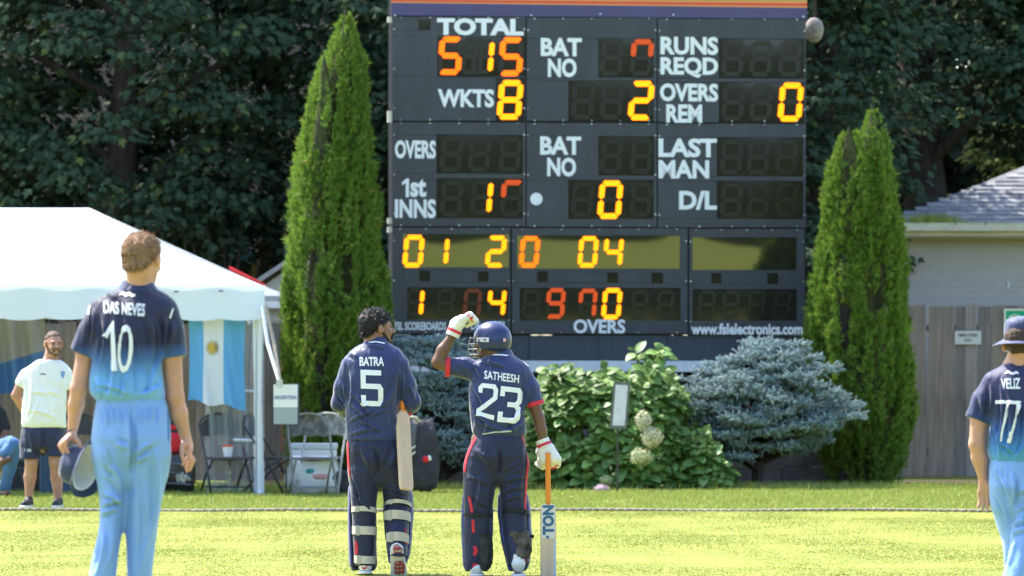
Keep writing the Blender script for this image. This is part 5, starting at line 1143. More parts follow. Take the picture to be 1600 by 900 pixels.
def skin(name, c):
    m = mat(name, c, .5, .4, var=.16, vscale=9, bump=.10, bscale=60); b = m.node_tree.nodes['Principled BSDF']; b.inputs['Subsurface Weight'].default_value = .12; b.inputs['Subsurface Radius'].default_value = (.02, .008, .005); b.inputs['Subsurface Scale'].default_value = .6; return m
def cloth(name, c, rough=.6, sheen=.3, bump=.5, bs=8, spec=.35):
    m = mat(name, c, rough, spec, sheen=sheen); n = m.node_tree; b = n.nodes['Principled BSDF']; tc = n.nodes['Texture Coordinate']
    t = n.nodes.new('ShaderNodeTexNoise'); t.inputs['Scale'].default_value = bs; t.inputs['Detail'].default_value = 5; t.inputs['Distortion'].default_value = 1.2
    mp = n.nodes.new('ShaderNodeMapping'); mp.inputs['Scale'].default_value = (1.5, 1.5, .6); n.links.new(tc.outputs['Object'], mp.inputs[0]); n.links.new(mp.outputs[0], t.inputs['Vector'])
    bp = n.nodes.new('ShaderNodeBump'); bp.inputs['Strength'].default_value = bump; bp.inputs['Distance'].default_value = .03; n.links.new(t.outputs[0], bp.inputs['Height'])
    w = n.nodes.new('ShaderNodeTexNoise'); w.inputs['Scale'].default_value = 260; n.links.new(tc.outputs['Object'], w.inputs['Vector']); b2 = n.nodes.new('ShaderNodeBump'); b2.inputs['Strength'].default_value = .15; b2.inputs['Distance'].default_value = .004
    n.links.new(w.outputs[0], b2.inputs['Height']); n.links.new(bp.outputs[0], b2.inputs['Normal']); n.links.new(b2.outputs[0], b.inputs['Normal']); return m
def dyed(name, stops, z0, z1):
    """team shirt dyed from navy at the yoke to light blue at the hem"""
    m = cloth(name, (0, 0, 0)); n = m.node_tree; b = n.nodes['Principled BSDF']; tc = n.nodes['Texture Coordinate']; sp = n.nodes.new('ShaderNodeSeparateXYZ'); mr = n.nodes.new('ShaderNodeMapRange'); mr.inputs[1].default_value = z0; mr.inputs[2].default_value = z1
    t = n.nodes.new('ShaderNodeTexNoise'); t.inputs['Scale'].default_value = 3; ad = n.nodes.new('ShaderNodeMath'); ad.operation = 'MULTIPLY_ADD'; ad.inputs[1].default_value = .06
    n.links.new(tc.outputs['Object'], t.inputs['Vector']); n.links.new(tc.outputs['Object'], sp.inputs[0]); n.links.new(t.outputs[0], ad.inputs[0]); n.links.new(sp.outputs[2], ad.inputs[2]); n.links.new(ad.outputs[0], mr.inputs[0])
    cr = n.nodes.new('ShaderNodeValToRGB'); cr.color_ramp.elements[0].color = (*stops[0][1], 1); cr.color_ramp.elements[0].position = stops[0][0]; cr.color_ramp.elements[1].color = (*stops[-1][1], 1); cr.color_ramp.elements[1].position = stops[-1][0]
    for p_, c in stops[1:-1]: e = cr.color_ramp.elements.new(p_); e.color = (*c, 1)
    n.links.new(mr.outputs[0], cr.inputs[0]); n.links.new(cr.outputs[0], b.inputs['Base Color']); return m
M_SK1 = skin('fair_skin', (.56, .285, .195)); M_SK2 = skin('brown_skin', (.15, .075, .045)); M_SK3 = skin('tan_skin', (.42, .215, .15))
M_NAVY = cloth('navy_cloth', (.022, .030, .085), .5, .4); M_NAVY2 = cloth('dark_navy_cloth', (.014, .018, .055), .55, .3); M_SKYB = cloth('sky_blue_cloth', (.215, .38, .72), .65, .2)
M_PRINT = mat('white_print', (.82, .82, .85), .55); M_REDC = mat('red_trim', (.62, .03, .05), .6); M_PAD = cloth('navy_pad', (.045, .052, .17), .5, .2, .2, 20); M_STR = mat('beige_strap', (.56, .50, .42), .8, bump=.3, bscale=90)
M_BLK = mat('black_strap', (.015, .015, .017), .6); M_GLV = mat('glove_leather', (.74, .72, .66), .6, .3, bump=.25, bscale=40, var=.06, vscale=20); M_SHOE = mat('white_shoe', (.72, .72, .72), .5)
Z3 = np.array
NUM = {'5': [[(.92, .93), (.1, .93), (.1, .55), (.82, .55), (.9, .47), (.9, .15), (.82, .07), (.1, .07), (.1, .30)]],
       '2': [[(.1, .70), (.1, .85), (.2, .93), (.78, .93), (.9, .83), (.9, .62), (.1, .16), (.1, .07), (.95, .07)]],
       '3': [[(.1, .72), (.1, .93), (.8, .93), (.9, .85), (.9, .62), (.75, .51), (.38, .51)], [(.75, .51), (.9, .40), (.9, .15), (.8, .07), (.1, .07), (.1, .29)]],
       '7': [[(.03, .92), (.92, .92), (.86, .70), (.55, .2), (.48, .0)]]}

# ---------------------------------------------------------------- tall fielder, back view
Y = 20.9; org = W(205, 0, Y); org.z = 0; O = (org.x, org.y, 0); J = lambda x, y, d=0: jp(x, y, Y, d)
p1 = thing('person', 'tall fielder seen from behind in a navy to sky blue shirt numbered 10', 'person', O)
v = Vol(.0062, .02); hc = J(223, 406, .02); HM = headframe(R(22), R(-6)); head(v, hc, HM, 1.02, neck=J(214, 470, .03), nr=.052)
sL, sR, eL, eR, wL, wR = J(160, 494), J(258, 494), J(123, 606, .0), J(274, 618, .01), J(113, 674, .06), J(290, 682, .05)
v.limb(J(214, 462, .03), J(205, 600, .02), .07, .085, k=.05); v.limb(sL, sR, .045, .045, k=.05); v.limb(J(205, 600, .02), J(206, 690, .02), .09, .1, k=.05)
v.chain([sL, J(135, 550), eL], [.05, .045, .037], k=.02); v.chain([eL, J(119, 632, .02), wL], [.036, .036, .023], k=.015)
v.chain([sR, J(268, 552), eR], [.05, .047, .038], k=.02); v.chain([eR, J(280, 645, .03), wR], [.037, .038, .024], k=.015)
for a, b_, c in ((J(176, 700), J(174, 800), J(158, 1000, -.02)), (J(233, 700), J(221, 800), J(217, 1000, .02))): v.chain([a, b_, c], [.06, .04, .03], k=.03); v.limb(c, (c[0], c[1] + .12, .05), .04, .035)
# hanging right hand, palm turned back, thumb towards the leg
kR = J(295, 704, .05)
v.limb(wR, J(293, 696, .05), .023, .028, k=.012, fl=((0, 1, 0), .62))
hand(v, J(291, 688, .05), kR, (.35, -.9, .1), [(J(303, 718, .085), J(297, 735, .075)), (J(300, 720, .06), J(292, 737, .05)), (J(298, 719, .035), J(290, 732, .03)), (J(293, 716, .015), J(285, 727, .01))], (J(285, 696, .0), J(284, 708, -.02), J(287, 722, -.022)), w=.034, r=.0095)
# left hand curled over the hat brim
kL = J(104, 690, .04)
hand(v, J(112, 680, .05), J(101, 688, .045), (.25, -.9, 0), [(J(94, 694, .09), J(100, 706, .10)), (J(93, 696, .07), J(99, 708, .07)), (J(96, 697, .045), J(102, 708, .04)), (J(103, 699, .02), J(108, 709, .02))], (J(122, 690, .04), J(127, 700, .03), J(124, 708, .03)), w=.036, r=.0098)
body = grow('body', v, M_SK1, p1, O)
M_HR1 = leafmat('light_brown_hair', (.17, .09, .045), (.50, .31, .17), rough=.6, spec=.25)
hair('hair', hc, HM, M_HR1, p1, O, 1.02, (.85, .020), tuft=9000, L=.022, lump=.003, cutlow=-.060, grow_=.965)
v = Vol(.0068, .03)
v.loft(rows(Y, [(447, 188, 240, .03, .062), (458, 170, 256, .02, .085), (470, 152, 270, .01, .10), (488, 144, 272, 0, .115), (515, 142, 264, -.01, .125), (545, 141, 259, -.01, .13), (580, 139, 257, -.005, .13), (600, 139, 259, 0, .135), (614, 141, 261, 0, .135), (621, 146, 261, 0, .125), (627, 153, 256, 0, .10)]), e=2.25)
v.chain([J(158, 486), J(146, 515), J(130, 548)], [.058, .060, .062], k=.035); v.chain([J(258, 488), J(265, 520), J(271, 552)], [.06, .062, .064], k=.035)
for e, w_ in ((J(118, 600), J(134, 553)), (J(273.5, 600), J(271, 557))): v.cut(np.array(e) - np.array(w_), J(130.5, 553) if e[0] < O[0] else J(271, 558.5)) if False else None
dL = np.array(J(120, 605)) - np.array(J(140, 530))
def hem_cut(vol, axis_a, axis_b, at_, rad=.09):
    """trims a sleeve square to its arm"""
    a, b_ = np.array(axis_a), np.array(axis_b); d = (b_ - a) / np.linalg.norm(b_ - a); c = np.array(at_); vol.ops.append(('s', lambda p: np.maximum(-((p - c) @ d), np.linalg.norm(p - c - ((p - c) @ d)[..., None] * d, axis=-1) - rad), c - .16, c + .16, .004))
hem_cut(v, J(146, 515), J(130, 548), J(130, 554)); hem_cut(v, J(264, 515), J(271, 552), J(271, 559), .085)
folds = [(194, 498, 190, 560, 3, .004), (212, 520, 214, 600, 3, .004), (230, 492, 238, 560, 3.5, .006), (246, 500, 243, 590, 3, .007), (160, 490, 158, 570, 3, .006), (178, 560, 168, 624, 4, .008), (196, 580, 190, 626, 3, .008), (216, 575, 214, 626, 3, .007), (238, 570, 232, 626, 3.5, .008), (150, 590, 156, 624, 3, .007), (150, 600, 205, 617, 3, .006), (254, 600, 215, 618, 3, .006), (146, 480, 142, 540, 3, .008), (256, 488, 251, 560, 3, .010), (165, 458, 184, 468, 4, .005), (270, 500, 262, 545, 4, .006)]
M_SH1 = dyed('dyed_shirt', [(0, (.20, .42, .80)), (.30, (.14, .37, .74)), (.50, (.045, .12, .32)), (.66, (.018, .022, .065)), (1, (.022, .022, .055))], W(0, 626, Y).z, W(0, 478, Y).z)
sh1 = grow('shirt', v, M_SH1, p1, O, folds, .0035, 7, nst=(1.6, 1.6, .6))
v = Vol(.006, .01); v.loft(rows(Y, [(437, 190, 238, .035, .074), (447, 186, 243, .03, .084), (458, 180, 250, .025, .095)])); v.loft(rows(Y, [(430, 195, 234, .035, .058), (444, 193, 236, .03, .064), (449, 193, 238, .025, .066)]), op='s', k=.004)
co = grow('collar', v, M_NAVY, p1, O); dk = Deck(sh1, p1, O)
dk.text('DAS NEVES', [(162, 471), (227, 475), (226, 495), (163, 490)], M_PRINT, 'name_lettering', .03)
dk.strokes([[(.05, .70), (.62, .93), (.70, .0)]], [(162, 504), (184, 504), (185, 580), (165, 579)], M_PRINT, 'number', .36, 3.2); dk.text('0', [(186, 507), (209, 508), (205, 584), (181, 582)], M_PRINT, 'number', .0)
dk.ribbon([(187, 461, 2), (192, 458, 5), (197, 462, 5), (202, 459, 5), (207, 463, 4), (211, 461, 2)], M_PRINT, 'maker_mark')
dk.ribbon([(270, 482, 2), (265, 497, 3)], M_PRINT, 'shoulder_mark'); dk.ribbon([(141, 477, 2), (138, 492, 3)], M_PRINT, 'shoulder_mark')
v = Vol(.0075, .03)
v.loft(rows(Y, [(618, 152, 254, 0, .11), (632, 150, 260, 0, .115), (655, 147, 264, -.005, .13), (685, 144, 267, -.012, .14), (712, 146, 266, -.005, .128), (735, 150, 261, .01, .10)]), bot=.10, e=2.2)
v.loft(rows(Y, [(715, 147, 206, -.01, .12), (750, 152, 201, 0, .11), (785, 157, 197, .0, .10), (815, 157, 193, .0, .095), (850, 150, 189, -.02, .095), (900, 141, 183, -.03, .095), (960, 139, 176, -.04, .09), (1008, 141, 172, -.04, .08)]), top=.10, k=.03)
v.loft(rows(Y, [(715, 203, 265, .0, .12), (755, 199, 258, .01, .11), (800, 196, 250, .02, .105), (850, 195, 242, .03, .10), (900, 196, 237, .03, .10), (960, 197, 235, .03, .095), (1008, 200, 233, .03, .085)]), top=.10, k=.03)
folds = [(204, 640, 203, 745, 4, -.012), (160, 632, 166, 665, 2, .005), (170, 632, 174, 668, 2, .005), (181, 632, 184, 662, 2, .005), (192, 632, 194, 668, 2, .005), (214, 632, 214, 665, 2, .005), (225, 632, 223, 668, 2, .005), (236, 632, 234, 660, 2, .005), (247, 632, 246, 664, 2, .005),
         (200, 700, 180, 690, 4, .008), (206, 715, 240, 690, 4, .008), (208, 725, 235, 712, 3, .006), (163, 740, 195, 772, 4, .008), (160, 770, 195, 790, 3, .010), (160, 790, 190, 782, 3, .010), (158, 805, 185, 795, 3, .008), (165, 720, 190, 760, 5, .008), (222, 740, 218, 900, 4, .008), (240, 690, 228, 860, 4, .007), (163, 830, 150, 900, 4, .008), (175, 815, 160, 900, 4, .006)]
tr1 = grow('trousers', v, M_SKYB, p1, O, folds, .004, 5, nst=(1.6, 1.6, .6)); dk = Deck(tr1, p1, O)
dk.ribbon([(262, 640, 1.2), (263.5, 690, 1.4)], mat('pocket_seam', (.08, .2, .45)), 'pocket_seam')
dk.ribbon([(168, 700, 3), (171, 715, 9), (169, 732, 10), (170, 745, 2)], mat('grass_stain', (.19, .33, .50), .8), 'grass_stain')
dk.ribbon([(205, 636, 1), (203.5, 690, 1), (204, 740, 1)], mat('seam_blue', (.13, .3, .56)), 'back_seam')
def shoe(par, O, foot, fwd=1, m=M_SHOE, sole=None, L=.27, name='shoe', lift=0, h=.006):
    fx, fy, _ = foot; v = Vol(h, .02); v.limb((fx, fy - .03 * fwd, .055 + lift), (fx, fy + .16 * fwd, .04 + lift), .042, .036); v.limb((fx, fy - .02 * fwd, .09 + lift), (fx, fy + .02 * fwd, .06 + lift), .04, .04)
    v.cut((0, 0, -1), (0, 0, .022 + lift)); o = grow(name, v, m, par, O); v = Vol(h, .01); v.limb((fx, fy - .035 * fwd, .018 + lift), (fx, fy + .17 * fwd, .018 + lift), .046, .042); v.cut((0, 0, 1), (0, 0, .026 + lift)); v.cut((0, 0, -1), (0, 0, .002 + lift)); grow('sole', v, sole or M_SHOE, o, O); return o
shoe(p1, O, J(157, 1000, -.02)); shoe(p1, O, J(217, 1000, .03))
wb_ = MB(); w0_ = np.array(J(113, 672, .06)) - np.array(O); wb_.tube([tuple(w0_ + Z3([.026 * math.cos(t), .026 * math.sin(t), .006 * math.cos(t)])) for t in np.linspace(0, 6.2832, 21)], .0035, 6, caps=False); wb_.build('bracelet', M_INK, p1)
# the wide brimmed hat in his left hand
hp = Vector(J(131, 730, .05)); hat = thing('sun_hat', 'navy sun hat with white lining hanging from the hand of the tall fielder', 'hat', hp)
zx = Vector((.86, -.46, -.20)).normalized(); xx_ = Vector((.18, -.05, .98)); yx = zx.cross(xx_).normalized(); xx_ = yx.cross(zx); HMx = Matrix((yx, xx_, zx)).transposed().to_4x4()       # opening faces right and a little towards the camera
def hatparts(par, M, m, m2, wob=.02, rb=.135):
    nu, q = 48, []
    prof = [(0, .105), (.045, .104), (.070, .095), (.083, .07), (.088, .03), (.090, .0), (.10, -.004), (.12, -.012), (rb, -.022), (rb, -.026), (.12, -.017), (.10, -.009), (.086, -.006), (.084, .03), (.079, .066), (.066, .09), (.04, .099), (0, .1)]
    def ring(r_, z, i): t = 2 * math.pi * i / nu; return M @ Vector((r_ * math.cos(t) * .92, r_ * math.sin(t) * 1.08, -z + wob * math.sin(2 * t + .6) * (r_ / rb) ** 3))
    for nm, a, b_, mm in (('crown', 0, 6, m), ('brim', 5, 12, m), ('lining', 11, 18, m2)):
        mb = MB(); P = prof[a:b_]; mb.v = [tuple(ring(r_, z, i)) for r_, z in P for i in range(nu)]; mb.f = [(j*nu+i, j*nu+(i+1) % nu, (j+1)*nu+(i+1) % nu, (j+1)*nu+i) for j in range(len(P) - 1) for i in range(nu)]; mb.build(nm, mm, par, smooth=True)
M_HATN = cloth('hat_navy', (.03, .04, .09), .7, .3, .3, 12); M_HATL = cloth('hat_lining', (.82, .80, .82), .7, .2)
hatparts(hat, HMx, M_HATN, M_HATL, .02, .13)

# ---------------------------------------------------------------- bearded batter looking right, back view
def pad(par, O, Yb, rws, m, name='batting_pad'):
    v = Vol(.0065, .015); v.loft(rows(Yb, rws), e=2.6); return v
Y = 30.26; org = W(585, 0, Y); O = (org.x, org.y, 0); J = lambda x, y, d=0: jp(x, y, Y, d)
p2 = thing('person', 'dark haired bearded batter in navy with number 5 seen from behind looking right', 'person', O)
hc = J(590.5, 513, .03); HM = headframe(R(68), R(3)); HM2 = HM
v = Vol(.0058, .018); head(v, hc, HM, 1.0, neck=J(587, 552, .02), nr=.058)
sL, sR = J(546, 577), J(628, 577)
v.limb(J(587, 545, .02), J(583, 660, .02), .075, .09, k=.05); v.limb(sL, sR, .05, .05, k=.05)
v.chain([sL, J(535, 632, .04), J(560, 645, .30)], [.05, .042, .03]); v.chain([sR, J(643, 630, .03), J(634, 641, .20)], [.05, .042, .027])
hand(v, J(634, 641, .20), J(630, 640, .26), (0, 0, 1), [(J(624, 632, .28), J(621, 632, .23)), (J(624, 636, .285), J(621, 636, .23)), (J(624, 640, .285), J(621, 640, .23)), (J(624, 644, .28), J(622, 644, .24))], (J(634, 631, .24), J(630, 627, .25), J(626, 627, .25)), w=.034, r=.009)
hand(v, J(560, 645, .30), J(572, 646, .33), (0, 0, 1), [(J(582, 640, .33), J(586, 641, .29)), (J(582, 644, .33), J(586, 645, .29)), (J(582, 648, .33), J(586, 648, .29)), (J(581, 652, .33), J(585, 652, .29))], (J(564, 638, .33), J(568, 633, .33), J(573, 632, .33)), w=.034, r=.009)
v.chain([J(566, 690), J(566, 800, .0), J(569, 885, .0)], [.09, .05, .04]); v.chain([J(604, 690), J(620, 795, .05), J(621, 862, -.10)], [.09, .05, .04])
v.limb(J(583, 650, .02), J(584, 700, .02), .1, .1, k=.05)
grow('body', v, skin('olive_brown_skin', (.30, .155, .095)), p2, O)
M_HR2 = leafmat('black_hair', (.008, .007, .006), (.04, .035, .032), rough=.5, spec=.3)
hair('hair', J(590.5, 511, .03), HM, M_HR2, p2, O, 1.0, (.70, .014), tuft=7000, L=.030, lump=.004, grow_=1.02, cutlow=-.052, seed=8)
v = Vol(.0045, .01); P = lambda x, y, z: np.array(hc) + HM @ np.array([x, y, z])
for e in (-1, 1): v.limb(P(.068 * e, .010, -.030), P(.050 * e, .042, -.078), .009, .015, k=.008); v.limb(P(.050 * e, .042, -.078), P(0, .078, -.098), .015, .021, k=.008); v.limb(P(.032 * e, .086, -.070), P(.026 * e, .094, -.045), .010, .008, k=.006); v.limb(P(.026 * e, .094, -.045), P(0, .104, -.043), .008, .007, k=.006)
grow('beard', v, mat('black_beard', (.05, .034, .027), .8, bump=.8, bscale=120), p2, O, noise=.002, nscale=60)
def eyes(par, c, M, s=1.0):
    for e in (-1, 1):
        q = np.array(c) + M @ (Z3([.031 * e, .080, .003]) * s); mb = MB(); nn = 10
        vs = [tuple(q - Z3(par.location) + M @ Z3([.011 * math.sin(t) * math.cos(p), .008 * math.sin(t) * math.sin(p) * 1.0, .006 * math.cos(t)])) for t in np.linspace(0, math.pi, 7) for p in np.linspace(0, 6.2832, nn + 1)[:-1]]
        ey = mb.add(vs, [(j*nn+k, j*nn+(k+1) % nn, (j+1)*nn+(k+1) % nn, (j+1)*nn+k) for j in range(6) for k in range(nn)]).build('eye', mat('eye', (.05, .03, .02), .15), par, smooth=True)
        b_ = np.array(c) + M @ (Z3([.031 * e, .092, .022]) * s) - Z3(par.location); MB().tube([tuple(b_ + M @ Z3([d * .018, -.006 * abs(d), -.003 * abs(d)])) for d in (-1, 0, 1)], .004, 6).build('eyebrow', mat('brow', (.05, .03, .02), .8), par, smooth=True)
eyes(p2, hc, HM)
v = Vol(.0065, .03)
v.loft(rows(Y, [(533, 571, 605, .02, .07), (541, 558, 618, .01, .085), (550, 545, 630, .0, .10), (563, 540, 634, -.005, .115), (585, 539, 633, -.01, .125), (610, 540, 627, -.01, .13), (640, 540, 622, -.01, .13), (665, 540, 622, 0, .13), (688, 541, 624, 0, .13)]), e=2.3)
v.chain([J(546, 571), J(536, 605, .01), J(531, 630, .04), J(540, 640, .14), J(558, 644, .26)], [.058, .056, .054, .05, .042], k=.03)
v.chain([J(626, 571), J(636, 603, .01), J(643, 628, .02), J(642, 636, .06)], [.060, .060, .056, .054], k=.03)
hem_cut(v, J(643, 622, .02), J(641, 642, .07), J(641, 641, .065), .08)
folds = [(548, 580, 545, 640, 3, .008), (628, 580, 623, 640, 3, .009), (543, 610, 585, 655, 2.5, .007), (542, 630, 575, 655, 2, .006), (545, 660, 590, 640, 2.2, .007), (556, 655, 600, 678, 2, .006), (620, 600, 590, 640, 3, .006), (570, 655, 610, 640, 2.5, .005), (575, 540, 603, 546, 2, .005), (545, 552, 560, 560, 3, .004), (545, 680, 600, 670, 2.5, .006), (613, 640, 618, 685, 2.5, .006), (536, 600, 540, 625, 2.5, .007), (530, 615, 541, 636, 2.5, .008), (526, 625, 540, 642, 2, .006), (637, 600, 648, 630, 3, .006)]
M_NSH = cloth('batting_shirt', (.025, .036, .115), .48, .45)
sh2 = grow('shirt', v, M_NSH, p2, O, folds, .003, 8, nst=(1.6, 1.6, .7)); dk = Deck(sh2, p2, O)
dk.text('BATRA', [(562, 558), (600, 558), (600, 572), (562, 572)], M_PRINT, 'name_lettering', .035)
dk.strokes(NUM['5'], [(564, 578), (598, 579), (598, 635), (565, 634)], M_PRINT, 'number', .235, 1.62)
v = Vol(.0055, .01); v.loft(rows(Y, [(526, 570, 605, .025, .070), (534, 568, 607, .02, .078), (541, 564, 610, .015, .09)])); v.loft(rows(Y, [(522, 573, 602, .025, .06), (530, 572, 603, .02, .064), (536, 572, 603, .02, .064)]), op='s', k=.004); co = grow('collar', v, M_NSH, p2, O); Deck(co, p2, O).ribbon([(568, 539, 1.6), (576, 535.5, 1.9), (587, 534, 2), (598, 536, 2), (607, 539, 1.7)], M_PRINT, 'collar_piping')
cu = np.array(J(641, 641, .06)) - np.array(O); MB().tube([tuple(cu + Z3([-.018, .004, .004])), tuple(cu + Z3([.0, .012, -.006]))], [.058, .057], 20).build('red_cuff', M_REDC, p2, smooth=False)
v = Vol(.007, .03)
v.loft(rows(Y, [(680, 544, 622, 0, .11), (695, 541, 625, -.005, .125), (720, 543, 630, -.005, .13), (742, 546, 632, .01, .10)]), bot=.10, e=2.3)
v.loft(rows(Y, [(735, 544, 590, -.01, .11), (770, 548, 590, .0, .10), (800, 550, 587, .0, .085), (850, 552, 586, .0, .08), (884, 554, 585, .0, .07)]), top=.10, k=.02)
v.loft(rows(Y, [(735, 590, 636, .0, .11), (765, 597, 641, .03, .10), (790, 600, 642, .04, .09), (815, 602, 640, .0, .085), (850, 604, 637, -.06, .08), (868, 606, 636, -.09, .075)]), top=.10, k=.02)
folds = [(585, 700, 588, 745, 3, -.012), (549, 740, 565, 790, 2.2, .007), (547, 760, 562, 800, 2, .007), (552, 775, 580, 800, 2.5, .006), (600, 760, 635, 775, 2.5, .006), (605, 770, 640, 785, 2.5, .007), (560, 700, 580, 735, 4, .006), (620, 700, 600, 740, 4, .006)]
tr2 = grow('trousers', v, M_NAVY2, p2, O, folds, .003, 6, nst=(1.6, 1.6, .6)); dk = Deck(tr2, p2, O)
dk.ribbon([(543.5, 690, 2.5), (544.5, 720, 3), (547, 745, 1.5)], M_REDC, 'side_stripe')
dk.ribbon([(556, 845, 3), (557.5, 856, 4.5), (557, 866, 4)], M_REDC, 'side_stripe'); dk.ribbon([(633, 825, 1.6), (634, 850, 2.5)], M_REDC, 'side_stripe')
def leg_pads(par, O, Yb, specs, straps, m_pad, m_str, bk=True):
    out = []
    for rws in specs:
        v = Vol(.0062, .012); v.loft(rows(Yb, rws), e=3); y0 = rws[0]
        v.loft([(a, b_, c - .115, d * .80, .15) for a, b_, c, d, e_ in rows(Yb, [(r_[0] + (40 if i == 0 else 0) * 0 - (20 if i == 0 else 0), r_[1], r_[2], r_[3], r_[4]) for i, r_ in enumerate(rws)])], op='s', k=.01)
        o = grow('batting_pad', v, m_pad, par, O, noise=.002, nscale=10); out.append(o)
        # upright bolsters on the front face
        for t in (.22, .5, .78):
            pts = []
            for r_ in rws[1:-1]: q = W(r_[1] + (r_[2] - r_[1]) * t, r_[0], Yb); pts.append((q.x - O[0], Yb + r_[3] + r_[4] * .93 - O[1], q.z))
            if len(pts) > 1: MB().tube(pts, .028, 8).build('bolster', m_pad, o, smooth=True)
    for (xa, xb, y, sag, w, dyy, ry) in straps:
        mb = MB(); n = 22; ww = w * Yb / F / 2
        for i in range(n + 1):
            t = math.pi * i / n; px = (xa + xb) / 2 - (xb - xa) / 2 * math.cos(t); py = y - sag * math.sin(t) + (2 * (i / n) - 1) * 1.0
            c = W(px, py, Yb + dyy); yy = c.y - ry * math.sin(t) - O[1]
            for dz in (-ww, ww): mb.v += [(c.x - O[0], yy - .004, c.z + dz), (c.x - O[0], yy + .001, c.z + dz)]
        for i in range(n):
            a, b_ = i * 4, i * 4 + 4; mb.f += [(a, b_, b_ + 2, a + 2), (a + 1, a + 3, b_ + 3, b_ + 1), (a, a + 1, b_ + 1, b_), (a + 2, b_ + 2, b_ + 3, a + 3)]
        s_ = mb.build('strap', m_str, par, smooth=False)
        if bk:
            t = .9; c = W(xa + (xb - xa) * .25, y - sag * .8, Yb + dyy); yy = c.y - ry * .86 - O[1] - .008; MB().box(c.x - O[0] - .014, c.x - O[0] + .012, yy - .006, yy + .002, c.z - ww * 1.15, c.z + ww * 1.15).build('buckle', mat('buckle', (.45, .41, .35), .5), s_)
leg_pads(p2, O, Y, [[(752, 549, 582, .10, .06), (762, 543, 588, .09, .08), (800, 542, 588, .085, .10), (850, 544, 588, .075, .10), (882, 545, 590, .06, .10), (892, 549, 586, .06, .07)],
                    [(764, 604, 640, .12, .06), (772, 599, 645, .11, .08), (800, 598, 646, .08, .10), (835, 601, 644, .05, .10), (868, 605, 641, .02, .10), (880, 608, 636, .0, .07)]],
         [(549, 589, 798, 4, 8, .0, .092), (550, 589, 829, 1, 13, .0, .088), (553, 587, 874, 0, 12, .0, .082), (601, 643, 790, 8, 6, .03, .10), (599, 642, 809, 6, 14, .01, .10), (603, 639, 843, 6, 14, -.05, .09)], M_PAD, M_STR)
# shoes: left foot planted, right heel lifted showing the sole
v = Vol(.005, .015); a = J(571, 893, .0); v.limb((a[0], a[1] - .02, .05), (a[0] - .005, a[1] + .17, .04), .044, .036); v.limb((a[0], a[1] - .015, .09), (a[0], a[1] + .03, .06), .038, .042); v.cut((0, 0, -1), (0, 0, .02)); s_ = grow('shoe', v, M_SHOE, p2, O)
Deck(s_, s_, O).ribbon([(560, 894, 3), (566, 884, 5), (572, 882, 6), (577, 889, 4)], M_REDC, 'red_flash') if False else None
dks = Deck(s_, p2, O); dks.ribbon([(563, 896, 4), (567, 888, 5), (573, 886, 6), (578, 893, 4)], M_REDC, 'shoe_flash')
v = Vol(.005, .01); v.limb((a[0], a[1] - .03, .014), (a[0], a[1] + .18, .014), .046, .04); v.cut((0, 0, 1), (0, 0, .021)); v.cut((0, 0, -1), (0, 0, .001)); grow('sole', v, M_SHOE, p2, O)
v = Vol(.005, .015); h0, t0 = Z3(J(620, 860, -.16)), Z3(J(623, 893, -.08)); v.limb(h0 + Z3([0, .04, .0]), t0 + Z3([0, .05, 0]), .048, .054, fl=((0, 1, 0), .8)); v.limb(h0 + Z3([0, .05, .02]), h0 + Z3([0, .06, .04]), .036, .036); grow('shoe', v, M_SHOE, p2, O)
v = Vol(.005, .008); v.limb(h0 + Z3([0, .012, .0]), t0 + Z3([0, .012, -.015]), .046, .056, fl=((0, 1, 0), .28)); so_ = grow('sole', v, mat('pale_sole', (.6, .56, .55), .6), p2, O); dks = Deck(so_, p2, O)
dks.ribbon([(621, 851, 10), (621.5, 858, 15), (622, 864, 11)], mat('red_sole', (.38, .06, .06), .6), 'sole_pattern'); dks.ribbon([(623, 876, 12), (624, 885, 17), (624, 897, 14)], mat('red_sole', (.38, .06, .06), .6), 'sole_pattern')
for py_ in (853, 860, 878, 884, 890, 896): dks.ribbon([(616, py_, 1.6), (622.5, py_ + 1.5, 1.8), (629, py_, 1.6)], mat('sole_stud', (.45, .42, .3), .6), 'sole_tread')
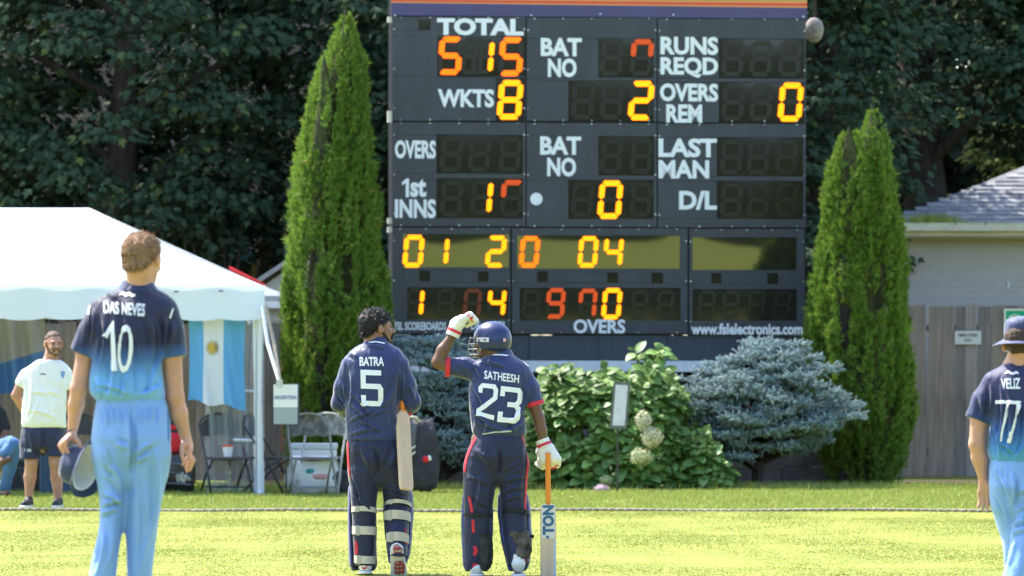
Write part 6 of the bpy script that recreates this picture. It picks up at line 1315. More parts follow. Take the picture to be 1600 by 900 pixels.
# his bat, tucked under the right arm, blade hanging down
M_WIL = mat('willow', (.66, .48, .33), .5, .35, var=.10, vscale=4, bump=.05, bscale=20, stretch=(9, 9, .6)); M_WIL2 = mat('willow_edge', (.68, .56, .36), .55, var=.15, vscale=5, stretch=(9, 9, .6)); M_GRIP = mat('orange_grip', (.85, .26, .03), .55, bump=.5, bscale=60)
def bat(label, top, toe, yaw, scale=1.0, L=.56, w=.054, grip=.27):
    """top: shoulder of the blade, toe: its end"""
    top, toe = Vector(top), Vector(toe); d = (toe - top); L = d.length; o = thing('cricket_bat', label, 'bat', top); zd = -d.normalized(); xd = Vector((1, 0, 0)); xd = (xd - zd * xd.dot(zd)).normalized(); yd = zd.cross(xd); M = Matrix((xd, yd, zd)).transposed().to_4x4() @ Matrix.Rotation(yaw, 4, 'Z'); secs = []
    prof = [(0, .018, .018, .016), (.03, .032, .019, .018), (.07, w, .020, .022), (.3, w, .018, .030), (.66, w, .017, .040), (.85, w, .016, .034), (.96, w * .98, .016, .024), (1.0, w * .86, .015, .018)]
    mb = MB()
    for t, hw, fr_, bk_ in prof:                                  # face on -y, spine on +y
        z = -L * t; mb.v += [tuple(M @ Vector(p)) for p in ((-hw, -.004, z), (-hw * .9, -.012, z), (hw * .9, -.012, z), (hw, -.004, z), (hw, .012, z), (hw * .2, bk_ + .004, z), (-hw * .2, bk_ + .004, z), (-hw, .012, z))]
    n = 8; mb.f = [(j*n+i, j*n+(i+1) % n, (j+1)*n+(i+1) % n, (j+1)*n+i) for j in range(len(prof) - 1) for i in range(n)] + [tuple(range(n)), tuple(range(len(prof) * n - 1, (len(prof) - 1) * n - 1, -1))]
    bl = mb.build('blade', M_WIL, o); bl.data.materials.append(M_WIL2)
    hp_ = [tuple(M @ Vector((0, 0, z))) for z in np.linspace(-.01, grip, 14)]; MB().tube(hp_, [.0165 + .0012 * (i % 2) for i in range(14)], 12).build('grip', M_GRIP, o, smooth=True)
    return o, M, L
b1, BM, BLn = bat('cricket bat with orange grip hanging under the arm of the bearded batter', J(629, 641, -.02), J(635.5, 765, -.17), R(35), w=.053, grip=.12)

# ---------------------------------------------------------------- helmeted batter, left arm raised
Y = 29.9; org = W(780, 0, Y); O = (org.x, org.y, 0); J = lambda x, y, d=0: jp(x, y, Y, d)
p3 = thing('person', 'helmeted batter in navy with number 23 raising one gloved hand to his head', 'person', O)
hc = J(767, 536, .03); HM = headframe(R(-62), R(4))
v = Vol(.0058, .018); head(v, hc, HM, 1.0, neck=J(779, 572, .02), nr=.06)
sL, sR = J(748, 582), J(812, 592); eL = J(684, 566, -.02); wL = J(709, 521, -.02); eR = J(842, 655, .0); wR = J(850, 692, .0)
v.limb(J(780, 565, .02), J(780, 660, .02), .07, .09, k=.05); v.limb(sL, sR, .05, .05, k=.05); v.chain([sL, J(712, 576), eL], [.052, .048, .040], k=.02); v.chain([eL, J(692, 547, -.02), wL], [.040, .040, .026], k=.015)
v.chain([sR, J(832, 625), eR], [.045, .043, .037], k=.02); v.chain([eR, J(846, 672), wR], [.037, .036, .026], k=.015)
v.chain([J(757, 690), J(745, 800, .0), J(745, 885, .0)], [.09, .05, .04]); v.chain([J(800, 690), J(802, 790, .03), J(809, 870, -.05)], [.09, .05, .04]); v.limb(J(780, 650, .02), J(780, 700, .02), .1, .1, k=.05)
for wr, ax in ((wL, Z3(J(716, 508, -.02)) - Z3(wL)), (wR, Z3(J(852, 715, .0)) - Z3(wR))): v.limb(wr, Z3(wr) + ax * .8, .026, .03)
grow('body', v, M_SK2, p3, O)
eyes(p3, hc, HM)
v = Vol(.0065, .03)
v.loft(rows(Y, [(553, 764, 800, .02, .07), (561, 750, 812, .01, .085), (569, 742, 822, .0, .10), (582, 738, 828, -.005, .115), (602, 733, 824, -.01, .125), (630, 733, 822, -.01, .13), (655, 735, 822, -.01, .13), (672, 738, 823, 0, .13), (681, 741, 821, 0, .12)]), e=2.3)
v.chain([J(752, 580), J(728, 575), J(700, 573)], [.066, .063, .064], k=.035); v.chain([J(815, 582), J(828, 605), J(836, 634)], [.062, .060, .062], k=.035)
hem_cut(v, J(728, 575), J(704, 574), J(704, 574), .1); hem_cut(v, J(826, 600), J(835, 630), J(835, 630), .1)
folds = [(748, 566, 795, 577, 2.2, .006), (738, 590, 748, 596, 2, .005), (738, 568, 752, 590, 2.5, .007), (762, 560, 768, 578, 2, .005), (715, 565, 735, 585, 3, .006), (822, 600, 818, 645, 3, .009), (737, 600, 760, 650, 2.5, .007), (735, 640, 770, 672, 2.2, .007), (740, 660, 790, 678, 2, .006), (820, 655, 785, 676, 2.5, .007), (818, 635, 795, 660, 2.5, .006), (732, 615, 745, 670, 3, .006), (760, 655, 757, 680, 2.5, .006), (800, 655, 802, 680, 2.5, .006)]
sh3 = grow('shirt', v, M_NSH, p3, O, folds, .003, 8, nst=(1.6, 1.6, .7)); dk = Deck(sh3, p3, O)
dk.text('SATHEESH', [(757, 579), (811, 586), (810, 599), (757, 592)], M_PRINT, 'name_lettering', .02)
dk.strokes(NUM['2'], [(749, 598), (779, 601), (773, 657), (744, 649)], M_PRINT, 'number', .22, 1.7); dk.strokes(NUM['3'], [(783, 603), (817, 607), (810, 662), (777, 659)], M_PRINT, 'number', .22, 1.6)
dk.ribbon([(754, 678, 1.8), (775, 675, 2), (800, 673.5, 2)], mat('hem_lining', (.5, .5, .5), .7), 'hem_lining')
v = Vol(.0055, .01); v.loft(rows(Y, [(546, 764, 799, .02, .066), (553, 762, 802, .02, .076), (561, 757, 806, .015, .09)])); v.loft(rows(Y, [(541, 769, 793, .02, .05), (549, 768, 795, .02, .055), (555, 768, 795, .02, .055)]), op='s', k=.004); co = grow('collar', v, M_NSH, p3, O); Deck(co, p3, O).ribbon([(762, 556, 1.7), (772, 554.5, 2), (784, 554.5, 2), (795, 556, 2), (802, 558.5, 1.6)], M_PRINT, 'collar_piping')
def cuff(name, par, O, c, ax, r_, w, m):
    c, ax = Z3(c) - Z3(O), Z3(ax) / np.linalg.norm(ax); v = Vector(ax); u = v.orthogonal().normalized(); w2 = v.cross(u); n = 28; mb = MB()
    for rr, t in ((r_, 0), (r_, w), (r_ - .006, w), (r_ - .006, 0)):
        for i in range(n): a_ = 6.2832 * i / n; mb.v.append(tuple(Vector(c) + v * t + (u * math.cos(a_) + w2 * math.sin(a_)) * rr))
    mb.f = [(j*n+i, j*n+(i+1) % n, ((j+1) % 4)*n+(i+1) % n, ((j+1) % 4)*n+i) for j in range(4) for i in range(n)]; return mb.build(name, m, par, smooth=False)
cuff('red_cuff', p3, O, J(703.5, 573.5), Z3(J(700, 573)) - Z3(J(728, 575)), .067, .03, M_REDC); cuff('red_cuff', p3, O, J(834.5, 627.5), Z3(J(836, 634)) - Z3(J(828, 605)), .064, .028, M_REDC)
v = Vol(.007, .03)
v.loft(rows(Y, [(675, 744, 817, 0, .11), (690, 736, 820, -.005, .125), (712, 728, 825, -.005, .135), (737, 725, 827, .01, .10)]), bot=.10, e=2.3)
v.loft(rows(Y, [(730, 724, 778, .0, .11), (770, 724, 774, .0, .105), (800, 725, 768, .0, .09), (840, 725, 767, .0, .085), (875, 726, 765, .0, .08), (890, 728, 762, .0, .07)]), top=.10, k=.02)
v.loft(rows(Y, [(730, 778, 827, .0, .11), (765, 780, 824, .02, .105), (795, 782, 823, .02, .09), (830, 786, 825, .0, .085), (860, 790, 826, -.03, .08), (880, 793, 825, -.05, .07)]), top=.10, k=.02)
folds = [(779, 700, 777, 745, 3, -.012), (730, 745, 765, 760, 3, .006), (790, 735, 820, 720, 2.5, .006), (785, 755, 822, 745, 2.5, .007), (785, 770, 820, 760, 2.5, .007), (783, 785, 818, 775, 2.5, .007), (733, 770, 760, 795, 3, .006), (750, 740, 740, 800, 3, .006), (740, 700, 770, 735, 4, .006)]
tr3 = grow('trousers', v, M_NAVY2, p3, O, folds, .003, 6, nst=(1.6, 1.6, .6)); dk = Deck(tr3, p3, O)
dk.ribbon([(744, 684, 3), (736, 697, 4.5), (729, 715, 4), (726, 738, 2.5)], M_REDC, 'side_stripe'); dk.ribbon([(815, 683, 3), (824, 700, 4), (825, 722, 3), (822, 750, 2.6), (820, 790, 2.6), (822, 800, 2)], M_REDC, 'side_stripe')
dk.ribbon([(733, 776, 3), (736, 790, 4), (738, 802, 4)], M_REDC, 'side_stripe'); dk.ribbon([(739, 812, 4), (740, 832, 4.5)], M_REDC, 'side_stripe'); dk.ribbon([(741, 853, 4), (744, 860, 7), (741, 868, 5)], M_REDC, 'side_stripe'); dk.ribbon([(742, 880, 6), (742, 888, 9)], M_REDC, 'side_stripe'); dk.ribbon([(819, 873, 2.5), (823, 886, 3)], M_REDC, 'side_stripe')
leg_pads(p3, O, Y, [[(766, 728, 764, .11, .06), (776, 722, 770, .09, .09), (805, 720, 771, .075, .11), (850, 721, 770, .065, .11), (884, 723, 767, .06, .10), (893, 727, 763, .06, .07)],
                    [(764, 784, 820, .12, .06), (774, 778, 826, .10, .09), (805, 777, 830, .07, .11), (845, 783, 831, .04, .11), (880, 791, 828, .02, .10), (892, 795, 822, .0, .07)]],
         [(725, 769, 806, 3, 5, .0, .10), (784, 828, 803, 7, 6, .01, .10)], M_PAD, M_BLK, bk=False)
M_CAMO = mat('dark_wrap', (.03, .032, .03), .8, var=.6, vscale=16, bump=.5, bscale=18)
v = Vol(.006, .015); v.loft(rows(Y, [(832, 744, 768, .0, .094), (850, 744, 770, .0, .096), (880, 744, 770, .0, .09), (890, 746, 764, 0, .08)])); grow('calf_wrap', v, M_CAMO, p3, O, noise=.004, nscale=22)
v = Vol(.006, .015); v.loft(rows(Y, [(829, 788, 826, .0, .096), (845, 794, 830, -.01, .098), (862, 796, 829, -.03, .094), (872, 797, 828, -.04, .086)])); grow('calf_wrap', v, mat('tan_black_wrap', (.085, .07, .055), .8, var=.75, vscale=13, bump=.6, bscale=16), p3, O, noise=.006, nscale=20)
q = Z3(J(830, 838, -.05)) - Z3(O); MB().tube([tuple(q), tuple(q + Z3([.012, -.01, 0]))], .013, 10).build('strap_end', M_BLK, p3)
for fx, fy, dd in ((745, 893, .0), (810, 889, -.06)):
    a = J(fx, fy, dd); lift = .0 if fx < 780 else .03; v = Vol(.005, .015); v.limb((a[0], a[1] - .03, .055 + lift), (a[0], a[1] + .16, .042), .047, .038); v.limb((a[0], a[1] - .02, .10 + lift), (a[0], a[1] + .03, .07 + lift), .044, .044); v.cut((0, 0, -1), (0, 0, .018)); grow('shoe', v, M_SHOE, p3, O)
    v = Vol(.005, .01); v.limb((a[0], a[1] - .035, .012), (a[0], a[1] + .18, .012), .048, .042); v.cut((0, 0, 1), (0, 0, .017)); v.cut((0, 0, -1), (0, 0, .001)); grow('sole', v, M_SHOE, p3, O)
# gloves: padded back and separate sausage fingers, red trim
def glove(label, wrist, knuck, side, palm, curl, thumbd, cuffc):
    wrist, knuck = Z3(wrist), Z3(knuck); side = Z3(side) / np.linalg.norm(side); curl = Z3(curl); g = thing('batting_glove', label, 'glove', tuple(wrist)); O_ = tuple(wrist); ax = (knuck - wrist); L = np.linalg.norm(ax); ax = ax / L; palm = Z3(palm) / np.linalg.norm(palm)
    v = Vol(.0055, .010)
    for t in (-.8, 0, .8): v.limb(wrist + ax * .02 + side * t * .030, knuck + side * t * .038, .037, .040, k=.012)
    for i in range(4):
        k0 = knuck + side * (-.051 + .034 * i) + ax * .01; k1 = k0 + ax * .030 + palm * .034; k2 = k1 + palm * .050 + ax * -.030
        v.limb(k0, k1, .0255, .024, k=.003); v.limb(k1, k2, .023, .020, k=.003)
    tb = wrist + ax * .035 + side * -.045 + palm * .01; tm = tb + ax * .045 + Z3(thumbd) * .02; v.limb(wrist + ax * .01, tb, .028, .024, k=.01); v.limb(tb, tm, .024, .020, k=.004); v.limb(tm, tm + palm * .035 + ax * .01, .020, .017, k=.003)
    gl = grow('shell', v, M_GLV, g, O_, noise=.0016, nscale=30)
    cuff('cuff', g, O_, wrist - ax * .045, ax, .046, .055, M_GLV); cuff('wrist_band', g, O_, wrist - ax * .018, ax, .049, .018, M_REDC); return g, Deck(gl, g, O_)
g1, d1 = glove('raised white batting glove with red trim beside the helmet', J(711, 515, -.03), J(716, 504, -.03), (.55, -.75, .30), (.95, .10, -.12), (0, 0, 0), (-.4, 0, .2), None)
d1.ribbon([(716, 488, 3), (723, 489, 6), (731, 492, 7), (737, 497, 6), (739, 503, 3)], M_REDC, 'red_trim'); d1.ribbon([(727, 507, 1.5), (733, 503, 2.4)], M_INK, 'dark_mark')
g2, d2 = glove('white batting glove with red fingertips gripping the orange bat handle', J(851, 697, -.0), J(859, 717, -.01), (.85, -.25, .1), (-.35, .75, -.2), (0, 0, 0), (-.5, -.2, -.2), None)
d2.ribbon([(861, 733, 5), (868, 733, 7), (873, 727, 5)], M_REDC, 'red_trim'); d2.ribbon([(860, 742, 3), (867, 742, 4), (872, 737, 3)], M_REDC, 'red_trim')
b2_, BM2, BL2 = bat('upright cricket bat with orange grip and blue lettered sticker in a gloved hand', J(856.5, 786, -.06), J(857, 924, -.07), 0, w=.052, grip=.33)
# sticker and lettering on the blade, reading upward
def onblade(u, t, d=-.0135): return tuple(BM2 @ Vector((u * .052 * .88, d, -BL2 * t)))
MB().add([onblade(-1, .012, -.0128), onblade(1, .012, -.0128), onblade(1, .40, -.0128), onblade(-1, .40, -.0128)], [(0, 3, 2, 1)]).build('sticker', mat('sticker', (.70, .62, .56), .45), b2_)
v_, f_ = text_mesh('TON', .05); MB().add([onblade(-.82 + 1.5 * (1 - c), .375 - .345 * a, -.0150) if False else onblade(.84 - 1.66 * c, .36 - .335 * a, -.0150) for a, c, _ in v_], f_).build('lettering', mat('sticker_blue', (.04, .13, .25), .4), b2_)
MB().tube([onblade(-.1, .385, -.0150), onblade(-.1, .385, -.0130)], .010, 14).build('emblem', mat('sticker_blue', (.04, .13, .25), .4), b2_)
MB().add([onblade(.80, .42, -.0126), onblade(1.1, .42, -.0126), onblade(1.1, 1, -.0126), onblade(.80, 1, -.0126)], [(0, 3, 2, 1)]).build('edge_tape', mat('pale_tape', (.5, .55, .65), .4), b2_)
# helmet with peak, harness strip and steel grille
hl = thing('helmet', 'navy batting helmet with steel face grille worn by the batter numbered 23', 'helmet', tuple(hc)); Oh = tuple(hc); P = lambda x, y, z: Z3(hc) + HM @ Z3([x, y, z])
v = Vol(.0055, .012); v.ell(P(0, -.010, .040), (.107, .128, .104), HM); v.ell(P(0, -.055, .0), (.098, .078, .07), HM, k=.03); 
for e in (-1, 1): v.ell(P(.088 * e, .0, .0), (.022, .045, .05), HM, k=.02)
v.ell(P(0, -.005, .018), (.088, .108, .092), HM, op='s', k=.006); v.ell(P(0, .07, -.04), (.075, .10, .075), HM, op='s', k=.01); v.cut(HM @ Z3([0, .14, -1.]), P(0, -.03, -.045))
M_HEL = mat('helmet_navy', (.014, .026, .095), .34, .45, coat=.2); ho = grow('shell', v, M_HEL, hl, Oh)
mb = MB(); nn = 20
for r_, y_, z_ in ((1, .0, .0), (1, .055, -.012), (1, .053, -.018), (1, .0, -.007)):
    for i in range(nn + 1): t = math.pi * i / nn; mb.v.append(tuple(HM @ Z3([.092 * math.cos(t) * (1 + y_), .095 * math.sin(t) + y_ * math.sin(t) * 1.2, .034 + z_ * math.sin(t)])))
mb.f = [(j*(nn+1)+i, j*(nn+1)+i+1, ((j+1) % 4)*(nn+1)+i+1, ((j+1) % 4)*(nn+1)+i) for j in range(4) for i in range(nn)]; mb.build('peak', M_HEL, hl, smooth=False)
M_GRL = mat('grille_steel', (.36, .35, .31), .35, metal=.6)
def bar(pts, r_=.0026): MB().tube([tuple(HM @ Z3(p)) for p in pts], r_, 8).build('grille_bar', M_GRL, hl, smooth=True)
for z, yy in ((-.015, .145), (-.05, .15), (-.085, .14)): bar([(-.098, .02, z + .01), (-.085, .08, z + .004), (-.05, yy - .015, z), (0, yy, z), (.05, yy - .015, z), (.085, .08, z + .004), (.098, .02, z + .01)])
bar([(-.098, .02, -.005), (-.092, .03, -.06), (-.06, .09, -.098), (0, .13, -.105), (.06, .09, -.098), (.092, .03, -.06), (.098, .02, -.005)]); 
for x in (-.035, .035): bar([(x, .135, .03), (x, .148, -.02), (x, .148, -.06), (x, .128, -.1)])
for e in (-1, 1): bar([(.098 * e, .02, .02), (.098 * e, .02, -.07)])
dh = Deck(ho, hl, Oh); dh.ribbon([(740, 531, 7), (752, 530.5, 7), (764, 531, 7)], mat('harness_strip', (.66, .60, .70), .5), 'harness_strip'); dh.ribbon([(786, 531, 5), (790, 531.5, 5)], mat('pink_badge', (.78, .42, .48), .5), 'badge')
for x in (744, 758): q = dh.hit(x, 531, .006); MB().tube([tuple(q), tuple(q + Vector((0, -.004, 0)))], .007, 10).build('screw', M_INK, hl)

# ---------------------------------------------------------------- fielder in a sun hat at the right edge, back view
Y = 24.0; org = W(1586, 0, Y); O = (org.x, org.y, 0); J = lambda x, y, d=0: jp(x, y, Y, d)
p4 = thing('person', 'fielder at the right edge in a navy to blue shirt numbered 77, seen from behind', 'person', O)
hc = J(1594, 540, .03); HM = headframe(R(12), R(-4)); v = Vol(.0062, .02); head(v, hc, HM, .98, neck=J(1587, 585, .02), nr=.056)
sL, sR = J(1555, 606), J(1618, 606); eL, wL = J(1526, 694, .0), J(1536, 748, .04); eR, wR = J(1645, 694), J(1640, 748, .1)
v.limb(J(1586, 580, .02), J(1585, 700, .02), .07, .09, k=.05); v.limb(sL, sR, .045, .045, k=.05); v.chain([sL, J(1530, 650), eL], [.05, .046, .04]); v.chain([eL, J(1530, 715, .02), wL], [.039, .040, .025])
v.chain([sR, J(1640, 650), eR], [.05, .046, .04]); v.chain([eR, J(1644, 715, .02), wR], [.039, .036, .025])
v.chain([J(1568, 750, .02), J(1582, 850, .10), J(1584, 955, .2)], [.06, .035, .03]); v.chain([J(1602, 750), J(1597, 850, -.06), J(1566, 955, -.15)], [.06, .04, .03])
hand(v, J(1537, 754, .04), J(1540, 768, .04), (.9, -.25, 0), [(J(1531, 783, .05), J(1528, 793, .035)), (J(1537, 786, .045), J(1535, 797, .03)), (J(1543.5, 786, .04), J(1543, 797, .025)), (J(1549.5, 782, .035), J(1550, 792, .02))], (J(1551, 760, .03), J(1556, 770, .01), J(1556, 780, .0)), w=.038, r=.0098)
hand(v, wR, J(1642, 765, .1), (.2, .9, 0), [(J(1640, 780, .1 + .02 * i), J(1636, 790, .1 + .02 * i)) for i in range(4)], (J(1634, 760, .08), J(1632, 770, .07), J(1633, 778, .07)), w=.032, r=.0095)
grow('body', v, M_SK1, p4, O); hair('hair', hc, HM, mat('dark_brown_hair', (.06, .035, .02), .6), p4, O, .98, (.50, .0), tuft=500, L=.012, lump=.003, cutlow=-.05)
v = Vol(.0068, .03)
v.loft(rows(Y, [(567, 1568, 1606, .02, .062), (577, 1556, 1618, .01, .085), (590, 1545, 1627, .0, .10), (605, 1543, 1629, 0, .115), (640, 1545, 1627, -.01, .125), (680, 1544, 1626, -.01, .13), (705, 1542, 1628, 0, .135), (716, 1545, 1626, 0, .125), (723, 1550, 1622, 0, .11)]), e=2.25)
v.chain([J(1551, 598), J(1538, 625), J(1527, 652)], [.058, .060, .062], k=.035); v.chain([J(1622, 598), J(1634, 625), J(1643, 652)], [.058, .060, .062], k=.035); hem_cut(v, J(1538, 625), J(1527, 652), J(1526, 657)); hem_cut(v, J(1634, 625), J(1643, 652), J(1644, 657))
folds = [(1563, 600, 1557, 700, 2.5, .006), (1575, 610, 1570, 716, 2.5, .008), (1588, 610, 1584, 716, 2.5, .008), (1598, 620, 1590, 718, 3, .008), (1550, 660, 1562, 718, 3, .007), (1548, 600, 1546, 650, 3, .008), (1560, 690, 1590, 714, 2.5, .006), (1605, 680, 1585, 716, 2.5, .006), (1530, 620, 1536, 650, 3, .005)]
M_SH4 = dyed('dyed_shirt', [(0, (.12, .36, .68)), (.18, (.06, .26, .56)), (.45, (.03, .09, .28)), (.66, (.02, .028, .09)), (1, (.03, .03, .09))], W(0, 723, Y).z, W(0, 590, Y).z)
sh4 = grow('shirt', v, M_SH4, p4, O, folds, .0035, 7, nst=(1.6, 1.6, .6)); dk = Deck(sh4, p4, O); dk.text('VELIZ', [(1564, 592), (1594, 591), (1594, 608), (1565, 608)], M_PRINT, 'name_lettering', .03)
dk.strokes(NUM['7'], [(1555, 623), (1577, 623), (1572, 690), (1556, 690)], M_PRINT, 'number', .24, 3); dk.strokes(NUM['7'], [(1574, 623), (1595, 624), (1586, 692), (1568, 692)], M_PRINT, 'number', .24, 3); dk.ribbon([(1570, 584, 1.5), (1576, 581, 4), (1582, 584.5, 4), (1588, 582, 4), (1592, 584, 1.5)], M_PRINT, 'maker_mark')
v = Vol(.006, .01); v.loft(rows(Y, [(560, 1570, 1604, .03, .062), (568, 1568, 1607, .03, .07), (577, 1564, 1611, .02, .085)])); v.loft(rows(Y, [(554, 1574, 1600, .03, .05), (565, 1574, 1601, .03, .055), (572, 1574, 1601, .03, .055)]), op='s', k=.004); grow('collar', v, M_NAVY, p4, O)
v = Vol(.0072, .03); v.loft(rows(Y, [(716, 1548, 1622, 0, .11), (730, 1545, 1626, 0, .12), (760, 1545, 1630, -.005, .135), (785, 1549, 1628, .01, .105)]), bot=.10, e=2.2)
v.loft(rows(Y, [(780, 1550, 1590, .02, .11), (810, 1556, 1589, .05, .10), (850, 1570, 1594, .10, .09), (900, 1575, 1598, .16, .085), (955, 1572, 1594, .2, .08)]), top=.10, k=.03)
v.loft(rows(Y, [(780, 1586, 1630, .0, .12), (820, 1582, 1624, -.03, .115), (860, 1575, 1618, -.07, .11), (900, 1563, 1602, -.11, .10), (958, 1548, 1582, -.15, .09)]), top=.10, k=.03)
folds = [(1586, 735, 1585, 795, 3, -.012), (1560, 740, 1580, 790, 3, .007), (1550, 760, 1575, 820, 3, .006), (1588, 775, 1615, 755, 3, .008), (1588, 800, 1615, 785, 3, .008), (1580, 825, 1610, 810, 3, .010), (1578, 840, 1605, 825, 3, .009), (1590, 830, 1570, 900, 3, .008), (1555, 728, 1556, 750, 2, .004), (1570, 728, 1571, 750, 2, .004)]
tr4 = grow('trousers', v, M_SKYB, p4, O, folds, .004, 6, nst=(1.6, 1.6, .6)); Deck(tr4, p4, O).ribbon([(1601, 806, 5), (1603, 816, 8), (1606, 828, 4)], mat('green_stain', (.10, .32, .36), .8), 'grass_stain')
shoe(p4, O, J(1583, 960, .2)); shoe(p4, O, J(1565, 960, -.15))
hp = Vector(J(1594, 527, .03)); h4 = thing('sun_hat', 'navy wide brimmed sun hat worn by the fielder at the right edge', 'hat', hp); hatparts(h4, Matrix.Rotation(R(-5), 4, 'Y') @ Matrix.Rotation(R(6), 4, 'X') @ Matrix.Rotation(R(180), 4, 'X') @ Matrix.Scale(1.03, 4), cloth('hat_blue_navy', (.035, .045, .12), .6, .4, .3, 12), M_HATN, .012, .158)

# ---------------------------------------------------------------- man in white shirt by the tent, facing the camera
Y = 45.9; org = W(68, 0, Y); O = (org.x, org.y, 0); J = lambda x, y, d=0: jp(x, y, Y, d)
p5 = thing('person', 'bearded man in a white shirt and navy shorts standing with hands behind his back', 'person', O)
hc = J(84, 537, -.03); HM = headframe(R(158), R(-4)); v = Vol(.0065, .02); head(v, hc, HM, 1.06, neck=J(77, 572, .0), nr=.066)
v.limb(J(76, 575), J(70, 660), .09, .11, k=.05); v.limb(J(38, 592), J(106, 590), .05, .05, k=.05)
v.chain([J(36, 594), J(25, 618, .03), J(44, 655, .22)], [.055, .046, .03]); v.chain([J(107, 592), J(113, 618, .04), J(92, 655, .22)], [.055, .046, .03])
hand(v, J(44, 655, .22), J(58, 658, .25), (0, .2, 1), [(J(66, 655, .26), J(72, 657, .24)), (J(67, 658, .26), J(73, 659, .24)), (J(67, 661, .26), J(73, 662, .24)), (J(66, 664, .26), J(72, 664, .24))], (J(52, 651, .24), J(57, 648, .25), J(62, 648, .25)), w=.04, r=.0095)
hand(v, J(92, 655, .22), J(80, 660, .27), (0, .2, 1), [(J(73, 656, .29), J(68, 657, .28)), (J(72, 659, .29), J(67, 660, .28)), (J(72, 662, .29), J(67, 663, .28)), (J(73, 665, .29), J(68, 665, .28))], (J(86, 652, .26), J(80, 650, .27), J(76, 650, .27)), w=.04, r=.0095)
v.limb(J(70, 655), J(67, 690), .12, .11, k=.05)
v.chain([J(50, 680), J(49, 722, -.03), J(47, 745, .02), J(45, 778, .02)], [.10, .062, .062, .036], k=.02); v.chain([J(86, 680), J(87, 722, -.03), J(89, 747, .02), J(91, 781, .0)], [.10, .062, .062, .036], k=.02)
grow('body', v, M_SK3, p5, O); M_HR5 = mat('brown_hair', (.11, .065, .045), .6, bump=.8, bscale=60)
hair('hair', hc, HM, M_HR5, p5, O, 1.06, (.60, .044), tuft=4000, L=.007, lump=.002, cutlow=-.02, h=.006, grow_=.94)
v = Vol(.005, .01); P = lambda x, y, z: Z3(hc) + HM @ Z3([x, y, z]) * 1.06
for e in (-1, 1): v.limb(P(.068 * e, .010, -.030), P(.050 * e, .042, -.078), .009, .015, k=.008); v.limb(P(.050 * e, .042, -.078), P(0, .078, -.098), .015, .021, k=.008); v.limb(P(.032 * e, .086, -.070), P(.026 * e, .094, -.045), .010, .008, k=.006); v.limb(P(.026 * e, .094, -.045), P(0, .104, -.043), .008, .007, k=.006)
grow('beard', v, M_HR5, p5, O, noise=.002, nscale=60); eyes(p5, hc, HM, 1.06)
v = Vol(.0075, .03)
v.loft(rows(Y, [(562, 62, 94, -.02, .075), (569, 48, 104, -.01, .10), (578, 36, 110, .0, .12), (595, 33, 110, -.01, .13), (615, 36, 106, -.02, .14), (640, 34, 104, -.03, .15), (660, 33, 104, -.03, .15), (668, 34, 104, -.02, .14)]), e=2.3)
v.chain([J(42, 586), J(34, 598)], [.07, .068], k=.03); v.chain([J(104, 586), J(109, 600)], [.066, .062], k=.03); hem_cut(v, J(40, 585), J(32, 602, .01), J(31, 604)); hem_cut(v, J(104, 586), J(110, 606), J(110, 608))
folds = [(48, 590, 42, 655, 3, .008), (50, 612, 75, 616, 3, .007), (100, 590, 98, 640, 3, .007), (60, 620, 45, 660, 3, .006), (75, 610, 95, 620, 3, .006), (80, 625, 82, 662, 3, .005), (45, 640, 90, 655, 3, .006)]
sh5 = grow('shirt', v, cloth('white_cloth', (.78, .78, .74), .75, .2), p5, O, folds, .004, 6); dk = Deck(sh5, p5, O); dk.ribbon([(63, 585, 1.2), (67, 584, 2.2), (72, 585.5, 1.4)], M_INK, 'maker_mark')
dk.ribbon([(98, 580, 7), (98, 586, 6), (98, 591, 2)], mat('crest_blue', (.2, .32, .58), .6), 'crest')
v = Vol(.0075, .03); v.loft(rows(Y, [(660, 35, 102, -.01, .14), (680, 33, 101, -.01, .15), (695, 31, 101, -.01, .14)]), bot=.06, e=2.3); v.loft(rows(Y, [(690, 31, 66, -.01, .12), (717, 31, 64, -.02, .11)]), top=.06, k=.02); v.loft(rows(Y, [(690, 66, 101, -.01, .12), (713, 70, 101, -.02, .11)]), top=.06, k=.02)
so5 = grow('shorts', v, cloth('navy_shorts', (.02, .025, .07), .65, .3), p5, O, [(66, 670, 66, 700, 3, -.01), (45, 675, 50, 710, 3, .006), (85, 675, 88, 710, 3, .006)], .004, 7); dk = Deck(so5, p5, O); dk.ribbon([(38, 703, 5), (49, 704, 5)], mat('grey_print', (.35, .36, .42), .6), 'crest')
for fx, ys, ax_ in ((45, 776, (-.03, -.17)), (91, 779, (-.01, -.17))):
    a = J(fx, ys, .0); v = Vol(.006, .02); v.limb((a[0], a[1] + .02, .06), (a[0] + ax_[0], a[1] + ax_[1], .045), .045, .038); v.limb((a[0], a[1] + .01, .09), (a[0], a[1], .06), .042, .042); v.cut((0, 0, -1), (0, 0, .03)); grow('shoe', v, mat('black_shoe', (.025, .025, .028), .5), p5, O)
    v = Vol(.006, .01); v.limb((a[0], a[1] + .02, .018), (a[0] + ax_[0] * 1.06, a[1] + ax_[1] * 1.05, .018), .05, .045); v.cut((0, 0, 1), (0, 0, .036)); v.cut((0, 0, -1), (0, 0, .002)); grow('sole', v, M_SHOE, p5, O)

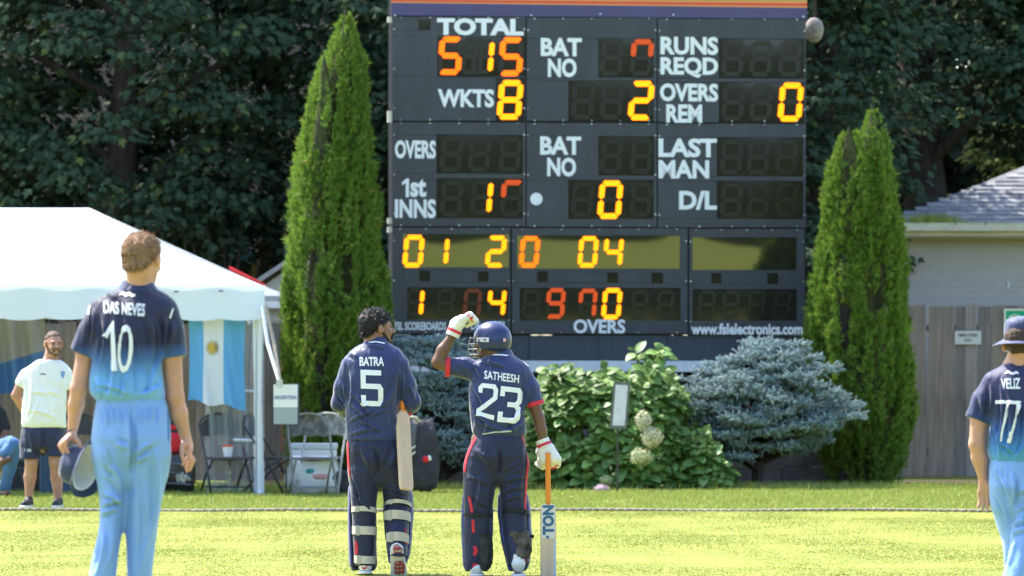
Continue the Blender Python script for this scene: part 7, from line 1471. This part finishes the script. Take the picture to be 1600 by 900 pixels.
# ---------------------------------------------------------------- seated person cut by the left edge
Y = 50.6; org = W(-4, 0, Y); O = (org.x, org.y, 0); J = lambda x, y, d=0: jp(x, y, Y, d)
p6 = thing('person', 'person in blue jeans sitting cross legged at the far left edge', 'person', O)
hc = J(-14, 598, .0); HM = headframe(R(120)); v = Vol(.0075, .02); head(v, hc, HM, 1.0, neck=J(-14, 632, .03))
v.limb(J(-14, 640, .05), J(-12, 700, .05), .10, .12, k=.05); v.limb(J(-30, 648, .05), J(2, 648, .05), .05, .05, k=.05); v.chain([J(2, 650, .05), J(8, 678, .0), J(-4, 695, -.15)], [.055, .045, .03])
v.chain([J(-30, 650, .05), J(-34, 678, .0), J(-14, 697, -.15)], [.055, .045, .03]); hand(v, J(-4, 695, -.15), J(-10, 698, -.19), (0, 0, 1), [(J(-14, 697 + i, -.21), J(-17, 697 + i, -.2)) for i in range(4)], (J(-6, 690, -.18), J(-9, 689, -.2), J(-12, 690, -.2)), w=.03); hand(v, J(-14, 697, -.15), J(-8, 701, -.19), (0, 0, 1), [(J(-4, 700 + i, -.21), J(-1, 700 + i, -.2)) for i in range(4)], (J(-14, 692, -.18), J(-10, 691, -.2), J(-7, 692, -.2)), w=.03)
v.chain([J(-8, 710, .03), J(18, 705, -.30), J(8, 768, -.18)], [.07, .05, .04]); v.chain([J(-16, 708, .03), J(20, 698, -.42), J(2, 722, -.5)], [.07, .05, .04]); grow('body', v, M_SK2, p6, O)
hair('hair', hc, HM, M_HR2, p6, O, 1.0, (.8, .01), tuft=200, L=.02, h=.007)
v = Vol(.0075, .03); v.loft(rows(Y, [(630, -26, -2, .04, .07), (640, -34, 7, .04, .10), (665, -32, 8, .05, .13), (712, -32, 8, .05, .14)])); v.chain([J(2, 650, .05), J(8, 668, .02)], [.065, .06]); v.chain([J(-30, 650, .05), J(-34, 668, .02)], [.065, .06]); grow('shirt', v, mat('black_cloth', (.02, .02, .024), .8), p6, O, (), .004, 8)
v = Vol(.0075, .025); v.chain([J(-8, 712, .03), J(16, 700, -.28), J(22, 702, -.32), J(14, 735, -.25), J(8, 762, -.2)], [.10, .085, .08, .07, .06]); v.chain([J(-16, 706, .03), J(14, 694, -.36), J(20, 694, -.42), J(8, 708, -.48)], [.10, .085, .075, .065]); grow('jeans', v, cloth('denim', (.06, .15, .33), .8, .2), p6, O, (), .005, 8)
v = Vol(.006, .015); v.limb(J(4, 722, -.5), J(14, 717, -.55), .04, .032); grow('shoe', v, mat('brown_shoe', (.09, .05, .04), .5), p6, O); v = Vol(.006, .015); v.limb(J(6, 770, -.18), J(12, 771, -.36), .042, .036); grow('shoe', v, mat('brown_shoe', (.09, .05, .04), .5), p6, O)
